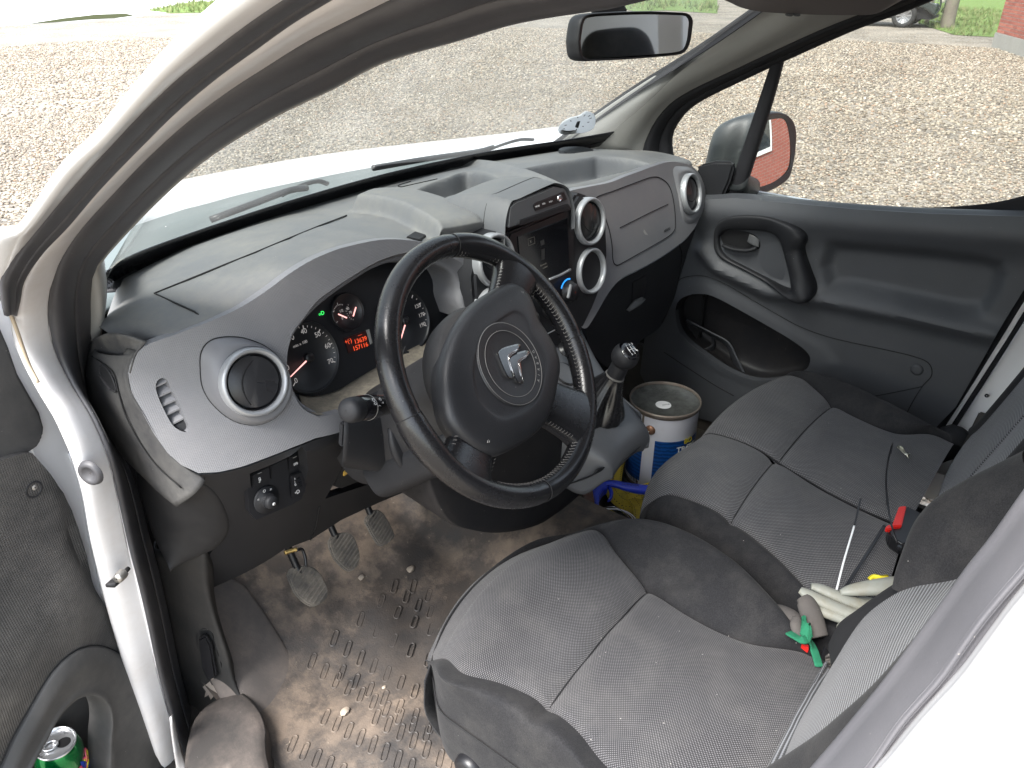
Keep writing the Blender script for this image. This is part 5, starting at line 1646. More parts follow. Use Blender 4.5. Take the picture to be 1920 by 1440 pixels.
def z_floor(x, y):
    up = np.maximum(0, y - .26)
    tun = smooth01((x + .16) / .16) * .10
    return .42 + .9 * up ** 1.6 + tun + .004 * np.sin(x * 23 + 1) * np.sin(y * 17)
NXf, NYf = 170, 150
FX, FY = np.meshgrid(np.linspace(-.682, .12, NXf), np.linspace(-.32, .60, NYf))
FZ = z_floor(FX, FY)
# folds and lumps of trodden mat
FZ = FZ + .004 * np.sin(FX * 40 + 3 * np.sin(FY * 14)) * np.exp(-((FX + .32) / .12) ** 2 - ((FY - .24) / .14) ** 2)
grid_mesh('mat', np.stack([FX, FY, FZ], -1), M_mat, fw)
def FL(px, py, off=0):
    p = US(px, py, 2, lambda x, y: float(z_floor(x, y)), .4, 3.0)
    return p + V3(0, 0, off)
# moulded oval ridges in oblique double rows, as in the photo
V = []; Fq = []
def stadium(c, d, L, W, h, t=.0022):
    q = V3(-d[1], d[0], 0)
    ring = []
    for sgn, a0 in ((1, -90), (-1, 90)):
        for k in range(6):
            a = math.radians(a0 + 36 * k)
            ring.append((sgn * 0 + (L / 2 - W / 2) * sgn + W / 2 * math.cos(a), W / 2 * math.sin(a)))
    s = len(V); n = len(ring)
    for f, hz in ((1.0, 0), (1.0 - t / W * .6, h), (1.0 - t / W * 1.8, h), (1.0 - t / W * 2.6, .0003)):
        for x, y in ring:
            X0 = (x * (1 - (1 - f) * W / L)) if True else x
            p = c + d * X0 + q * (y * f)
            V.append(V3(p[0], p[1], float(z_floor(p[0], p[1])) + hz + .0002))
    for r0 in range(3):
        for k in range(n):
            a = s + r0 * n + k; b_ = s + r0 * n + (k + 1) % n
            Fq.append((a, b_, b_ + n, a + n))
rows_px = [((668, 1160), (760, 1135), 4), ((615, 1195), (880, 1160), 0)]
rowdefs = []
d0 = FL(655, 1170) - FL(640, 1215); 
dirp = d0 / np.linalg.norm(d0); dirp = V3(dirp[0], dirp[1], 0); dirp /= np.linalg.norm(dirp)
def ridge_row(a, b_, n, L=.036, W=.0125):
    A_, B_ = FL(*a), FL(*b_)
    for k in range(n):
        c = A_ + (B_ - A_) * (k / max(1, n - 1))
        stadium(c, dirp, L, W, .0022)
for r in (((676, 1162), (905, 1290), 8), ((740, 1100), (900, 1195), 8), ((627, 1197), (860, 1345), 10), ((715, 1128), (840, 1195), 5), ((585, 1240), (800, 1375), 10), ((640, 1262), (870, 1400), 9), ((610, 1345), (770, 1440), 8), ((548, 1395), (640, 1450), 5), ((705, 1345), (850, 1440), 7), ((775, 1100), (860, 1140), 4)):
    ridge_row(*r)
o = mobj('moulded_ridges', V, Fq, M_mat, fw); tag(o, kind='stuff')
# stones on the mat
for px, py, s in ((678, 1085, .008), (770, 1070, .010), (647, 1337, .009), (720, 1290, .004)):
    bm = bmesh.new(); bmesh.ops.create_icosphere(bm, subdivisions=2, radius=s)
    for v in bm.verts: v.co = Vector((v.co.x * rng.uniform(.85, 1.2), v.co.y * rng.uniform(.6, .9), v.co.z * rng.uniform(.5, .7)))
    c = FL(px, py, s * .5)
    for v in bm.verts: v.co += Vector(c)
    o = bobj('pebble', bm, plastic('pale_pebble', (.36, .30, .24), .8, grain=200), None)
    lab = {678: 'small pale pebble under the middle pedal', 770: 'flat pale pebble on the upper mat by the accelerator', 647: 'cream pebble lying among the lower ridges of the mat', 720: 'tiny stone chip in the middle of the mat'}[px]
    tag(o, lab, 'pebble', 'pebbles on the driver floor mat')
# kick panel, sill trim with bonnet release lever, footrest block
kp = thing('sill_trim', 'scuffed black plastic kick panel and sill trim with bonnet release lever', 'kick panel', (-.68, .3, .4))
ko = arc([(291, 1030), (303, 1110), (316, 1170), (330, 1240), (345, 1300), (365, 1365), (400, 1440), (420, 1480)], 16)
ki = arc([(385, 1030), (390, 1100), (405, 1160), (425, 1220), (440, 1280), (470, 1340), (492, 1400), (500, 1450)], 16)
KO = rowX(ko, [-.69, -.69], 16)
KI = [U(a, b_, X=-.655) for a, b_ in ki]
kpanel = patch('panel', [mix_rows(KO, KO, 0, dx=.01, dy=.02), KO, mix_rows(KO, KI, .5, dx=-.01), mix_rows(KO, KI, .85, dx=-.006), KI, mix_rows(KI, KI, 0, dx=.02, dy=.03, dz=-.06)], M_carpet, kp, nu=24, nv=24, thick=.002)
def KP(px, py, off=0): return on_obj(kpanel, px, py, .001 + off)
prism('lever_recess', [KP(*p) for p in cr([(368, 1188), (385, 1178), (398, 1190), (408, 1225), (415, 1255), (400, 1275), (385, 1268), (372, 1225)], 24, True)], (.002, 0.001, 0), M_hole, kp)
prism('bonnet_release_lever', [KP(*p, off=.004) for p in ((376, 1192), (390, 1184), (400, 1205), (410, 1262), (396, 1270), (382, 1240))], (-.008, -.004, 0), M_black, kp, bevel=.003)
M_peel = plastic('peeled_pale_patch', (.34, .29, .25), .9, grain=0, dust=.3)
pts = [(388, 1282), (393, 1278), (397, 1286), (404, 1279), (408, 1290), (418, 1294), (409, 1300), (412, 1309), (402, 1303), (395, 1312), (391, 1303), (383, 1308), (386, 1296), (380, 1288)]
prism('peeled_patch', [KP(*p, off=.004) for p in pts], (.0008, 0, 0), M_peel, kp)
prism('peeled_patch', [KP(*p, off=.004) for p in ((396, 1268), (400, 1270), (399, 1275), (394, 1273))], (.0008, 0, 0), M_peel, kp)
fr0 = arc([(386, 1110), (400, 1095), (425, 1088), (452, 1098), (480, 1135), (510, 1180), (540, 1230), (566, 1275)], 14)
fr1 = arc([(388, 1115), (395, 1160), (408, 1210), (425, 1250), (448, 1290), (475, 1320), (500, 1335), (520, 1345)], 14)
FR0 = [FL(*p) + V3(0, 0, .03) for p in fr0]
FR1 = [U(a, b_, Z=.47) for a, b_ in fr1]
FR0 = [U(a, b_, Z=.575 - .165 * (k / 13) ** 1.1) for k, (a, b_) in enumerate(fr0)]
FR1 = [U(a, b_, Z=.575 - .165 * (k / 13) ** 1.1) for k, (a, b_) in enumerate(fr1)]
patch('footrest', [mix_rows(FR0, FR0, 0, dx=.012, dz=-.07), mix_rows(FR0, FR0, 0, dx=.006, dz=-.012), mix_rows(FR0, FR1, .06, dz=.002), mix_rows(FR0, FR1, .5, dz=.004), FR1, mix_rows(FR1, FR1, 0, dx=-.03, dz=-.02)], M_slab, fw, nu=30, nv=24, thick=.002)
sw0 = arc([(345, 1475), (352, 1400), (371, 1342), (408, 1314), (447, 1295), (467, 1311), (488, 1338), (498, 1372), (497, 1411), (510, 1460)], 14)
patch('sill_cover', [[U(a, b_, Z=.46) for a, b_ in sw0], [U(a * .75 + 425 * .25, b_ * .75 + 1440 * .25, Z=.468) for a, b_ in sw0], [U(425, 1450, Z=.47)] * 14, ], M_footrest, kp, nu=24, nv=12, thick=.002)
patch('sill_cover_edge', [[U(a, b_, Z=.46) for a, b_ in sw0], [U(a, b_, Z=.46) + V3(.008, 0, -.05) for a, b_ in sw0]], M_footrest, kp, nu=24, nv=6, thick=.002)

# pedals
def pedal(pts, label, Z, arm, up=0):
    c0_ = U(*np.mean(pts, 0), Z=Z)
    n = V3(.05, -.80, .60); n /= np.linalg.norm(n)
    P = [UP(px, py, c0_, n) for px, py in cr(pts, 28, True)]
    root = thing('pedal', label, 'pedal', c0_, 'three driver pedals')
    o = prism('pad', P, n * -.010, M_pedal, root, bevel=.003)
    r, u, nn = basis(n)
    xs = [(p - c0_) @ r for p in P]; ys = [(p - c0_) @ u for p in P]
    nr = 8
    e0_ = UP(*(np.array(arm[0])), c0_, n)
    lx = math.radians(18)
    rr_, uu_ = r * math.cos(lx) + u * math.sin(lx), -r * math.sin(lx) + u * math.cos(lx)
    X2 = np.array([(p - c0_) @ rr_ for p in P]); Y2 = np.array([(p - c0_) @ uu_ for p in P])
    poly2 = np.stack([X2, Y2], 1)
    for k in range(nr + 2):
        y = Y2.min() + (Y2.max() - Y2.min()) * (k + 1) / (nr + 3)
        xx = np.linspace(X2.min(), X2.max(), 80)
        ok = in_poly(np.stack([xx, np.full(80, y)], 1), poly2)
        if ok.sum() < 6: continue
        a_, b_ = xx[ok][0] + .005, xx[ok][-1] - .004
        if b_ - a_ < .01: continue
        box('rib', c0_ + rr_ * (a_ + b_) / 2 + uu_ * y + n * .0015, (b_ - a_, .0028, .004), M_pedal, root, bevel=.001, M=[rr_, uu_, n])
    e = P[0] * 0 + c0_ + V3(0, .005, .01)
    tube('arm', [e - n * .012, c0_ + V3(.0, .05, .09), c0_ + V3(0, .05, .22), c0_ + V3(0, .04, .32)], .007, M_black, root, n=12)
    return root
pedal([(540, 1072), (565, 1060), (592, 1065), (612, 1095), (614, 1120), (588, 1137), (562, 1122), (548, 1100)], 'leftmost ribbed pedal, dusty clutch pedal over the mat', .545, ((575, 1070), 0))
pedal([(618, 1010), (640, 998), (662, 1003), (675, 1035), (672, 1060), (655, 1071), (634, 1055), (622, 1035)], 'middle ribbed pedal, dusty brake pedal', .545, ((640, 1005), 0))
pedal([(686, 972), (705, 955), (722, 965), (740, 1000), (738, 1010), (716, 1024), (703, 1010), (692, 990)], 'rightmost narrow ribbed pedal, accelerator in the shadow', .545, ((700, 965), 0))
tube('clutch_switch_wire', [U(556, 1032, Z=.62), U(566, 1030, Z=.615), U(572, 1045, Z=.60), U(574, 1062, Z=.585)], .003, M_black, fw, n=14)
tube('brass_pin', [U(533, 1037, Z=.62), U(548, 1032, Z=.62), U(558, 1030, Z=.62)], .004, plastic('brass', (.4, .28, .1), .4, grain=0, metal=.8), fw, n=8)
# ================================================================== STEERING WHEEL AND COLUMN
WC = V3(-.3801, -.0155, 1.1092)
WN = V3(.06168, -.81517, .57593)
WR = V3(.99715, .07545, 0.0)
WU = np.cross(WN, WR)
ROT = math.radians(35)
wr = WR * math.cos(ROT) + WU * math.sin(ROT)      # wheel's own right when turned
wu = -WR * math.sin(ROT) + WU * math.cos(ROT)
def WP(x, y, h=0.0): return WC + wr * x + wu * y + WN * h
def WT(px, py, h=0.0): return UP(px, py, WC + WN * h, WN)
sw = thing('steering_wheel', 'worn black leather steering wheel turned to one side, with chrome chevrons on its hub', 'steering wheel', WC)
RM = .1738
rimG = []
M_ = 140
seam_ang = [43, -44, -138, 142]
for k in range(M_):
    t = 2 * math.pi * k / M_
    deg = math.degrees(t) % 360
    e = wr * math.cos(t) + wu * math.sin(t)
    tang = -wr * math.sin(t) + wu * math.cos(t)
    # thicker at the thumb rests
    w = .0165 + .0022 * math.exp(-((((deg - 28 + 180) % 360) - 180) / 12) ** 2) + .0022 * math.exp(-((((deg - 152 + 180) % 360) - 180) / 12) ** 2)
    for s in seam_ang:
        dd_ = abs(((deg - s + 180) % 360) - 180)
        if dd_ < 1.4: w -= .0011
    ring = []
    for j in range(20):
        a = 2 * math.pi * j / 20
        ring.append(WC + e * (RM + w * .93 * math.cos(a)) + WN * (w * 1.05 * math.sin(a)))
    rimG.append(ring)
grid_mesh('rim', np.array(rimG), M_leather, sw, closed_u=True, closed_v=True)
for s in seam_ang:
    t = math.radians(s); e = wr * math.cos(t) + wu * math.sin(t)
    w = .0163
    tube('rim_seam', [WC + e * (RM + w * .935 * math.cos(a)) + WN * w * 1.05 * math.sin(a) for a in np.linspace(0, 2 * math.pi, 20, endpoint=False)], .0007, M_seam, sw, closed=True, n=40, k=6)

def WQ(deg, r, h=0.0):
    t = math.radians(deg); return WC + (wr * math.cos(t) + wu * math.sin(t)) * r + WN * h
def spoke(ang, w0, w1, r0=.085, r1=.172, h0=-.012, nm='spoke'):
    rows = []
    for q in np.linspace(0, 1, 7):
        r = r0 + (r1 - r0) * q
        w = w0 + (w1 - w0) * q + .020 * max(0, q - .6) ** 1.2 + .010 * max(0, .3 - q)
        hh = h0 * (1 - q) ** 1.2
        t = math.radians(ang); e = wr * math.cos(t) + wu * math.sin(t); p = -wr * math.sin(t) + wu * math.cos(t)
        c = WC + e * r + WN * hh
        th = .012 + .003 * q
        rows.append([c + p * (w * x) + WN * (th * y) for x, y in ((-1, 0), (-.92, .7), (-.6, 1.0), (0, 1.08), (.6, 1.0), (.92, .7), (1, 0), (.85, -.9), (0, -1.1), (-.85, -.9))])
    return patch(nm, rows, M_leather, sw, nu=40, nv=20, cu=True)
spoke(2, .030, .034)['label'] = 'right-hand leather spoke'
spoke(176, .030, .036)['label'] = 'left-hand leather spoke'
spoke(-88, .034, .044)['label'] = 'lower leather spoke'
# stitching: paired short stitches along the inner side of the rim
V = []; Fq = []
def stitch(a, b_, n, r=.00045):
    s = len(V); d = b_ - a
    d = d / (np.linalg.norm(d) + 1e-9); q = np.cross(d, n); q /= np.linalg.norm(q)
    for P, off in ((a, 0), ((a + b_) / 2, .0009), (b_, 0)):
        V.extend([P - q * r + n * off, P + n * (off + r), P + q * r + n * off])
    for m_ in range(2):
        for k in range(2):
            i = s + m_ * 3 + k
            Fq.append((i, i + 1, i + 4, i + 3))
def rim_st(d0, d1):
    nst = int(abs(d1 - d0) * math.pi / 180 * .16 / .0058)
    for k in range(nst):
        t = math.radians(d0 + (d1 - d0) * k / nst)
        e = wr * math.cos(t) + wu * math.sin(t); tg = -wr * math.sin(t) + wu * math.cos(t)
        def pt(a, dt): return WC + e * (RM + .0157 * math.cos(a)) + WN * .0174 * math.sin(a) + tg * dt
        nn = -e * math.cos(.35) + WN * math.sin(.35)
        stitch(pt(math.pi - .62, .001), pt(math.pi - .22, -.001), nn)
        stitch(pt(math.pi - .22, -.001), pt(math.pi - .15, .0012), nn, .0005)
rim_st(12, 43); rim_st(-10, -44); rim_st(-44, -72); rim_st(-104, -138); rim_st(-138, -168); rim_st(142, 168)
for ang, w in ((2, .030), (176, .030), (-88, .036)):
    for sg in (-1, 1):
        t = math.radians(ang); e = wr * math.cos(t) + wu * math.sin(t); p = (-wr * math.sin(t) + wu * math.cos(t)) * sg
        for k in range(9):
            r = .10 + k * .0055
            c = WC + e * r + p * (w + .003) + WN * .002
            stitch(c + WN * .003, c + WN * .0085 - p * .002, p)
o = mobj('stitching', V, Fq, M_thread, sw); tag(o, kind='stuff')

# airbag cover: outline traced on the hub plane, domed
hub_px = [(956, 529), (975, 533), (991, 547), (1002, 570), (1012, 598), (1032, 630), (1047, 660), (1052, 690), (1047, 722), (1036, 770), (1012, 808), (972, 836), (931, 852), (890, 838), (849, 797), (835, 750), (832, 697), (841, 652), (860, 607), (890, 570), (924, 545)]
HO = [WT(*p, h=.013) for p in cr(hub_px, 72, True)]
hc = WT(957, 688, .020)
hc0 = hc - WN * .020
def hubring(q, h):
    return [hc0 + (p - hc0 - WN * .013) * q + WN * h for p in HO]
hubrows = [hubring(1.0, -.012), hubring(1.01, -.001), hubring(1.0, .008), hubring(.96, .0150), hubring(.88, .0190), hubring(.75, .0215), hubring(.64, .0222), hubring(.57, .0208), hubring(.3, .0205), hubring(.02, .0205)]
R_ = np.array([cr(r, 72, True) for r in hubrows])
hub = patch('airbag_cover', hubrows, M_hub, sw, nu=72, nv=40, cu=True)
# round badge field
bc = WT(957, 682, .0215)
# direct: depressed disc with two fine rings
def BQ(t, r, h): return bc + (WR * math.cos(t) + WU * math.sin(t)) * r + WN * h
lathe('badge_field', [(.001, .0005), (.044, .0005), (.046, .0012), (.0545, .0012), (.056, .0015), (.0575, .0008), (.059, -.002)], bc, WN, M_hub, hub, n=72)
for r in (.0455, .0565):
    tube('badge_ring', [BQ(t, r, .0016) for t in np.linspace(0, 2 * math.pi, 48, endpoint=False)], .0004, M_badgeline, hub, closed=True, n=90, k=6)
# chevron emblem
for apx, dpt in (((937, 655), 0), ((958, 669), 1)):
    if dpt == 0:
        L_ = [(972, 648), (966, 647), (944, 653), (935, 659), (934, 668), (949, 703), (959, 710), (961, 705), (952, 675), (955, 665), (972, 655), (973, 651)]
    else:
        L_ = [(990, 662), (983, 659), (965, 664), (955, 671), (955, 680), (967, 712), (975, 719), (978, 715), (971, 685), (973, 677), (986, 668), (990, 665)]
    P = [WT(*p, h=.0222) for p in cr(L_, 40, True)]
    cc = np.mean(P, 0)
    rows = [P, [p + WN * .0022 for p in P], [cc + (p - cc) * .97 + WN * .0026 for p in P], [cc + WN * .0020] * 40]
    ch = patch('chevron', rows, M_chromedark, hub, nu=60, nv=6, cu=True)
    fc = [WT(*p, h=.0248) for p in arc([*L_, L_[0]], 60)[:-1]]
    fi = [np.mean(fc, 0)] 
    cn_ = np.mean(fc, 0)
    # inner face follows the outline a little inside it
    F3 = np.array(fc); tg_ = np.roll(F3, -2, 0) - np.roll(F3, 2, 0); nn_ = np.cross(WN, tg_); nn_ /= np.linalg.norm(nn_, axis=1)[:, None]
    if ((F3 + nn_ * .003 - cn_) ** 2).sum() > ((F3 - nn_ * .003 - cn_) ** 2).sum(): nn_ = -nn_
    prism('chevron_face', list(F3 + nn_ * .0013), WN * .0009, M_gloss, hub)
# AIRBAG lettering round the ring
for k, s in enumerate('AIRBAG'):
    t = math.radians(-52 + k * 9.5)
    e = WR * math.cos(t) + WU * math.sin(t); tg = -WR * math.sin(t) + WU * math.cos(t)
    text('airbag_lettering', s, .0058, bc + e * .051 + WN * .0018, tg, -e, M_trim, hub, ext=.00005)
for p in ((978, 551), (916, 826)):
    A_ = WT(*p, h=.0222)
    for dx in (0, 1):
        a, b_ = WT(p[0] + 3 * dx, p[1] - 4, h=.0185), WT(p[0] - 2 + 3 * dx, p[1] + 4, h=.0185)
        tube('moulding_mark', [a, b_], .0005, M_trim, hub, n=4, k=5, spline=False)
# hub rear cup
lathe('hub_back', [(.075, .004), (.088, -.002), (.092, -.016), (.088, -.036), (.07, -.050), (.05, -.055)], WC + WR * (-.004), WN, M_darkdust, sw, n=56, sx=1.10)
lathe('hub_socket', [(.055, -.001), (.055, .008)], WC, WN, M_dark, sw, n=40)

# column shroud, stalk, adjusting lever, lower cover
scol = thing('steering_column', 'dark steering column shroud with indicator stalk behind the wheel', 'steering column', WC - WN * .1)
def ell(h, a, b_, dz=0, dx=0, pw=2.6):
    out = []
    for k in range(36):
        t = 2 * math.pi * k / 36
        c_, s_ = math.cos(t), math.sin(t)
        x = a * abs(c_) ** (2 / pw) * (1 if c_ > 0 else -1); y = b_ * abs(s_) ** (2 / pw) * (1 if s_ > 0 else -1)
        out.append(WC + WN * h + WR * (x + dx) + WU * (y + dz))
    return out
patch('upper_shroud', [ell(-.036, .058, .055), ell(-.045, .070, .062, -.004), ell(-.08, .082, .068, -.010), ell(-.14, .088, .070, -.014), ell(-.20, .09, .07, -.018), ell(-.30, .088, .07, -.02)], M_darkdust, scol, nu=72, nv=30, cu=True)
# lower shroud: deep dark cover below the column
lows = []
for h, a, top, bot in ((-.040, .055, -.02, -.065), (-.05, .072, -.03, -.085), (-.09, .085, -.03, -.10), (-.16, .09, -.03, -.105), (-.26, .09, -.03, -.11)):
    c = (top + bot) / 2; lows.append(ell(h, a, (top - bot) / 2, c, pw=3.2))
patch('lower_shroud', lows, M_dark, scol, nu=72, nv=30, cu=True)
tube('shroud_seam', [WT(*p, h=-.075) for p in ((760, 650), (745, 700), (748, 760), (790, 778))], .0011, M_seam, scol, n=20, k=6)
# knee cover: the big rounded dark box under the wheel
M_knee = plastic('black_knee_cover', (.012, .012, .014), .5, grain=500, gstr=.3, spec=.25, dust=.12, dustcol=(.12, .10, .08), dscale=10)
kpx = [(600, 930), (640, 900), (700, 875), (790, 850), (900, 800), (1100, 800), (1128, 850), (1118, 885), (1085, 925), (1045, 958), (1000, 985), (930, 998), (870, 990), (835, 972), (815, 940), (800, 905), (760, 925), (690, 955), (610, 985)]
kpx = [(792, 850), (900, 790), (1100, 790), (1128, 850), (1118, 885), (1085, 925), (1045, 958), (1000, 985), (930, 998), (870, 990), (835, 972), (815, 940), (800, 900)]
kf = [U(a, b_, Y=.06) for a, b_ in arc([*kpx, kpx[0]], 61)[:-1]]
kcn = np.mean(kf, 0)
patch('knee_cover', [[kcn + V3(0, -.010, 0)] * 60, [kcn + (p - kcn) * .8 + V3(0, -.008, 0) for p in kf], [kcn + (p - kcn) * .96 + V3(0, -.006, 0) for p in kf], kf, [p + V3(0, .03, .0) for p in kf], [p + V3(0, .2, .02) for p in kf], [p + V3(0, .42, .04) for p in kf]], M_knee, scol, nu=70, nv=24, cu=True)
# stalk
sA, sB = U(735, 757, Y=.055), U(656, 769, Y=.03)
ax_ = (sB - sA) / np.linalg.norm(sB - sA)
Ls = np.linalg.norm(sB - sA)
st = lathe('indicator_stalk', [(.0125, 0), (.0135, Ls * .35), (.0155, Ls * .5), (.0158, Ls * .62), (.0155, Ls * .80), (.0150, Ls * .84)], sA, ax_, M_gloss, scol, n=36)
lathe('end_knob', [(.0148, Ls * .845), (.0152, Ls * .86), (.0150, Ls * .98), (.0142, Ls * 1.03), (.0115, Ls * 1.06), (.006, Ls * 1.075), (.0005, Ls * 1.08)], sA, ax_, M_dark, st, n=36)
lathe('ring', [(.0156, Ls * .62), (.0160, Ls * .625), (.0160, Ls * .635), (.0156, Ls * .64)], sA, ax_, M_trim, st, n=36)
tocam = CAM - sA; tocam = tocam - (tocam @ ax_) * ax_; tocam /= np.linalg.norm(tocam)
bq = np.cross(ax_, tocam)
for s, f, o_, sz in (('D0', .68, .4, .0075), ('O', .52, .55, .006), ('x', .50, .2, .005), ('(', .60, .0, .006)):
    e = tocam * math.cos(o_ * .9) + bq * math.sin(-o_ * .9) * (1 if bq[2] < 0 else -1)
    e2 = np.cross(e, ax_)
    text('stalk_symbol', s, sz, sA + ax_ * Ls * f + e * .0162, e2, ax_, M_print, st, ext=.0001)
# wheel adjusting lever at the lower left of the column
la_ = [U(737, 800, Y=.10), U(745, 830, Y=.09), U(758, 858, Y=.085), U(775, 872, Y=.08)]
sweep('column_lock_lever', la_, rrect(.030, .014, .006), M_dark, scol, up=(0, -1, .3), scale=[.6, .9, 1, .7], n=16)
patch('column_side_cover', [[U(*p, Y=.15) for p in ((642, 765), (700, 738), (770, 710), (840, 700))], [U(*p, Y=.115) for p in ((645, 800), (700, 795), (770, 790), (850, 800))], [U(*p, Y=.12) for p in ((642, 858), (690, 868), (745, 880), (830, 885))], [U(*p, Y=.17) for p in ((640, 872), (690, 882), (745, 896), (830, 905))]], M_dark, scol, nu=20, nv=20, thick=.002)
prism('column_side_trim', [U(*p, Y=.125) for p in ((645, 795), (662, 790), (662, 832), (650, 840), (642, 838))], (0, .01, 0), M_dark, scol, bevel=.002)

# ================================================================== GEAR LEVER
gk = U(1172, 668, Y=.0)
base = V3(-.022, .045, .845)
gear = thing('gear_lever', 'black ball gear lever with leather gaiter on the grey console', 'gear lever', base)
gax = gk - base; gL = np.linalg.norm(gax); gax /= gL
gring = lathe('gaiter_ring', [(.042, .0), (.046, .006), (.052, .008), (.056, .004), (.058, -.004)], base, V3(0, -.5, .86), M_dark, gear, n=40, sx=.95)
g_rows = []
nr_ = 34
up_g = V3(0, -.5, .86); up_g /= np.linalg.norm(up_g)
rg, ug, ng = basis(up_g, up=(0, 1, 0))
rg2, ug2, ng2 = basis(gax, up=(0, 1, 0))
for q, R in ((0, .050), (.08, .050), (.2, .046), (.38, .034), (.55, .024), (.64, .0195), (.68, .018)):
    row = []
    c = base + gax * gL * q
    n_ = up_g * (1 - q) + gax * q
    r_, u_, _ = basis(n_, up=(0, 1, 0))
    for k in range(nr_):
        t = 2 * math.pi * k / nr_
        wr_ = 1 + (.10 * math.sin(4 * t + q * 5) + .07 * math.sin(7 * t + 2 + q * 3) + .06 * math.sin(11 * t)) * math.sin(math.pi * min(1, q / .68)) ** .7
        row.append(c + R * wr_ * (math.cos(t) * r_ + math.sin(t) * u_))
    g_rows.append(row)
patch('gaiter', g_rows, M_leather, gear, nu=80, nv=40, cu=True)
lathe('collar', [(.0175, gL * .66), (.0185, gL * .67), (.018, gL * .685), (.0165, gL * .69)], base, gax, M_thread, gear, n=30)
lathe('lever_neck', [(.0165, gL * .66), (.0165, gL * .80), (.0155, gL * .88), (.015, gL * .93)], base, gax, M_dark, gear, n=30)
Rk = .0245
pk = [(Rk * math.sin(a), gL - Rk * math.cos(a)) for a in np.linspace(.62, 2.3, 14)]
kbx = lathe('gear_knob', pk, base, gax, M_dark, gear, n=40)
# glossy cap with the gear pattern, tilted to the driver
kt = gax * .80 + V3(-.25, -.45, .25); kt /= np.linalg.norm(kt)
cap = lathe('knob_cap', [(.0005, Rk * 1.0), (.006, Rk * .985), (.012, Rk * .88), (.0165, Rk * .74), (.0178, Rk * .69), (.018, Rk * .62)], gk, kt, M_gloss, gear, n=36)
rk, uk, nk = basis(kt)
V_ = []
for a, b_ in (((-.007, 0), (.007, 0)), ((-.007, -.006), (-.007, .006)), ((0, -.006), (0, .006)), ((.007, -.006), (.007, .0))):
    A_ = gk + kt * Rk * .985 + rk * a[0] + uk * a[1]; B_ = gk + kt * Rk * .985 + rk * b_[0] + uk * b_[1]
    tube('gear_pattern', [A_, B_], .0005, M_print, cap, n=3, k=5, spline=False)
for s, x, y in (('1', -.007, .009), ('3', 0, .009), ('5', .007, .009), ('2', -.007, -.009), ('4', 0, -.009), ('R', .0085, -.006)):
    text('gear_number', s, .0048, gk + kt * Rk * .93 + rk * x + uk * y + kt * .002, rk, uk, M_print, cap, ext=.0001)
# ================================================================== SEATS
def seat_surface(cols_px, Zs, n_v):
    return None
def strip(name, A, B, nmid, puff, mat, parent, nu=40, nv=16, seam=.006, dirn=(0, 0, 1), label=None, puff_pow=.6, edge_drop=True):
    """padded strip between two 3-D edge lines, swelling between its seams"""
    A = cr(A, nu); B = cr(B, nu)
    d = np.array(dirn, float)
    G = []
    for q in np.linspace(0, 1, nv):
        s = math.sin(math.pi * q) ** puff_pow if 0 < q < 1 else 0
        G.append([A[i] * (1 - q) + B[i] * q + d * (puff * s - (seam if (q in (0.0, 1.0) and edge_drop) else 0)) for i in range(nu)])
    o = grid_mesh(name, np.array(G), mat, parent)
    if label: o['label'] = label
    return o

def cushion(name, rows, mats, splits, parent, nu=90, nv=70, crease_u=(), crease_v=(), names=(), labels=(), depth=.006, width=.012):
    """rows: control rows front->back, columns left->right; split into pieces at column parameters; creases pressed in"""
    R = np.array([cr(r, nu) for r in rows])
    G = np.array([cr(R[:, i], nv) for i in range(nu)]).transpose(1, 0, 2)
    # press seams
    N = np.zeros_like(G)
    du = np.gradient(G, axis=1); dv = np.gradient(G, axis=0)
    N = np.cross(du, dv); N /= np.linalg.norm(N, axis=2)[..., None] + 1e-9
    if N[nv // 2, nu // 2, 2] < 0: N = -N
    U_ = np.linspace(0, 1, nu)[None, :]; V_ = np.linspace(0, 1, nv)[:, None]
    press = np.zeros((nv, nu))
    for cu_ in crease_u:
        x0 = cu_(V_) if callable(cu_) else cu_
        press = np.maximum(press, np.exp(-((U_ - x0) / width) ** 2))
    for (cv_, u0, u1) in crease_v:
        v0 = cv_(U_) if callable(cv_) else cv_
        press = np.maximum(press, np.exp(-((V_ - v0) / width) ** 2) * ((U_ > u0) & (U_ < u1)))
    G = G - N * (press * depth)[..., None]
    outs = []
    for (a, b_), m, nm, lb_ in zip(splits, mats, names, labels):
        i0, i1 = int(round(a * (nu - 1))), int(round(b_ * (nu - 1)))
        o = grid_mesh(nm, G[:, i0:i1 + 1], m, parent)
        if lb_: o['label'] = lb_
        outs.append(o)
    return G, outs

# ---------------- driver seat
ds = thing('driver_seat', 'driver seat nearest the open door, grey dotted cloth with charcoal bolsters', 'seat', (-.36, -.30, .42))
def Z(px, py, z): return U(px, py, Z=z)
# insert (dotted cloth): traced seams with the cushion's own height
IL = [V3(-.515, .018, .655), Z(848, 1262, .715) * 0 + V3(-.522, -.030, .700), Z(870, 1258, .722), Z(940, 1276, .722), Z(1010, 1308, .722), Z(1080, 1362, .722), Z(1150, 1442, .722), V3(-.525, -.40, .722), V3(-.52, -.50, .722)]
IR = [V3(-.170, .012, .66), V3(-.172, -.035, .705), Z(1126, 994, .722), Z(1160, 1038, .720), Z(1214, 1097, .718), Z(1300, 1157, .718), Z(1400, 1202, .720), Z(1512, 1222, .724), V3(-.235, -.495, .728)]
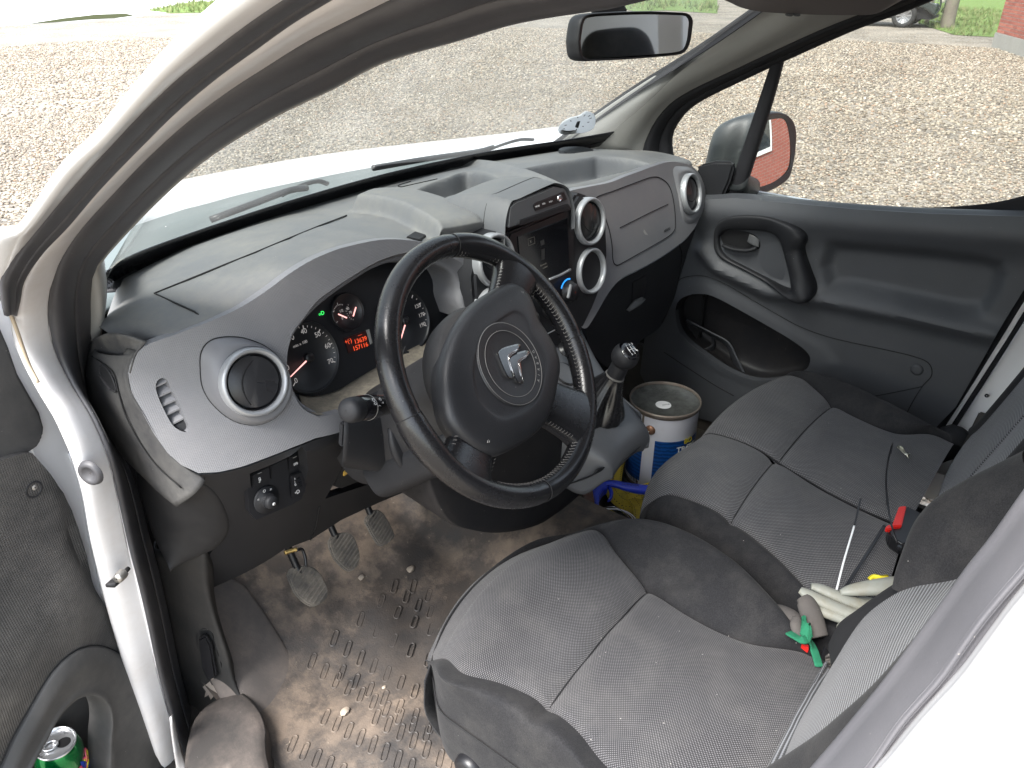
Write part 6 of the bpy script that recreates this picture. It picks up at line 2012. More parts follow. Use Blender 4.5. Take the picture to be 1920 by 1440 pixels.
# rebuild both edges as smooth functions of distance from the front
def edge(pts, n=110): return cr(pts, n)
ILc, IRc = edge(IL), edge(IR)
nv_ = 110; nu_ = 90
G = np.zeros((nv_, nu_, 3))
fcrv = [0.030, 0.024, 0.016, .008, .002, 0, 0, 0]
for j in range(nv_):
    a, b_ = ILc[j], IRc[j]
    fr = j / (nv_ - 1)
    for i in range(nu_):
        q = i / (nu_ - 1)
        p = a * (1 - q) + b_ * q
        bow = math.sin(math.pi * q)
        p = p + V3(0, .045 * bow * max(0, 1 - fr * 2.2) ** 1.3, .016 * bow ** .8 * (1 if fr > .1 else .6))
        G[j, i] = p
# cross seam
def v_at(line, px, py):
    v = line - CAM; d = v @ FW
    r = np.hypot(960 + FPX * (v @ RT) / d - px, 720 - FPX * (v @ UPV) / d - py)
    return np.argmin(r) / (len(line) - 1)
sL, sR = v_at(ILc, 1030, 1320), v_at(IRc, 1215, 1098)
for j in range(nv_):
    for i in range(nu_):
        d_ = abs(j / (nv_ - 1) - (sL + (sR - sL) * i / (nu_ - 1)))
        G[j, i, 2] -= .007 * math.exp(-(d_ / .028) ** 2) + .006 * math.exp(-(d_ / .007) ** 2)
        e_ = min(i, nu_ - 1 - i) / (nu_ - 1)
        G[j, i, 2] -= .006 * math.exp(-(e_ / .012) ** 2)
grid_mesh('cushion_centre', G, M_seatdots, ds)
def seam_line(G, a, b_, off=.0008, n=24):
    nv2, nu2 = G.shape[:2]
    out = []
    for q in np.linspace(.015, .985, n):
        v = (a + (b_ - a) * q) * (nv2 - 1); i = q * (nu2 - 1)
        v0, i0 = int(min(v, nv2 - 2)), int(min(i, nu2 - 2)); fv, fi = v - v0, i - i0
        out.append((G[v0, i0] * (1 - fi) + G[v0, i0 + 1] * fi) * (1 - fv) + (G[v0 + 1, i0] * (1 - fi) + G[v0 + 1, i0 + 1] * fi) * fv + V3(0, 0, off))
    return out
tube('cushion_seam', seam_line(G, sL, sR), .0011, M_seam, ds, n=60, k=6)
GD = G
# left bolster: from seam over the edge down to the seat side
L0 = GD[:, 0]
SK = smooth01(np.arange(nv_) / 24.0)
L1 = np.array([p + V3(-.030 * SK[j], .0, .012 * SK[j]) for j, p in enumerate(L0)])
L2_ = np.array([p + V3(-.055, .0, -.004) for j, p in enumerate(L0)])
def side_line(z, dx):
    return np.array([V3(L0[k][0] * (1 - SK[k]) + (-.556 + dx) * SK[k] - .003, L0[k][1] - .016 * (k / nv_) - .004 * (1 - SK[k]), z if SK[k] > .99 else (min(z, .655) * (1 - SK[k]) + z * SK[k])) for k in range(nv_)])
patch('side_bolster', [L0, L1, (L1 + side_line(.69, 0)) / 2 + V3(-.004, 0, .006), side_line(.66, -.004), side_line(.60, -.006), side_line(.53, .004), side_line(.50, .03)], M_bolster, ds, nu=60, nv=40)['label'] = 'left charcoal bolster and seat side'
tube('bolster_seam', [p + V3(-.002, 0, .0) for p in side_line(.645, -.0065)[::4]], .0012, M_seam, ds, n=40, k=6)
# right bolster: swelling above the cushion, silhouette traced
RB = [V3(-.155, .01, .66), Z(1150, 978, .728), Z(1215, 974, .742), Z(1290, 1000, .752), Z(1370, 1052, .758), Z(1440, 1120, .756), Z(1490, 1180, .745), Z(1514, 1218, .730), V3(-.222, -.495, .715)]
RBc = edge(RB)
R0_ = GD[:, -1]
RM_ = (R0_ * .5 + RBc * .5) + np.array([[0, 0, .006]] * nv_)
RO = RBc + np.array([[.02, .0, -.03]] * nv_)
patch('side_bolster', [R0_, RM_, RBc, RO, RO + np.array([[.004, 0, -.06]] * nv_), RO + np.array([[-.01, 0, -.13]] * nv_)], M_bolster, ds, nu=60, nv=40)['label'] = 'right charcoal bolster beside the passenger bench'
# front face below the cushion
patch('front_panel', [[V3(-.55, -.01, .66), V3(-.45, .035, .675), V3(-.34, .05, .68), V3(-.22, .04, .675), V3(-.14, .005, .66)], [V3(-.55, -.01, .58), V3(-.45, .030, .58), V3(-.34, .045, .58), V3(-.22, .035, .58), V3(-.14, .0, .58)], [V3(-.53, -.05, .50), V3(-.45, -.02, .50), V3(-.34, -.01, .50), V3(-.22, -.02, .50), V3(-.15, -.05, .50)]], M_bolster, ds, nu=24, nv=14, thick=.002)
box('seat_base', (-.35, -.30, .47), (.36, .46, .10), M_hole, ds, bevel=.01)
lathe('adjuster_knob', [(.001, .012), (.016, .012), (.022, .008), (.024, 0), (.024, -.02)], U(880, 1440, X=-.565), V3(-1, 0, 0), M_black, ds, n=24)
# driver backrest: striped cloth centre, charcoal bolsters both sides
def XP(px, py, x): return U(px, py, X=x)
BL = [XP(1440, 1465, -.50), XP(1500, 1440, -.515), XP(1575, 1380, -.53), XP(1640, 1320, -.54), XP(1720, 1240, -.55)]
# centre: rows from bottom to top, columns left to right
cb = []
for (l, r_) in (((1462, 1440, -.505), (1556, 1262, -.262)), ((1490, 1420, -.51), (1580, 1215, -.262)), ((1530, 1395, -.515), (1618, 1160, -.262)), ((1580, 1362, -.52), (1665, 1122, -.262)), ((1620, 1330, -.525), (1712, 1101, -.262)), ((1700, 1260, -.53), (1812, 1080, -.262)), ((1800, 1150, -.535), (1930, 1010, -.262))):
    a, b_ = XP(*l), XP(*r_)
    cb.append([a, a * .66 + b_ * .34 + V3(0, .004, 0), a * .33 + b_ * .67 + V3(0, .004, 0), b_])
patch('backrest_centre', cb, M_seatstripe, ds, nu=50, nv=50)
lowb = [XP(1430, 1465, -.50), XP(1478, 1385, -.43), XP(1520, 1305, -.34), XP(1552, 1240, -.255)]
cb0 = cr(cb[0], 4)
patch('backrest_foot', [lowb, [(a * .5 + b_ * .5) + V3(0, .006, .004) for a, b_ in zip(lowb, cb0)], [p + V3(0, -.004, 0) for p in cb0]], M_seatstripe, ds, nu=40, nv=12)
# left bolster (bottom edge of the picture)
patch('backrest_bolster', [[c[0] for c in cb], [c[0] + V3(-.03, .018, .0) for c in cb], [c[0] + V3(-.06, .0, .0) for c in cb], [c[0] + V3(-.065, -.06, .0) for c in cb]], M_bolster, ds, nu=40, nv=20)['label'] = 'left charcoal bolster of the driver backrest'
# right bolster: dark wing swelling forward
bo0 = [XP(1690, 1112, -.262), XP(1711, 1101, -.262), XP(1760, 1096, -.262), XP(1812, 1080, -.262), XP(1900, 1030, -.262), XP(2000, 940, -.262)]
bo1 = [XP(1708, 1085, -.20), XP(1706, 1040, -.19), XP(1712, 990, -.18), XP(1735, 950, -.175), XP(1800, 905, -.17), XP(1925, 845, -.165)]
bo1 = [XP(1709, 1092, -.22), XP(1706, 1040, -.20), XP(1716, 985, -.19), XP(1745, 943, -.185), XP(1800, 905, -.18), XP(1925, 843, -.175)]
bmid = [a * .5 + b_ * .5 + V3(-.01, .014, .0) for a, b_ in zip(bo0, bo1)]
patch('backrest_bolster', [bo0, bmid, bo1, [p + V3(.012, -.05, -.02) for p in bo1], [p + V3(.0, -.12, -.03) for p in bo1]], M_bolster, ds, nu=40, nv=30)['label'] = 'right charcoal bolster of the driver backrest'
# near-black strip from the backrest side down to the cushion
gp0 = [XP(1709, 1096, -.235), XP(1660, 1130, -.235), XP(1618, 1166, -.235), XP(1585, 1210, -.24), XP(1558, 1250, -.245)]
gp1 = [XP(1709, 1082, -.20), XP(1665, 1110, -.20), XP(1620, 1140, -.20), XP(1580, 1168, -.20), XP(1565, 1200, -.20)]
patch('backrest_edge', [gp0, gp1, [p + V3(.005, -.10, 0) for p in gp1]], plastic('black_backrest_edge', (.010, .010, .012), .9, grain=600), ds, nu=30, nv=10)
# back shell and head restraint (seen in the mirrors)
rr0 = lambda x0, x1, y, z, t: [V3(x0, y, z), V3(x0, y - t, z), V3(x1, y - t, z), V3(x1, y, z)]
patch('backrest_shell', [[V3(x, y - .09, z) for x in (-.56, -.45, -.36, -.27, -.19)] for y, z in ((-.54, .62), (-.555, .9), (-.60, 1.15), (-.64, 1.32))], M_bolster, ds, nu=14, nv=20, thick=.05)
def headrest(cx, cy, cz, parent, w=.135, h=.095):
    rows = []
    for z_, k in ((-1, .70), (-.9, .88), (-.4, 1.0), (.2, .98), (.7, .85), (.95, .6), (1.0, .3)):
        row = []
        for i in range(32):
            t = 2 * math.pi * i / 32
            c_, s_ = math.cos(t), math.sin(t)
            row.append(V3(cx + w * k * abs(c_) ** .7 * (1 if c_ > 0 else -1), cy + .05 * k * abs(s_) ** .8 * (1 if s_ > 0 else -1) - .015 * z_, cz + h * z_))
        rows.append(row)
    rows = [[V3(cx, cy, cz - h)] * 32] + rows + [[V3(cx, cy - .015, cz + h * 1.01)] * 32]
    hr = patch('head_restraint', rows, M_bolster, parent, nu=48, nv=30, cu=True)
    for s in (-1, 1):
        tube('post', [V3(cx + s * .06, cy, cz - h * .9), V3(cx + s * .06, cy + .0, cz - h - .07)], .006, M_chrome, hr, n=5)
headrest(-.37, -.66, 1.47, ds)

# ---------------- passenger bench (two places)
ps = thing('passenger_bench', 'double passenger seat in grey cloth with split cushion and charcoal edges', 'seat', (.28, -.30, .42))
def bench_place(Lpx, Rpx, bow, crossL, zc=.72, name='cushion', lab='', mat=M_seatfine, nv_=100, nu_=70, jsplit=.5, frontdrop=True):
    a_ = cr([np.array(p) for p in Lpx], nv_); b2_ = cr([np.array(p) for p in Rpx], nv_)
    s0, s1 = v_at(a_, *crossL[0]), v_at(b2_, *crossL[1])
    G = np.zeros((nv_, nu_, 3))
    for j in range(nv_):
        fr = j / (nv_ - 1)
        for i in range(nu_):
            q = i / (nu_ - 1)
            p = a_[j] * (1 - q) + b2_[j] * q
            bw = math.sin(math.pi * q)
            p = p + V3(0, bow * bw * max(0, 1 - fr * 2.4), .014 * bw ** .7)
            d_ = abs(fr - (s0 + (s1 - s0) * q))
            p[2] -= .006 * math.exp(-(d_ / .03) ** 2) + .006 * math.exp(-(d_ / .008) ** 2)
            e_ = min(i, nu_ - 1 - i) / (nu_ - 1)
            p[2] -= .006 * math.exp(-(e_ / .02) ** 2)
            G[j, i] = p
    grid_mesh(name, G, mat, ps)['label'] = lab
    tube('cushion_seam', seam_line(G, s0, s1), .0011, M_seam, ps, n=60, k=6)
    return G
# first place (middle of the van)
mL = [Z(1232, 945, .62) * 0 + V3(-.005, -.075, .60), V3(-.012, -.062, .66), Z(1236, 938, .705), Z(1268, 928, .718), Z(1320, 943, .72), Z(1372, 972, .72), Z(1450, 1035, .72), Z(1500, 1085, .72), Z(1560, 1150, .722), Z(1640, 1180, .725)]
mR = [V3(.232, -.060, .60), V3(.232, -.048, .66), Z(1318, 822, .700), Z(1338, 813, .715), Z(1395, 830, .722), Z(1452, 860, .722), Z(1520, 905, .722), Z(1590, 943, .722), Z(1660, 975, .724), Z(1700, 990, .726)]
GA = bench_place(mL, mR, .035, ((1372, 972), (1454, 861)), lab='middle seat cushion', jsplit=.60)
# second place (by the door)
oL = [V3(.236, -.060, .60), V3(.236, -.048, .66), Z(1318, 819, .700), Z(1338, 811, .715), Z(1397, 829, .722), Z(1454, 858, .722), Z(1522, 903, .722), Z(1592, 941, .722), Z(1662, 972, .724), Z(1702, 987, .726)]
oR = [V3(.565, -.095, .60), V3(.565, -.085, .66), Z(1470, 706, .708), Z(1505, 708, .720), Z(1530, 728, .722), Z(1562, 756, .720), Z(1605, 781, .720), Z(1680, 811, .720), Z(1745, 812, .722), Z(1790, 830, .726)]
GB = bench_place(oL, oR, .03, ((1460, 861), (1562, 756)), lab='outer seat cushion', jsplit=.58)
tube('cushion_gap', [p + V3(0, 0, .0015) for p in GB[10:, 0][::6]], .0022, M_seam, ps, n=80, k=6)
# bolsters
nvB = GA.shape[0]
A0_ = GA[:, 0]
mo = cr([V3(-.03, -.085, .60), V3(-.03, -.08, .66), Z(1224, 950, .690), Z(1250, 962, .700), Z(1330, 1010, .700), Z(1400, 1060, .705), Z(1460, 1110, .705), Z(1520, 1170, .705), Z(1580, 1230, .70)], nvB)
patch('side_bolster', [A0_, A0_ * .6 + mo * .4 + V3(0, 0, .014), mo, mo + V3(-.01, 0, -.05), mo + V3(0, 0, -.14)], M_bolster, ps, nu=50, nv=30)['label'] = 'charcoal bolster along the inner side of the bench'
B0_ = GB[:, -1]
oo_ = cr([V3(.60, -.11, .60), V3(.60, -.10, .66), Z(1490, 703, .715), Z(1545, 706, .735), Z(1600, 724, .745), Z(1660, 752, .745), Z(1720, 783, .74), Z(1752, 803, .735), Z(1765, 812, .73)], nvB)
patch('side_bolster', [B0_, B0_ * .5 + oo_ * .5 + V3(0, 0, .012), oo_, oo_ + V3(.02, 0, -.05), oo_ + V3(.02, 0, -.16)], M_bolster, ps, nu=50, nv=30)['label'] = 'charcoal bolster next to the passenger door'
patch('front_panel', [[V3(-.03, -.085, .62), V3(.1, -.04, .63), V3(.232, -.055, .62), V3(.4, -.055, .63), V3(.60, -.105, .62)], [V3(-.03, -.10, .50), V3(.1, -.07, .50), V3(.232, -.08, .50), V3(.4, -.08, .50), V3(.60, -.12, .50)]], M_bolster, ps, nu=24, nv=8, thick=.004)
box('bench_base', (.28, -.32, .47), (.56, .40, .10), M_hole, ps, bevel=.01)
# slanting dark seam line with the cloth dart on the outer cushion
tube('cloth_dart', [Z(*p, .7335) for p in ((1672, 838), (1668, 870), (1662, 905), (1663, 945))], .0012, M_seam, ps, n=16, k=6)
# backrests of the bench
pb = []
for (a, b_) in (((1640, 1180, -.02), (1780, 838, .57)), ((1650, 1090, -.02), (1815, 800, .57)), ((1690, 985, -.02), (1850, 765, .57)), ((1790, 850, -.02), (1900, 705, .57)), ((1900, 740, -.02), (1960, 650, .57))):
    A_, B_ = XP(*a), XP(*b_)
    pb.append([A_, A_ * .66 + B_ * .34 + V3(0, .0, 0), A_ * .33 + B_ * .67, B_])
yb_ = [(-.508, .722), (-.524, .76), (-.558, .87), (-.603, 1.02), (-.655, 1.2), (-.69, 1.32)]
def brow(x0, x1, off=0.0): return [[V3(x0 + (x1 - x0) * q, y + off + .010 * math.sin(math.pi * q), z) for q in (0, .2, .5, .8, 1)] for y, z in yb_]
patch('backrest_cushion', brow(-.01, .235, -.002), M_seatstripe, ps, nu=40, nv=50, thick=.05, offset=1)['label'] = 'striped backrest of the middle place'
patch('backrest_cushion', brow(.238, .56, .0), M_seatstripe, ps, nu=40, nv=50, thick=.05, offset=1)['label'] = 'striped backrest of the outer place'
patch('backrest_bolster', [[V3(.56, y, z), V3(.575, y + .008, z), V3(.60, y + .006, z), V3(.62, y - .012, z), V3(.625, y - .06, z)] for y, z in yb_], M_bolster, ps, nu=20, nv=30)['label'] = 'outer bolster of the bench backrest'
patch('backrest_bolster', [[V3(-.01, y, z), V3(-.02, y + .016, z), V3(-.04, y + .01, z), V3(-.045, y - .05, z)] for y, z in yb_], M_bolster, ps, nu=20, nv=30)['label'] = 'inner bolster of the bench backrest'
patch('backrest_shell', [[V3(x, y - .10, z) for x in (-.04, .1, .3, .5, .62)] for y, z in yb_], M_bolster, ps, nu=14, nv=20, thick=.04)
headrest(.11, -.735, 1.45, ps)
headrest(.435, -.735, 1.445, ps, w=.105, h=.088)
# ================================================================== PASSENGER DOOR
pd = thing('passenger_door', 'dark grey passenger door seen from inside with pull handle and deep pocket', 'van door', (.70, .05, .5))
DPX = .695
def D0p(px, py):
    p = U(px, py, X=DPX); return (p[1], p[2])
rec = [D0p(*p) for p in ((1548, 446), (1640, 452), (1760, 463), (1850, 474), (1886, 488), (1893, 515), (1878, 560), (1850, 600), (1790, 596), (1700, 575), (1600, 553), (1545, 548), (1530, 500))]
led = [D0p(*p) for p in ((1320, 470), (1345, 500), (1440, 545), (1545, 560), (1700, 590), (1862, 625))]
sh = [D0p(*p) for p in ((1330, 395), (1500, 410), (1700, 425), (1920, 440), (2000, 450))]
pocket_b = [D0p(*p) for p in ((1278, 520), (1318, 517), (1402, 557), (1497, 611), (1548, 640), (1580, 680), (1560, 720), (1500, 735), (1420, 735), (1340, 705), (1275, 655), (1255, 610), (1258, 560))]
rec_a, led_a, sh_a, poc_a = map(np.array, (rec, led, sh, pocket_b))
def f_pd(y, z):
    q = np.array([y, z], float)
    x = DPX
    if in_poly(q[None], rec_a)[0]:
        x += .024 * float(smooth01(poly_dist(q[None], rec_a)[0] / .034))
    d = float(poly_dist(q[None], led_a, closed=False)[0])
    x -= .020 * math.exp(-(d / .020) ** 2)
    d = float(poly_dist(q[None], sh_a, closed=False)[0])
    x -= .020 * math.exp(-(d / .040) ** 2)
    if in_poly(q[None], poc_a)[0]:
        x -= .004 * float(smooth01(poly_dist(q[None], poc_a)[0] / .030))
    return x
def DP(px, py, off=0.0):
    p = U(px, py, X=DPX)
    for _ in range(5):
        p = U(px, py, X=f_pd(p[1], p[2]))
    return p - V3(off, 0, 0)
def DX(px, py):
    p = DP(px, py); return (p[1], p[2])
pd_o = [(1290, 372), (1330, 374), (1380, 371), (1480, 381), (1600, 392), (1750, 401), (1920, 406), (2030, 408), (1985, 470), (1922, 540), (1882, 604), (1842, 675), (1792, 763), (1742, 815), (1690, 860), (1560, 860), (1440, 830), (1330, 790), (1230, 760), (1200, 700), (1210, 620), (1250, 560), (1280, 480), (1300, 420)]
opening = [(1267, 575), (1282, 557), (1311, 551), (1340, 557), (1395, 586), (1439, 611), (1483, 637), (1512, 659), (1519, 677), (1504, 699), (1453, 712), (1410, 712), (1366, 695), (1322, 666), (1286, 637), (1269, 608)]
M_door = dimple('dark_door_plastic', (.052, .055, .062), .5, pitch=.002, strength=.25, dust=.10, dustcol=(.14, .14, .14))
opF = [DX(*p) for p in cr(opening, 60, True)]
sheet('panel', [DX(*p) for p in pd_o], [opF], lambda y, z: V3(f_pd(y, z), y, z), M_door, pd, step=.008, rim=.02, rimdir=(1, 0, 0))
# rolled top edge at the glass
tp = rowX([(1290, 372), (1330, 374), (1380, 371), (1480, 381), (1600, 392), (1750, 401), (1920, 406), (2030, 408)], DPX, 30)
tp = [p - V3(0, 0, 0) for p in tp]
patch('top_edge', [[DP(a, b_) for a, b_ in arc([(1290, 373), (1330, 375), (1380, 372), (1480, 382), (1600, 393), (1750, 402), (1920, 407), (2030, 409)], 30)], [p + V3(.015, 0, .008) for p in tp], [p + V3(.035, 0, .002) for p in tp]], M_door, pd, nu=40, nv=10)
# black waist seal between trim and glass with its rising rear corner
ws0 = rowX([(1378, 372), (1480, 381), (1600, 391), (1720, 396), (1820, 396), (1920, 392), (2030, 380)], .735, 30)
ws1 = rowX([(1372, 366), (1480, 376), (1600, 387), (1720, 391), (1800, 388), (1870, 380), (1940, 362), (2030, 325)], .735, 30)
patch('waist_seal', [[p + V3(-.01, 0, -.012) for p in ws0], ws0, ws1, [p + V3(.01, 0, 0) for p in ws1]], M_rubber2, pd, nu=40, nv=8, thick=.002)
# pocket: bowl behind the opening
op3 = [DP(*p) for p in cr(opening, 60, True)]
cen = np.mean(op3, 0)
patch('door_pocket', [[p + V3(.002, 0, 0) for p in op3], [p + V3(.02, 0, -.004) for p in op3], [p + V3(.065, 0, -.012) for p in op3], [cen + (p - cen) * .8 + V3(.085, 0, -.01) for p in op3], [cen + V3(.088, 0, 0)] * 60], M_knee if 'M_knee' in globals() else M_dark, pd, nu=60, nv=24, cu=True)
patch('pocket_divider', [[U(*p, X=.735) for p in ((1288, 598), (1330, 620), (1366, 640), (1382, 668), (1398, 700))], [U(*p, X=.76) for p in ((1290, 604), (1330, 626), (1362, 646), (1374, 672), (1388, 705))]], M_door, pd, nu=24, nv=6, thick=.004)
lathe('cup_ring', [(.026, 0), (.030, .003), (.033, 0), (.033, -.03)], U(1318, 640, X=.75), V3(-.4, 0, .9), M_dark, pd, n=30)
# service-panel seam, round cap, curved seams
for pts in (((1262, 545), (1278, 522), (1318, 517), (1360, 532), (1402, 557), (1450, 585), (1497, 611), (1548, 630), (1600, 643), (1657, 655), (1712, 668), (1741, 681), (1747, 703), (1730, 724), (1712, 752), (1698, 779)), ((1632, 744), (1680, 735), (1728, 725)), ((1245, 660), (1290, 690), (1340, 722), (1376, 742))):
    tube('panel_seam', [DP(*p, off=.0006) for p in pts], .0011, M_seam, pd, n=12 * len(pts) // 2, k=6)
lathe('round_cap', [(.001, .0045), (.008, .005), (.0115, .004), (.0135, .001), (.0145, -.001)], DP(1719, 693), V3(-1, 0, 0), M_door, pd, n=32)
# pull-handle frame
ho = [(1340, 436), (1347, 418), (1373, 405), (1424, 404), (1468, 414), (1500, 427), (1516, 444), (1510, 466), (1523, 506), (1533, 535), (1528, 556), (1510, 565), (1488, 557), (1439, 529), (1400, 507), (1355, 484), (1341, 465)]
hi = [(1350, 444), (1359, 433), (1384, 430), (1439, 434), (1463, 447), (1474, 470), (1486, 510), (1490, 536), (1478, 539), (1439, 520), (1400, 500), (1366, 482), (1353, 466)]
HOo = [DP(a, b_, off=-.002) for a, b_ in arc([*ho, ho[0]], 61)[:-1]]
HIi = [DP(a, b_, off=-.002) for a, b_ in arc([*hi, hi[0]], 61)[:-1]]
# pair the two loops by direction from the centre
hcn = (np.mean(HOo, 0) + np.mean(HIi, 0)) / 2
def loopang(P): return np.array([math.atan2(p[2] - hcn[2], p[1] - hcn[1]) for p in P])
ang = np.linspace(-math.pi, math.pi, 72, endpoint=False)
def byang(P):
    a = loopang(P); o_ = np.argsort(a); a = a[o_]; Q = np.array(P)[o_]
    a3 = np.r_[a - 2 * math.pi, a, a + 2 * math.pi]; Q3 = np.r_[Q, Q, Q]
    return np.stack([np.interp(ang, a3, Q3[:, k]) for k in range(3)], 1)
HA, HB = byang(HOo), byang(HIi)
hgt = np.array([.012 + .030 * smooth01((-(p[1]) + .03) / .12) for p in (HA + HB) / 2])
def hrow(q, k): return HA * (1 - q) + HB * q + np.stack([-hgt * k, 0 * hgt, 0 * hgt], 1)
patch('pull_handle', [hrow(0, 0), hrow(.02, .6), hrow(.15, .95), hrow(.5, 1.08), hrow(.85, .95), hrow(.98, .6), hrow(1, 0), hrow(1, -.3)], M_dark, pd, nu=100, nv=30, cu=True)
prism('handle_dish', [DP(a, b_, off=-.004) for a, b_ in arc([*hi, hi[0]], 50)[:-1]], (.006, 0, 0), M_topc if False else M_door, pd)
lev_o = [DP(*p, off=.0) for p in cr([(1351, 444), (1358, 433), (1385, 431), (1410, 437), (1424, 450), (1426, 464), (1415, 470), (1375, 468), (1358, 460)], 36, True)]
dhl = prism('inner_door_handle', lev_o, (.004, 0, 0), M_hole, pd, bevel=.001)
sweep('lever', [DP(1358, 459, .004), DP(1380, 465, .010), DP(1405, 467, .010), DP(1420, 463, .004)], rrect(.016, .008, .003), M_dark, dhl, up=(0, 0, 1), n=16)
patch('lever', [[DP(1403, 452, .004), DP(1407, 438, .004)], [DP(1414, 458, .008), DP(1418, 443, .004)], [DP(1424, 463, .004), DP(1424, 450, .001)]], M_trim if False else M_topc, dhl, nu=8, nv=8, thick=.002)
# mirror triangle trim and window divider
tri = [(1304, 318), (1312, 309), (1340, 303), (1372, 304), (1376, 312), (1368, 340), (1352, 376), (1316, 376), (1310, 340)]
prism('mirror_corner_trim', [U(*p, X=.715) for p in tri], (.02, 0, 0), M_dark, pd, bevel=.006, seg=3)
dv0 = [(1462, 96), (1440, 175), (1413, 265), (1390, 330), (1376, 372)]
tri_l = rowX([(1449, 108), (1425, 180), (1397, 265), (1375, 330), (1362, 372)], [.72, .74], 20)
tri_r = rowX([(1470, 95), (1449, 175), (1423, 262), (1403, 325), (1389, 370)], [.72, .74], 20)
patch('window_divider', [mix_rows(tri_l, tri_l, 0, dx=.02), tri_l, mix_rows(tri_l, tri_r, .5, dx=-.006), tri_r, mix_rows(tri_r, tri_r, 0, dx=.02)], M_rubber2, pd, nu=20, nv=14, thick=.002)
gl0 = rowX([(1250, 330), (1250, 262), (1300, 186), (1400, 136), (1455, 110)], .715, 14)
g_t = rowX([(1252, 262), (1266, 228), (1302, 190), (1402, 140), (1500, 94), (1600, 50), (1700, 12), (1800, -30), (2100, -140)], [.745, .72], 24)
g_b = rowX([(1252, 340), (1300, 370), (1380, 380), (1480, 384), (1600, 395), (1720, 400), (1820, 400), (1920, 398), (2200, 380)], .75, 24)
patch('window_glass', [g_t, g_b], M_sideglass, pd, nu=24, nv=8)
box('outer_skin', (.84, .0, .72), (.02, 1.15, .70), M_white, pd, bevel=.004)

# ---------------- exterior mirror on the passenger side
M_mir, nt, b = newmat('mirror_silvering')
b.inputs['Base Color'].default_value = (.82, .84, .84, 1); b.inputs['Metallic'].default_value = 1; b.inputs['Roughness'].default_value = .02
em = thing('side_mirror', 'dark exterior mirror beyond the passenger window reflecting a brick house', 'door mirror', U(1400, 330, Y=.14))
mo_px = [(1382, 362), (1409, 367), (1440, 358), (1473, 337), (1484, 306), (1489, 264), (1487, 236), (1476, 218), (1457, 210), (1434, 212), (1418, 222), (1408, 250), (1396, 300), (1385, 340)]
m_c = U(1445, 290, Y=.135)
MIRN = V3(-.62, -.76, .20)
MIRN /= np.linalg.norm(MIRN)
MIR_FACE_N = V3(-.19, -.97, 0.15); MIR_FACE_N /= np.linalg.norm(MIR_FACE_N)
def MQ(px, py, off=0): return UP(px, py, m_c + MIR_FACE_N * off, MIR_FACE_N)
mo = [MQ(*p) for p in cr(mo_px, 48, True)]
mc2 = np.mean(mo, 0)
M_mhous = plastic('weathered_black_mirror_housing', (.030, .034, .036), .45, grain=300, gstr=.2, dust=.3, dustcol=(.12, .13, .12), dscale=12)
fwd = -MIR_FACE_N
hs = [mo, [p - MIR_FACE_N * -.004 for p in mo], [mc2 + (p - mc2) * 1.03 + fwd * .02 for p in mo], [mc2 + (p - mc2) * .98 + fwd * .06 + V3(-.03, 0, 0) for p in mo], [mc2 + (p - mc2) * .80 + fwd * .10 + V3(-.05, 0, 0) for p in mo], [mc2 + (p - mc2) * .4 + fwd * .125 + V3(-.06, 0, 0) for p in mo], [mc2 + fwd * .13 + V3(-.06, 0, 0)] * 48]
patch('housing', hs, M_mhous, em, nu=64, nv=36, cu=True)
mg_px = [(1407, 353), (1405, 328), (1412, 278), (1420, 240), (1433, 228), (1464, 222), (1476, 229), (1482, 255), (1484, 292), (1479, 318), (1457, 338), (1429, 350)]
mg_px = [(1429, 350), (1457, 338), (1479, 318), (1484, 292), (1482, 255), (1476, 229), (1464, 222), (1433, 228), (1420, 240), (1412, 278), (1405, 328), (1407, 353)]
mg_px = mg_px[-1:] + mg_px[:-1]
mg = [MQ(*p, off=.0075) for p in cr(mg_px, 48, True)]
patch('housing_lip', [mo, [p + MIR_FACE_N * .008 for p in [mc2 + (q - mc2) * .97 for q in mo]], [p - MIR_FACE_N * .002 for p in mg]], M_black, em, nu=64, nv=10, cu=True)
# convex glass, aimed a little upwards and outwards
gcn = np.mean(mg, 0)
RCV = 1.5
AIM = V3(-.19, -.97, .15); AIM /= np.linalg.norm(AIM)
rows = []
for q in np.linspace(1, 0.0, 14):
    row = []
    for p in mg:
        v = (p - gcn) * q
        # place on a sphere tangent to the aimed plane, keeping the lateral offset
        v = v - (v @ MIR_FACE_N) * MIR_FACE_N
        lat = v @ v
        off_ = -(v @ AIM) / (MIR_FACE_N @ AIM)
        row.append(gcn + v + MIR_FACE_N * off_ - AIM * lat / (2 * RCV) + MIR_FACE_N * 0.0)
    rows.append(row)
grid_mesh('mirror_glass', np.array(rows), M_mir, em, closed_u=True)
sweep('mirror_arm', [U(1372, 335, X=.74), U(1385, 345, X=.78), U(1395, 350, X=.83)], rrect(.08, .05, .02), M_mhous, em, up=(0, 0, 1), n=10)

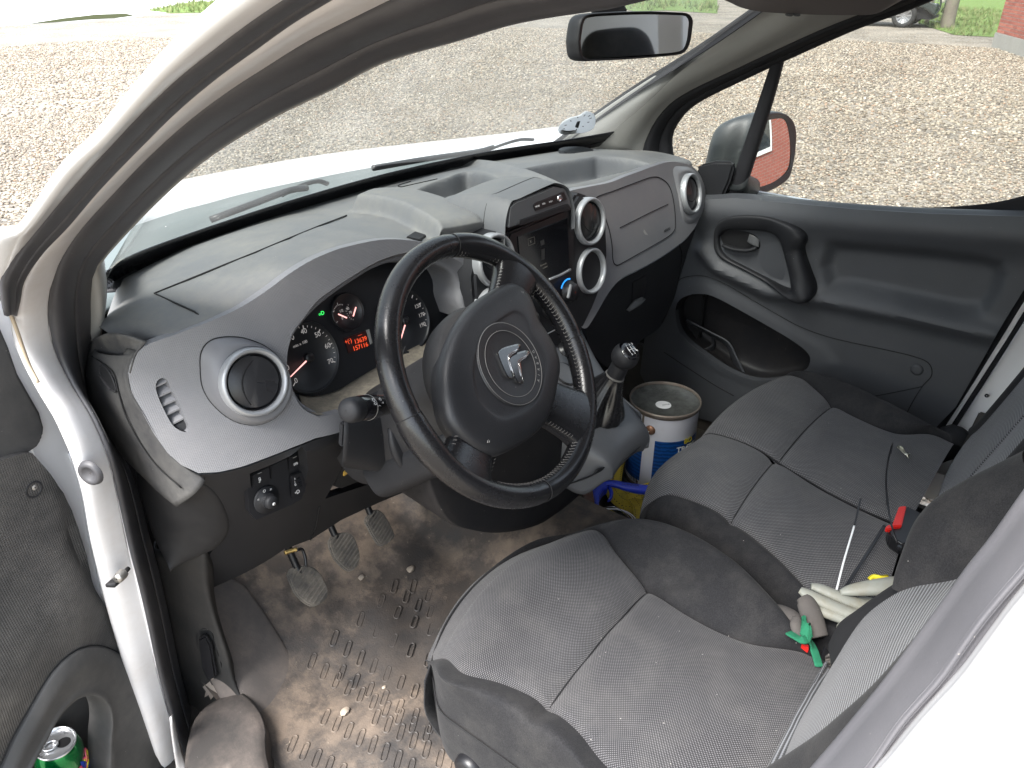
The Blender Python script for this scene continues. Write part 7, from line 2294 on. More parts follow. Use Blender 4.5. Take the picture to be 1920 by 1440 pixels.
# ---------------- inside mirror and its stem
im = thing('inside_mirror', 'black framed inside mirror hanging at the top of the windscreen', 'rear-view mirror', U(1187, 30, Y=.10))
IN = V3(-.40, -1.396, .10); IN /= np.linalg.norm(IN)
ic = U(1187, 68, X=.06)
def IQ(px, py, off=0): return UP(px, py, ic + IN * off, IN)
io = [(1077, 78), (1080, 55), (1084, 38), (1096, 27), (1140, 23), (1207, 21), (1270, 23), (1287, 25), (1296, 36), (1295, 55), (1291, 80), (1282, 97), (1268, 103), (1230, 107), (1179, 111), (1120, 114), (1090, 114), (1080, 104)]
IO = [IQ(a, b_) for a, b_ in arc([*io, io[0]], 73)[:-1]]
icc = np.mean(IO, 0)
sc_r = lambda k, o_: [icc + (p - icc) * k - IN * o_ for p in IO]
patch('housing', [sc_r(.90, -.002), sc_r(.97, -.006), sc_r(1.0, -.001), sc_r(1.01, .012), sc_r(.97, .024), sc_r(.8, .034), sc_r(.3, .038), sc_r(.01, .038)], M_dark, im, nu=80, nv=30, cu=True)
AIM2 = V3(-.36, -.93, -.05); AIM2 /= np.linalg.norm(AIM2)
M_mir2, nt, b = newmat('inside_mirror_silvering')
b.inputs['Base Color'].default_value = (.78, .80, .82, 1); b.inputs['Metallic'].default_value = 1; b.inputs['Roughness'].default_value = .03
def scx(kx, kz, o_): return [icc + (p - icc) * np.array([kx, kx, kz]) + IN * o_ for p in IO]
prism('mirror_glass', scx(.945, .86, .0035), -IN * .002, M_mir2, im)
sweep('stem', [U(1122, -20, Y=.14), U(1130, 8, Y=.13), U(1150, 22, Y=.12), U(1165, 34, Y=.11)], rrect(.05, .03, .01), M_dark, im, up=(0, -1, 0), scale=[1, .9, .8, .6], n=12)

# ---------------- sun visor
vi = thing('sun_visor', 'grey sun visor folded up above the passenger side', 'sun visor', U(1500, 5, Y=.0))
vpx = [(1340, -8), (1375, 6), (1400, 17), (1440, 23), (1520, 27), (1600, 28), (1640, 25), (1665, 12), (1700, -6), (1760, -30)]
vb = [U(a, b_, X=.30 + .26 * (a - 1340) / 420) for a, b_ in arc(vpx, 24)]
patch('visor_pad', [[p + V3(0, .06, .075) for p in vb], [p + V3(0, .02, .012) for p in vb], vb, [p + V3(0, -.012, .006) for p in vb], [p + V3(0, -.05, .035) for p in vb], [p + V3(0, -.12, .08) for p in vb]], M_trimdark, vi, nu=50, nv=30, thick=.006)
for px in (1478, 1492):
    prism('clip', [U(px, 26, X=.37), U(px + 10, 26, X=.37), U(px + 9, 31, X=.37), U(px + 1, 31, X=.37)], (.01, .01, 0), M_dark, vi, bevel=.001)

# ================================================================== DRIVER DOOR (standing open, bottom left)
dd = thing('driver_door', 'open driver door with dusty textured black trim and storage pocket', 'van door', (-.82, .42, .5))
dn = V3(.26, -.966, 0); dp0 = V3(-.78, .43, .8)
def DD(px, py, off=0.0): return UP(px, py, dp0 + dn * off, dn)
dax, dup = V3(-.966, -.26, 0), V3(0, 0, 1)
def to2(p): v = p - dp0; return (v @ dax, v @ dup)
lowpx = [(-160, 1500), (-160, 880), (-60, 870), (0, 864), (20, 858), (45, 850), (61, 850), (90, 883), (119, 924), (135, 957), (148, 993), (164, 1047), (180, 1108), (197, 1137), (230, 1157), (266, 1166), (279, 1178), (299, 1243), (318, 1330), (326, 1372), (336, 1440), (345, 1500)]
pock_in = [(58, 1440), (83, 1394), (104, 1354), (121, 1331), (142, 1312), (165, 1304), (183, 1307), (198, 1319), (206, 1337), (208, 1362), (205, 1387), (203, 1440), (200, 1490), (40, 1490)]
pock_out = [(-10, 1450), (0, 1435), (21, 1387), (50, 1335), (83, 1279), (108, 1246), (135, 1223), (162, 1212), (188, 1211), (215, 1221), (240, 1240), (258, 1265), (275, 1298), (287, 1342), (300, 1398), (306, 1440), (312, 1500), (-30, 1500)]
hollow = np.array([to2(DD(*p)) for p in ((61, 850), (90, 883), (119, 924), (135, 957), (148, 993), (164, 1047), (180, 1108), (160, 1120), (130, 1080), (108, 1040), (96, 1000), (92, 960), (86, 925), (74, 890))])
belly = np.array([to2(DD(*p)) for p in ((-40, 1000), (40, 1020), (95, 1100), (140, 1180), (160, 1205))])
def f_dd(a, c):
    q = np.array([[a, c]])
    o_ = 0.022
    d = poly_dist(q, hollow)[0]
    if in_poly(q, hollow)[0]: o_ -= .010 * float(smooth01(d / .02)) 
    # body of the panel swells away from its rim, waist above the pocket
    o_ += .020 * math.exp(-((c + .03) / .10) ** 2) * (1 / (1 + math.exp(-(a - .045) / .012)))
    return o_
def ddmap(a, c): return dp0 + dax * a + dup * c + dn * f_dd(a, c)
def DS(px, py, off=0):
    o_ = .02
    for _ in range(5):
        p = DD(px, py, o_); a, c = to2(p); o_ = f_dd(a, c)
    return DD(px, py, o_ + off)
M_ddoor = dimple('dusty_textured_door_plastic', (.036, .036, .037), .6, pitch=.0042, strength=.8, dust=.7, dustcol=(.23, .215, .20), dscale=5, tint=.5)
lo2 = [to2(DS(*p)) for p in lowpx]; po2 = [to2(DS(*p)) for p in cr(pock_out, 60, True)]
sheet('trim_panel', lo2, [po2], ddmap, M_ddoor, dd, step=.010, rim=.02, rimdir=tuple(-dn))
PO = [DS(*p) for p in cr(pock_out, 60, True)]
PI = [DD(*p, off=.045) for p in pock_in]
pcen = DD(150, 1450, .03)
def pang(P):
    v = [(p - pcen) for p in P]; return np.array([math.atan2(x @ dup, x @ -dax) for x in v])
ang2 = np.linspace(-math.pi, math.pi, 72, endpoint=False)
def by2(P):
    P = np.array(P); a = pang(P); o_ = np.argsort(a); a = a[o_]; Q = P[o_]
    a3 = np.r_[a - 2 * math.pi, a, a + 2 * math.pi]; Q3 = np.r_[Q, Q, Q]
    return np.stack([np.interp(ang2, a3, Q3[:, k]) for k in range(3)], 1)
PA, PB = by2(PO), by2(cr(PI, 60, True))
M_pk = plastic('dusty_smooth_pocket_plastic', (.040, .040, .041), .6, grain=300, gstr=.3, dust=.5, dustcol=(.16, .15, .14), dscale=7)
def prw(q, o_): return PA * (1 - q) + PB * q + dn * o_
patch('pocket_rim', [prw(0, -.01), prw(0, .002), prw(.04, .007), prw(.3, .010), prw(.62, .006), prw(.8, .004), prw(.94, .004), prw(1, 0), prw(1.0, -.02), prw(.99, -.045)], M_pk, dd, nu=100, nv=44, cu=True)
tube('pocket_seam', [p + dn * .001 for p in PO], .0012, M_seam, dd, closed=True, n=90, k=6)
pbx = [DD(*p, off=-.035) for p in ((20, 1290), (230, 1290), (250, 1560), (-20, 1560))]
prism('pocket_back', pbx, -dn * .004, M_pk, dd)
prism('pocket_floor', [DD(-20, 1580, .04), DD(260, 1580, .04), DD(260, 1580, -.04), DD(-20, 1580, -.04)], (0, 0, -.004), M_pk, dd)
scp = DS(64, 918, .0)
lathe('screw_hole', [(.001, -.006), (.0065, -.006), (.009, .0), (.0105, .0012), (.012, 0)], scp, dn, M_dark, dd, n=20)
lathe('screw', [(.001, .0), (.003, .0), (.0045, -.001), (.005, -.005)], scp - V3(-.002, 0, -.002), dn, M_metal, dd, n=12)
# upper dark part of the door
up_px = [(-160, 470), (-60, 540), (0, 606), (20, 652), (37, 702), (62, 747), (78, 775), (86, 803), (84, 822), (74, 838), (57, 850), (30, 858), (0, 868), (-60, 880), (-160, 900)]
prism('upper_trim', [DD(*p, off=.012) for p in up_px], -dn * .02, M_pk, dd, bevel=.005, seg=3)
# white sheet of the door edge
ed_px0 = [(-400, 300), (-120, 430), (-30, 500), (5, 545), (20, 587), (35, 640), (50, 677), (67, 710), (87, 745), (107, 777), (125, 815), (138, 850), (150, 893), (162, 940), (172, 1000), (186, 1065), (199, 1125), (215, 1190), (240, 1290), (262, 1400), (285, 1500), (-400, 1500)]
ed_in = [(p[0] - (80 if p[1] < 1150 else 25), p[1]) for p in ed_px0[2:-1]]
prism('door_sheet', [DD(*p, off=-.002) for p in ed_px0[2:-1] + ed_in[::-1]], -dn * .05, M_white, dd, bevel=.004)
prism('door_sheet', [DD(*p, off=-.058) for p in ed_px0], -dn * .02, M_white, dd, bevel=.004)
# fold with a small stain at the hinge side
tube('door_edge_fold', [DD(*p, off=.001) for p in ((130, 850), (146, 893), (158, 940), (168, 1000), (182, 1065), (195, 1125))], .0022, M_white, dd, n=20, k=8)
tube('sealant_bead', [U(*p, X=-.800) for p in ((20, 590), (30, 615), (42, 650), (55, 685), (72, 718))], .0022, plastic('tan_sealant', (.45, .36, .26), .8, grain=100), van, n=20, k=6)
# bottom white sill sliver
patch('sill', [rowX([(322, 1340), (332, 1385), (350, 1440), (365, 1480)], -.77, 8), rowX([(318, 1345), (322, 1385), (330, 1440), (335, 1480)], -.785, 8)], M_whitedirty, van, nu=10, nv=4, thick=.003)

# painted edge of the sill showing as a thin pale line between the two seals of the passenger door
w0 = [(2075, 335), (2005, 435), (1924, 556), (1886, 618), (1828, 706), (1760, 806), (1735, 850)]
w1 = [(2080, 345), (2010, 445), (1930, 566), (1892, 628), (1835, 716), (1770, 816), (1742, 860)]
W0, W1 = rowX(w0, .733, 20), rowX(w1, .733, 20)
patch('painted_edge', [mix_rows(W0, W0, 0, dx=.006), W0, W1, mix_rows(W1, W1, 0, dx=.006)], M_white, van, nu=20, nv=8, thick=.002)
# ================================================================== LOOSE THINGS
# ---- soft drink can in the door pocket
cc = DD(104, 1394, -.006)
axc = V3(.04, -.10, .99); axc /= np.linalg.norm(axc)
M_cang, nt, b = newmat('green_can_enamel')
b.inputs['Base Color'].default_value = (.0, .20, .045, 1); b.inputs['Metallic'].default_value = .75; b.inputs['Roughness'].default_value = .22; b.inputs['Coat Weight'].default_value = .6
can = thing('drink_can', 'opened green soft drink can with yellow lettering in the door pocket', 'drink can', cc - axc * .115)
Rc = .0290
lathe('can_body', [(.022, -.118), (.026, -.112), (.033, -.105), (.033, -.020), (.0325, -.014), (Rc, -.004), (.0272, -.001)], cc, axc, M_cang, can, n=48)
M_alu = plastic('can_aluminium', (.72, .73, .75), .28, grain=0, metal=.85)
ld = lathe('lid', [(.0272, -.003), (.0280, .0012), (.0272, .0022), (.0258, .001), (.0248, -.004), (.022, -.0035), (.001, -.0035)], cc, axc, M_alu, can, n=48)
rca, uca, nca = basis(axc, up=(0, 1, 0))
toc = CAM - cc; toc -= (toc @ axc) * axc; toc /= np.linalg.norm(toc); tsd = np.cross(axc, toc)
hole = [cc + axc * -.0030 + (tsd * (.010 + .0095 * math.cos(t)) + toc * (.002 + .0085 * math.sin(t))) for t in np.linspace(0, 2 * math.pi, 28, endpoint=False)]
prism('mouth', hole, axc * -.0004, M_hole, ld)
tab = [cc + axc * .0005 + (-toc * .0 + tsd * (-.007 + .0095 * math.cos(t)) + toc * .0075 * math.sin(t)) for t in np.linspace(0, 2 * math.pi, 24, endpoint=False)]
tube('tab', tab, .0015, M_alu, ld, closed=True, n=40, k=6)
lathe('rivet', [(.001, .0025), (.003, .002), (.0036, 0), (.004, -.003)], cc + tsd * -.001 + axc * -.001, axc, M_alu, ld, n=14)
M_yel = plastic('yellow_print', (.75, .62, .03), .4, grain=0)
M_pink = plastic('pink_print', (.75, .08, .18), .4, grain=0)
M_blu = plastic('blue_print', (.02, .06, .5), .4, grain=0)
def on_can(a, h, r=.0334):
    e = toc * math.cos(a) + tsd * math.sin(a)
    return cc + axc * h + e * r
def can_patch(nm, pts, mat, r):
    prism(nm, [on_can(a, h, r) for a, h in pts], toc * .0001, mat, can)
def wrap_text(s, size, a0, da, h0, dh, mat, parent, r, tilt, nm='can_lettering'):
    for k, ch in enumerate(s):
        a = a0 + da * k
        e = toc * math.cos(a) + tsd * math.sin(a); t = np.cross(axc, e)
        yd = axc * math.cos(tilt) + t * math.sin(tilt)
        text(nm, ch, size, cc + axc * (h0 + dh * k) + e * r, np.cross(yd, e), yd, mat, parent, ext=.0006, font_bold=True)
sgn = 1
for k in range(5):
    can_patch('label_splash', [(.72 + .22 * k, -.022 - .010 * k - .01), (.92 + .22 * k, -.020 - .010 * k - .02), (.92 + .22 * k, -.060 - .008 * k), (.72 + .22 * k, -.05 - .01 * k)], M_blu, .0335)
wrap_text('TUC', .030, .62, .36, -.055, .004, M_pink, can, .0338, -.5, 'can_lettering_edge')
wrap_text('TUC', .027, .60, .36, -.056, .004, M_yel, can, .0342, -.5)

# ---- paint tin in the passenger footwell
tb = U(1232, 888, Z=.42)
tin_h, tin_r = .225, .085
zt = U(1238, 745, X=tb[0])
tin_h = max(.18, min(.26, zt[2] - .42)) + .0
tin = thing('paint_tin', 'white and blue wood-stain tin with grimy lid standing in the passenger footwell', 'paint tin', tb)
M_tinw = plastic('white_tin_enamel', (.66, .66, .72), .3, grain=0, dust=.15, dustcol=(.4, .3, .2), dscale=20, coat=.3)
M_tinb, nt, b = newmat('blue_tin_print')
co = coords(nt)
w = node(nt, 'ShaderNodeTexWave', wave_type='BANDS', bands_direction='Z'); w.inputs['Scale'].default_value = 30; w.inputs['Distortion'].default_value = 3.5; w.inputs['Detail'].default_value = 3; w.inputs['Detail Scale'].default_value = 2.5
lk(nt, co, w.inputs['Vector'])
lk(nt, mixc(nt, ramp(nt, w.outputs['Fac'], [(.4, 0), (.6, 1)]), (.004, .03, .14), (.008, .07, .26)), b.inputs['Base Color'])
b.inputs['Roughness'].default_value = .3
M_rust = plastic('rusty_tin_rim', (.25, .22, .19), .5, grain=200, metal=.6, dust=.6, dustcol=(.15, .06, .03), dscale=30)
M_lidm = plastic('grimy_tin_lid', (.16, .165, .155), .38, grain=0, metal=.5, dust=.9, dustcol=(.015, .014, .012), dscale=26)
wall = lathe('tin_wall', [(tin_r * .97, .004), (tin_r * .985, .012), (tin_r * .985, tin_h - .012), (tin_r * 1.0, tin_h - .006)], tb, (0, 0, 1), M_tinw, tin, n=72)
lathe('bottom_rim', [(tin_r * .96, .0), (tin_r * 1.0, .002), (tin_r * 1.0, .008), (tin_r * .985, .010)], tb, (0, 0, 1), M_rust, tin, n=72)
lathe('top_rim', [(tin_r * .985, tin_h - .012), (tin_r * 1.02, tin_h - .008), (tin_r * 1.03, tin_h - .001), (tin_r * 1.015, tin_h + .003), (tin_r * .99, tin_h + .001), (tin_r * .98, tin_h - .006)], tb, (0, 0, 1), M_rust, tin, n=72)
lid_ = lathe('lid', [(tin_r * .985, tin_h - .004), (tin_r * .93, tin_h - .003), (tin_r * .91, tin_h - .007), (tin_r * .5, tin_h - .0075), (.001, tin_h - .007)], tb, (0, 0, 1), M_lidm, tin, n=72)
lathe('lid_sticker', [(.019, tin_h - .0062), (.001, tin_h - .0062)], tb + V3(-.018, -.005, 0), (0, 0, 1), M_print, lid_, n=32)
text('sticker_lettering', 'NATUR', .006, tb + V3(-.014, -.010, tin_h - .0058), (.78, -.62, 0), (.62, .78, 0), M_black, lid_, ext=.0001)
tc = CAM - tb; tc[2] = 0; tc /= np.linalg.norm(tc); ts = np.cross(V3(0, 0, 1), tc)   # ts: to the right as seen
if ts @ RT < 0: ts = -ts
def ont(a, z, r=1.0): return tb + (tc * math.cos(a) + ts * math.sin(a)) * tin_r * r + V3(0, 0, z)
def wrap(nm, a0, a1, z0, z1, mat, r, n=16):
    G = np.array([[ont(a, z, r) for a in np.linspace(a0, a1, n)] for z in (z0, z1)])
    return grid_mesh(nm, G, mat, tin)
H = tin_h
wrap('blue_label', -.16, 2.4, H * .07, H * .68, M_tinb, .990, 40)
wrap('blue_label', -1.3, -.52, H * .10, H * .66, M_tinb, .990, 16)
wrap('weld_strip', -.62, -.55, H * .60, H * .985, M_rust, .992, 4)
wrap('weld_strip', -.62, -.56, H * .03, H * .09, M_rust, .992, 4)
for k in range(6):
    wrap('barcode', -.92 + k * .055, -.90 + k * .055 + .012 * (k % 2), H * .055, H * .13, M_black, .993, 2)
wrap('small_label', .52, 1.3, H * .22, H * .52, plastic('mid_blue_print', (.03, .12, .34), .4, grain=0), .993, 14)
def tin_text(s, size, a0, z, mat, r=.996, sp=.6, nm='tin_lettering'):
    a = a0
    for ch in s:
        e = tc * math.cos(a) + ts * math.sin(a); t = ts * math.cos(a) - tc * math.sin(a)
        text(nm, ch, size, tb + e * tin_r * r + V3(0, 0, z), t, (0, 0, 1), mat, tin, ext=.0002, font_bold=True)
        a += size * sp * (1.2 if ch in 'MW' else .55 if ch in 'I ' else 1) / tin_r
tin_text('TR\u00c6BE', .021, .56, H * .565, M_print, sp=.62)
tin_text('BO', .020, .78, H * .655, M_yel, sp=.7)
tin_text('OP TIL 10 \u00c5R', .0085, .50, H * .485, M_print, sp=.62)
for k in range(7):
    tin_text('mmmmmmm' if k % 2 else 'mmmmm', .0045, .54, H * (.44 - k * .028), M_print, sp=.7)
tube('roof_emblem', [ont(.70, H * .42, .997), ont(.84, H * .535, .997), ont(1.0, H * .42, .997)], .0008, M_print, tin, n=4, k=5, spline=False)
ear = ont(-.33, H * .80, .99); en = tc * math.cos(-.33) + ts * math.sin(-.33)
lathe('handle_ear', [(.001, .006), (.006, .006), (.010, .004), (.0125, .001), (.0125, -.002)], ear, en, plastic('copper_ear', (.30, .16, .10), .4, grain=0, metal=.6), tin, n=24)
tube('wire_handle', [ear + en * .006, ont(-.55, H * .68, 1.06), ont(-.85, H * .55, 1.08), ont(-1.3, H * .47, 1.08), ont(-1.9, H * .5, 1.08)], .0018, M_metal, tin, n=24, k=8)

# ---- yellow lashing strap heaped round the tin
M_strap, nt, b = newmat('yellow_webbing')
uv = coords(nt, 'UV'); sx = node(nt, 'ShaderNodeSeparateXYZ'); lk(nt, uv, sx.inputs[0]); co = coords(nt)
st_ = math_(nt, 'SINE', math_(nt, 'MULTIPLY', sx.outputs[0], 2 * math.pi / .016))
line = ramp(nt, st_, [(.90, 0), (.96, 1)])
dsh = ramp(nt, math_(nt, 'SINE', math_(nt, 'MULTIPLY', sx.outputs[1], 2 * math.pi / .006)), [(.3, 0), (.5, 1)])
c = mixc(nt, math_(nt, 'MULTIPLY', line, dsh), mixc(nt, noise(nt, co, 30, 5), (.50, .36, .03), (.68, .52, .07)), (.05, .04, .03))
d_ = ramp(nt, noise(nt, co, 14, 6, .7), [(.5, 0), (.75, .8)])
c = mixc(nt, d_, c, (.10, .085, .05))
lk(nt, c, b.inputs['Base Color']); b.inputs['Roughness'].default_value = .85
lk(nt, bump(nt, math_(nt, 'SINE', math_(nt, 'MULTIPLY', sx.outputs[1], 2 * math.pi / .0022)), .5, .0006), b.inputs['Normal'])
def P42(px, py, z=.44): return U(px, py, Z=z)
strapT = thing('lashing_strap', 'yellow ratchet webbing with black thread lines lying in loops round the tin', 'webbing strap', P42(1180, 930))
def webbing(pts, w=.046, ups=None, n=40):
    return sweep('webbing', pts, [(-w / 2, 0), (-w / 4, .0006), (0, .001), (w / 4, .0006), (w / 2, 0), (w / 2, -.002), (0, -.0012), (-w / 2, -.002)], M_strap, strapT, up=ups if ups is not None else (0, 0, 1), n=n)
tu = [-.2, -.6, .8]
webbing([P42(1165, 835, .50), P42(1152, 875, .485), P42(1150, 915, .465), P42(1175, 940, .45), P42(1210, 925, .46), P42(1250, 915, .45)], ups=(-.4, -.5, .75))
webbing([P42(1140, 880, .47), P42(1160, 925, .45), P42(1185, 955, .44), P42(1230, 960, .44)], ups=(-.2, -.6, .8))
webbing([P42(1190, 935, .455), P42(1200, 950, .452), P42(1204, 975, .447), P42(1206, 1000, .442)], w=.040, ups=(-.2, -.5, .8))
webbing([P42(1215, 930, .455), P42(1222, 950, .45), P42(1224, 980, .445), P42(1224, 1010, .44)], w=.036, ups=(-.2, -.5, .8))
webbing([P42(1090, 990, .435), P42(1110, 972, .44), P42(1140, 965, .445), P42(1160, 985, .44)], w=.03, ups=(-.3, -.3, .9))

# ---- wide paint brush with blue handle
br = thing('paint_brush', 'wide paint brush with bright blue plastic handle lying before the tin', 'paint brush', P42(1120, 930, .47))
M_blue, nt, b = newmat('bright_blue_plastic')
b.inputs['Base Color'].default_value = (.018, .045, .50, 1); b.inputs['Roughness'].default_value = .38
def B(px, py, z=.485): return U(px, py, Z=z)
hd_ = [B(1126, 908, .490), B(1150, 907, .492), B(1180, 914, .49), B(1205, 918, .488), B(1235, 920, .486), B(1262, 922, .484)]
sweep('handle', hd_, circ(.0125, 16, .011), M_blue, br, scale=[.7, .75, .95, 1.05, 1.0, .8], n=24)
prism('handle_head', [B(*p, .498) for p in ((1112, 896), (1120, 898), (1127, 905), (1140, 906), (1138, 914), (1130, 918), (1124, 930), (1122, 950), (1119, 955), (1116, 945), (1111, 915))], (0, 0, -.022), M_blue, br, bevel=.003)
sweep('hook', [B(1141, 912), B(1146, 922), B(1145, 934), B(1140, 940)], circ(.0045, 10), M_blue, br, scale=[1.1, 1, .8, .6], n=14)
text('handle_lettering', 'CHAMPION', .0075, B(1182, 909, .503), B(1205, 913, .5) - B(1160, 908, .5), (-.4, .5, .75), M_dim2, br, ext=.0001)
M_ferr = plastic('old_copper_ferrule', (.17, .09, .065), .5, grain=150, metal=.5, dust=.5, dustcol=(.4, .35, .3), dscale=40)
prism('ferrule', [B(*p, .495) for p in ((1090, 905), (1112, 900), (1118, 956), (1094, 958))], (0, 0, -.024), M_ferr, br, bevel=.003)
V = []; Fq = []
rb_ = random.Random(3)
for k in range(900):
    q = rb_.random(); zz = .492 - .02 * rb_.random()
    a = B(1092 + 2 * q, 906 + 50 * q, zz)
    e = B(1030 - 12 * rb_.random() + 20 * q, 915 + 62 * q + rb_.uniform(-6, 6), zz - .012 + rb_.uniform(-.008, .006))
    s = len(V); d = e - a; q2 = np.cross(d, V3(0, 0, 1)); q2 = q2 / np.linalg.norm(q2) * .0005
    m2 = (a + e) / 2 + V3(0, 0, rb_.uniform(-.002, .003))
    V += [a - q2, a + q2, m2 + q2, m2 - q2, e]
    Fq += [(s, s + 1, s + 2, s + 3), (s + 3, s + 2, s + 4)]
M_brs = plastic('stiff_grey_bristle', (.16, .15, .11), .6, grain=0, var=.5)
o = mobj('bristles', V, Fq, M_brs, br, smooth=False); tag(o, kind='stuff')

# ---- clear plastic tub with a wire loop
M_clear = glassy('clear_plastic', (.85, .87, .88), gloss=2.0, haze=.25)
tub = thing('plastic_tub', 'clear empty plastic tub with curved rim lying by the brush', 'plastic tub', P42(1150, 985, .45))
tcn = P42(1150, 1000, .45)
for r, h in ((.052, .03), (.044, .034)):
    tube('tub_rim', [tcn + V3(r * math.cos(t), r * math.sin(t), h) for t in np.linspace(0, 2 * math.pi, 24, endpoint=False)], .0011, M_print, tub, closed=True, n=50, k=6)
lathe('tub_wall', [(.052, .03), (.046, .0), (.044, -.008), (.001, -.010)], tcn, (0, 0, 1), M_clear, tub, n=40)
tube('wire', [P42(*p, .49) for p in ((1102, 968), (1125, 955), (1150, 950), (1170, 960), (1183, 975))], .0008, M_chrome, tub, n=24, k=6)
# dark mat of the passenger footwell
pf_ = plastic('passenger_floor_rubber', (.03, .028, .026), .7, grain=200, dust=.7, dustcol=(.15, .13, .10), dscale=20)
box('passenger_floor', (.38, .05, .405), (.66, .72, .03), pf_, van, bevel=.004)

# ---- seat belt buckles
def MB(pts, v): return prism('buckle_body', pts, v, M_black, None)
bk = thing('seat_belt_buckle', 'black seat belt buckle with red release button between the bench cushions', 'seat belt buckle', U(1692, 975, Z=.76))
bx = [U(1671, 985, Z=.775), U(1700, 945, Z=.80), U(1730, 960, Z=.80), U(1712, 1022, Z=.77), U(1690, 1020, Z=.76), U(1662, 1000, Z=.76)]
prism('buckle_body', [U(*p, Z=.772) for p in ((1674, 988), (1700, 947), (1730, 962), (1712, 1000), (1708, 1020), (1690, 1020), (1668, 1004), (1664, 990))], (.01, .0, -.03), M_black, bk, bevel=.003, seg=3)
prism('release_button', [U(*p, Z=.778) for p in ((1686, 949), (1700, 948), (1691, 985), (1672, 987))], (0, 0, -.008), M_red, bk, bevel=.0015)
prism('release_button', [U(*p, Z=.776) for p in ((1660, 988), (1668, 982), (1674, 991), (1662, 992))], (0, 0, -.008), M_red, bk, bevel=.0015)
bk2 = thing('seat_belt_buckle', 'driver belt buckle mostly hidden by the cushion, only a red corner showing', 'seat belt buckle', U(1510, 1213, Z=.735))
prism('buckle_body', [U(*p, Z=.722) for p in ((1502, 1208), (1518, 1206), (1530, 1222), (1545, 1245), (1520, 1240))], (0, 0, -.03), M_black, bk2, bevel=.003)
prism('release_button', [U(*p, Z=.7385) for p in ((1502, 1207), (1517, 1207), (1516, 1218))], (0, 0, -.008), M_red, bk2, bevel=.001)
# ---- handbrake in the gap between the seats
hb_ = thing('handbrake', 'black handbrake lever low in the gap between driver seat and bench', 'handbrake', U(1555, 1190, Z=.66))
tube('lever', [U(1545, 1170, Z=.70), U(1562, 1182, Z=.69), U(1590, 1215, Z=.68), U(1600, 1240, Z=.66)], .007, M_black, hb_, n=16)
sweep('sleeve', [U(1540, 1250, Z=.68), U(1552, 1215, Z=.69), U(1556, 1185, Z=.69), U(1548, 1165, Z=.69)], rrect(.012, .008, .003), M_black, hb_, up=(0, 0, 1), n=12)
box('gap_floor', (-.08, -.32, .60), (.16, .40, .02), M_hole, van, bevel=0)
patch('gap_tray', [[U(1545, 1255, Z=.70), U(1590, 1245, Z=.705), U(1600, 1270, Z=.70)], [U(1530, 1235, Z=.68), U(1575, 1200, Z=.66), U(1600, 1250, Z=.68)]], M_knee, van, nu=8, nv=8)
rg_ = thing('cleaning_rag', 'small crumpled grey-brown rag by the foot of the driver backrest', 'rag', U(1572, 1240, Z=.72))
rows = []
for j in range(6):
    row = []
    for i in range(7):
        px = 1547 + i * 8; py = 1262 - i * 2.4 - j * 6 + 10 * (j == 0) * 0
        row.append(U(px, py, Z=.726 + .006 * math.sin(i * 2.1 + j) + .005 * math.sin(j * 2.7)))
    rows.append(row)
patch('cloth', rows, plastic('grey_brown_cloth', (.13, .12, .11), .95, grain=300, gstr=.6), rg_, nu=30, nv=30, thick=.003)

# ---- work gloves (pale rubber-coated fingers) and a dark one
M_glove = plastic('pale_rubber_glove', (.27, .28, .25), .5, grain=150, gstr=.3, dust=.7, dustcol=(.20, .165, .10), dscale=30)
M_gloved = plastic('dark_knit_glove', (.075, .068, .065), .9, grain=500, gstr=.7, dust=.3)
def finger(nm, pts, r, mat, parent, flat_=.72, sc=(.55, .9, 1, 1.05, 1.1)):
    P = [U(a, b_, Z=z) for a, b_, z in pts]
    return sweep(nm, P, circ(r, 16, r * flat_), mat, parent, up=(0, 0, 1), scale=sc, n=30)
g1 = thing('work_glove', 'pale grey rubber-coated work glove lying palm down between the seats', 'work glove', U(1600, 1130, Z=.76))
rows = []
for (l, r_) in (((1598, 1128), (1592, 1168)), ((1615, 1122), (1580, 1178)), ((1640, 1125), (1575, 1172)), ((1665, 1128), (1590, 1185)), ((1700, 1130), (1600, 1195))):
    a, b_ = U(*l, Z=.752), U(*r_, Z=.742)
    m = (a + b_) / 2
    rows.append([a + V3(0, 0, -.010), a + V3(0, 0, .004), m + V3(0, 0, .012), b_ + V3(0, 0, .004), b_ + V3(0, 0, -.010)])
patch('palm', rows, M_glove, g1, nu=30, nv=30, thick=.003)
finger('finger', [(1500, 1106, .770), (1515, 1115, .768), (1545, 1130, .765), (1580, 1145, .760), (1620, 1160, .755)], .0105, M_glove, g1)
finger('finger', [(1521, 1099, .775), (1540, 1105, .772), (1570, 1118, .768), (1600, 1130, .762), (1640, 1140, .757)], .0100, M_glove, g1)
finger('finger', [(1530, 1140, .757), (1550, 1148, .756), (1575, 1157, .754), (1600, 1168, .750), (1625, 1178, .748)], .0105, M_glove, g1, sc=(.8, 1, 1, 1, 1))
g2 = thing('work_glove', 'pale work glove finger with yellow cuff edge, half hidden behind the backrest', 'work glove', U(1640, 1100, Z=.76))
finger('thumb', [(1576, 1111, .775), (1595, 1107, .778), (1625, 1103, .782), (1660, 1100, .785), (1700, 1098, .785)], .0125, M_glove, g2, sc=(.35, .75, 1.0, 1.2, 1.4))
sweep('yellow_cuff', [U(1630, 1088, Z=.785), U(1638, 1083, Z=.788), U(1650, 1085, Z=.788), U(1662, 1084, Z=.785)], rrect(.006, .012, .003), M_yel, g2, up=(0, 0, 1), n=14)
sweep('dark_cuff', [U(1628, 1092, Z=.78), U(1640, 1088, Z=.782), U(1662, 1089, Z=.78)], rrect(.006, .012, .003), M_gloved, g2, up=(0, 0, 1), n=10)
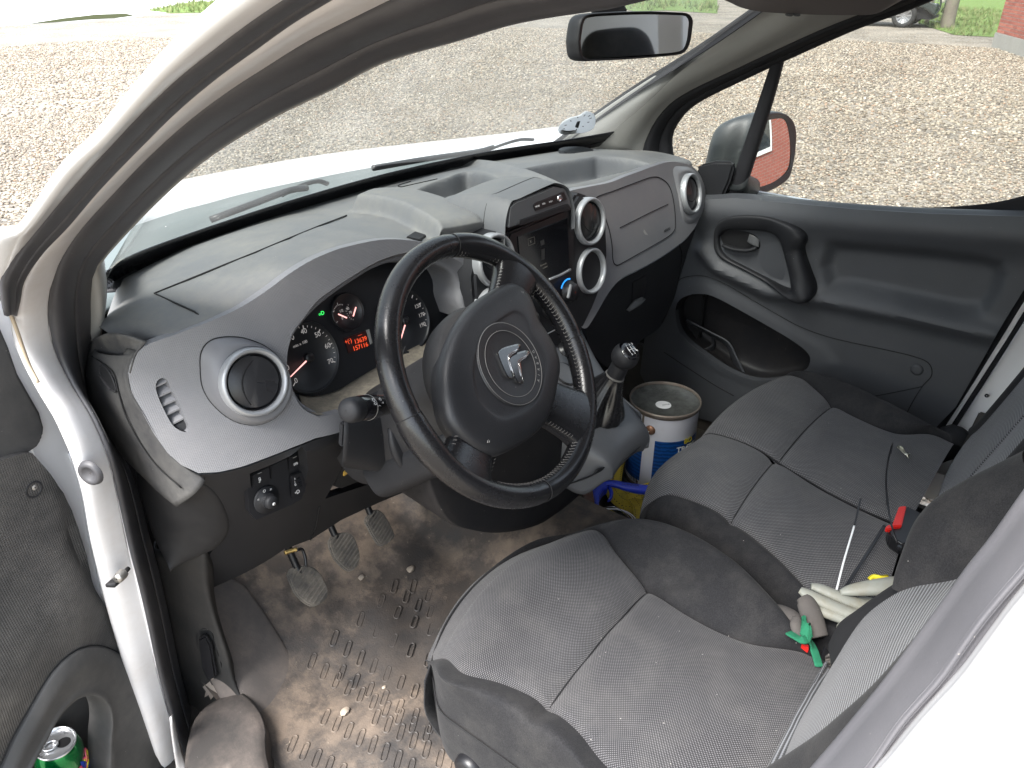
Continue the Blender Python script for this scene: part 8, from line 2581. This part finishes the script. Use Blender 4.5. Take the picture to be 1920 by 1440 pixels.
g3 = thing('work_glove', 'dark knitted glove with green cuff stuffed in the gap beside the driver seat', 'work glove', U(1505, 1160, Z=.74))
finger('finger', [(1505, 1120, .768), (1512, 1130, .765), (1520, 1150, .758), (1528, 1175, .748), (1535, 1195, .74)], .0145, M_gloved, g3, sc=(.7, 1, 1.1, 1.1, 1))
finger('finger', [(1445, 1142, .73), (1460, 1148, .735), (1480, 1158, .738), (1495, 1168, .738), (1505, 1180, .735)], .013, M_gloved, g3, sc=(.8, 1.1, 1.2, 1, .8))
finger('finger', [(1494, 1160, .762), (1492, 1172, .76), (1496, 1184, .755), (1503, 1192, .75)], .008, M_gloved, g3, sc=(.8, 1, 1, .9))
M_grn = plastic('green_knit', (.012, .15, .075), .9, grain=500, gstr=.6)
patch('green_cuff', [[U(*p, Z=.765) for p in ((1505, 1153), (1507, 1170), (1515, 1178), (1518, 1192))], [U(*p, Z=.768) for p in ((1507, 1155), (1513, 1168), (1521, 1176), (1522, 1194))], [U(*p, Z=.755) for p in ((1506, 1160), (1500, 1186), (1512, 1200), (1520, 1205))]], M_grn, g3, nu=16, nv=12, thick=.003)
sweep('green_strap', [U(1478, 1186, Z=.755), U(1488, 1192, Z=.757), U(1503, 1200, Z=.76), U(1516, 1200, Z=.755), U(1526, 1218, Z=.74), U(1536, 1250, Z=.735)], rrect(.012, .003, .001), M_grn, g3, up=(0, -.3, 1), n=24)

# ---- cable ties and foil scrap on the bench
def tie(name, label, pts, r0, mat, cat='cable tie', w=.0034):
    P = [U(a, b_, Z=z) for a, b_, z in pts]
    return tag(sweep(name, P, rrect(w, .0016, .0006), mat, None, up=(0, 0, 1), n=30), label, cat, 'cable ties on the bench')
M_tiew = plastic('shiny_white_tie', (.75, .77, .78), .2, grain=0)
tie('cable_tie', 'pale shiny cable tie end standing in the middle cushion, leaning left', [(1602, 985, .785), (1591, 1022, .779), (1580, 1060, .772), (1570, 1100, .765), (1567, 1110, .762)], 0, M_tiew, w=.003)
tie('cable_tie', 'black cable tie running along the middle cushion towards the buckle', [(1658, 985, .76), (1650, 1000, .76), (1625, 1040, .76), (1600, 1078, .755), (1583, 1105, .75)], 0, M_black, w=.005)
tie('cable_tie', 'thin curved black cable tie from the outer cushion down past the red buckle', [(1673, 832, .765), (1666, 860, .775), (1661, 900, .785), (1664, 940, .795), (1672, 985, .80), (1683, 1020, .785)], 0, M_black, w=.003)
cb1 = box('tie_head', U(1686, 1027, Z=.78), (.008, .006, .007), M_black, None, bevel=.001)
tag(cb1, 'small square head of the curved cable tie below the buckle', 'cable tie', 'cable ties on the bench')
M_foil = plastic('crumpled_foil', (.62, .60, .5), .25, grain=120, gstr=1.0, metal=.8)
fo = patch('foil_wrapper', [[U(1680, 838, Z=.742), U(1690, 846, Z=.748), U(1700, 855, Z=.744), U(1704, 860, Z=.742)], [U(1684, 835, Z=.744), U(1693, 843, Z=.741), U(1700, 850, Z=.748), U(1706, 853, Z=.742)], [U(1686, 834, Z=.741), U(1692, 838, Z=.747), U(1698, 846, Z=.742), U(1707, 850, Z=.744)]], M_foil, None, nu=12, nv=8, thick=.0006)
tag(fo, 'small torn shiny foil wrapper on the outer passenger cushion', 'foil wrapper')

# ---- parking disc stuck to the lower right corner of the windscreen
pdT = thing('parking_disc', 'white parking disc stuck inside the lower right corner of the windscreen', 'parking disc', wsp(1082, 232, -.01))
M_disc, nt, b = newmat('white_disc_plastic')
b.inputs['Base Color'].default_value = (.7, .72, .74, 1); b.inputs['Roughness'].default_value = .3
tl = node(nt, 'ShaderNodeBsdfTranslucent'); tl.inputs[0].default_value = (.75, .77, .8, 1)
ms = node(nt, 'ShaderNodeMixShader'); ms.inputs[0].default_value = .6
lk(nt, b.outputs[0], ms.inputs[1]); lk(nt, tl.outputs[0], ms.inputs[2]); lk(nt, ms.outputs[0], nt.nodes['Material Output'].inputs['Surface'])
wsA = (WSB[5] + WSB[6]) / 2
wn2 = np.cross(WSB[6] - WSB[5], WST[5] - WSB[5]); wn2 /= np.linalg.norm(wn2)
if wn2[2] < 0: wn2 = -wn2
def WD(px, py, off=-.006): return UP(px, py, wsA + wn2 * off, wn2)
dsk = prism('disc', [WD(*p) for p in cr([(1046, 242), (1052, 230), (1068, 220), (1085, 216), (1098, 208), (1112, 212), (1116, 224), (1112, 238), (1096, 246), (1078, 248), (1062, 250), (1050, 249)], 40, True)], -wn2 * .004, M_disc, pdT, bevel=.001)
rd_, ud_, nd_ = basis(-wn2)
for k in range(12):
    t = 2 * math.pi * k / 12
    c = WD(1082, 232, -.0105)
    A_ = c + (rd_ * .034 * math.cos(t) + ud_ * .034 * math.sin(t))
    box('hour_mark', A_, (.002, .006, .0006), M_black, dsk, bevel=0, M=[np.cross(-wn2, A_ - c) / np.linalg.norm(A_ - c), (A_ - c) / np.linalg.norm(A_ - c), -wn2])
prism('pointer', [WD(1078, 238, -.0110), WD(1082, 228, -.0110), WD(1088, 227, -.0110), WD(1084, 240, -.0110)], -wn2 * .0005, M_black, dsk)
patch('disc_holder', [[WD(1050, 248), WD(1064, 252), WD(1080, 249)], [WD(1052, 244, -.01), WD(1066, 246, -.012), WD(1080, 244, -.01)]], M_gloss, pdT, nu=8, nv=4, thick=.001)

tie('cable_tie', 'short black tip of the standing cable tie above the white end', [(1614, 934, .795), (1608, 960, .790), (1602, 985, .786)], 0, M_black, w=.003)
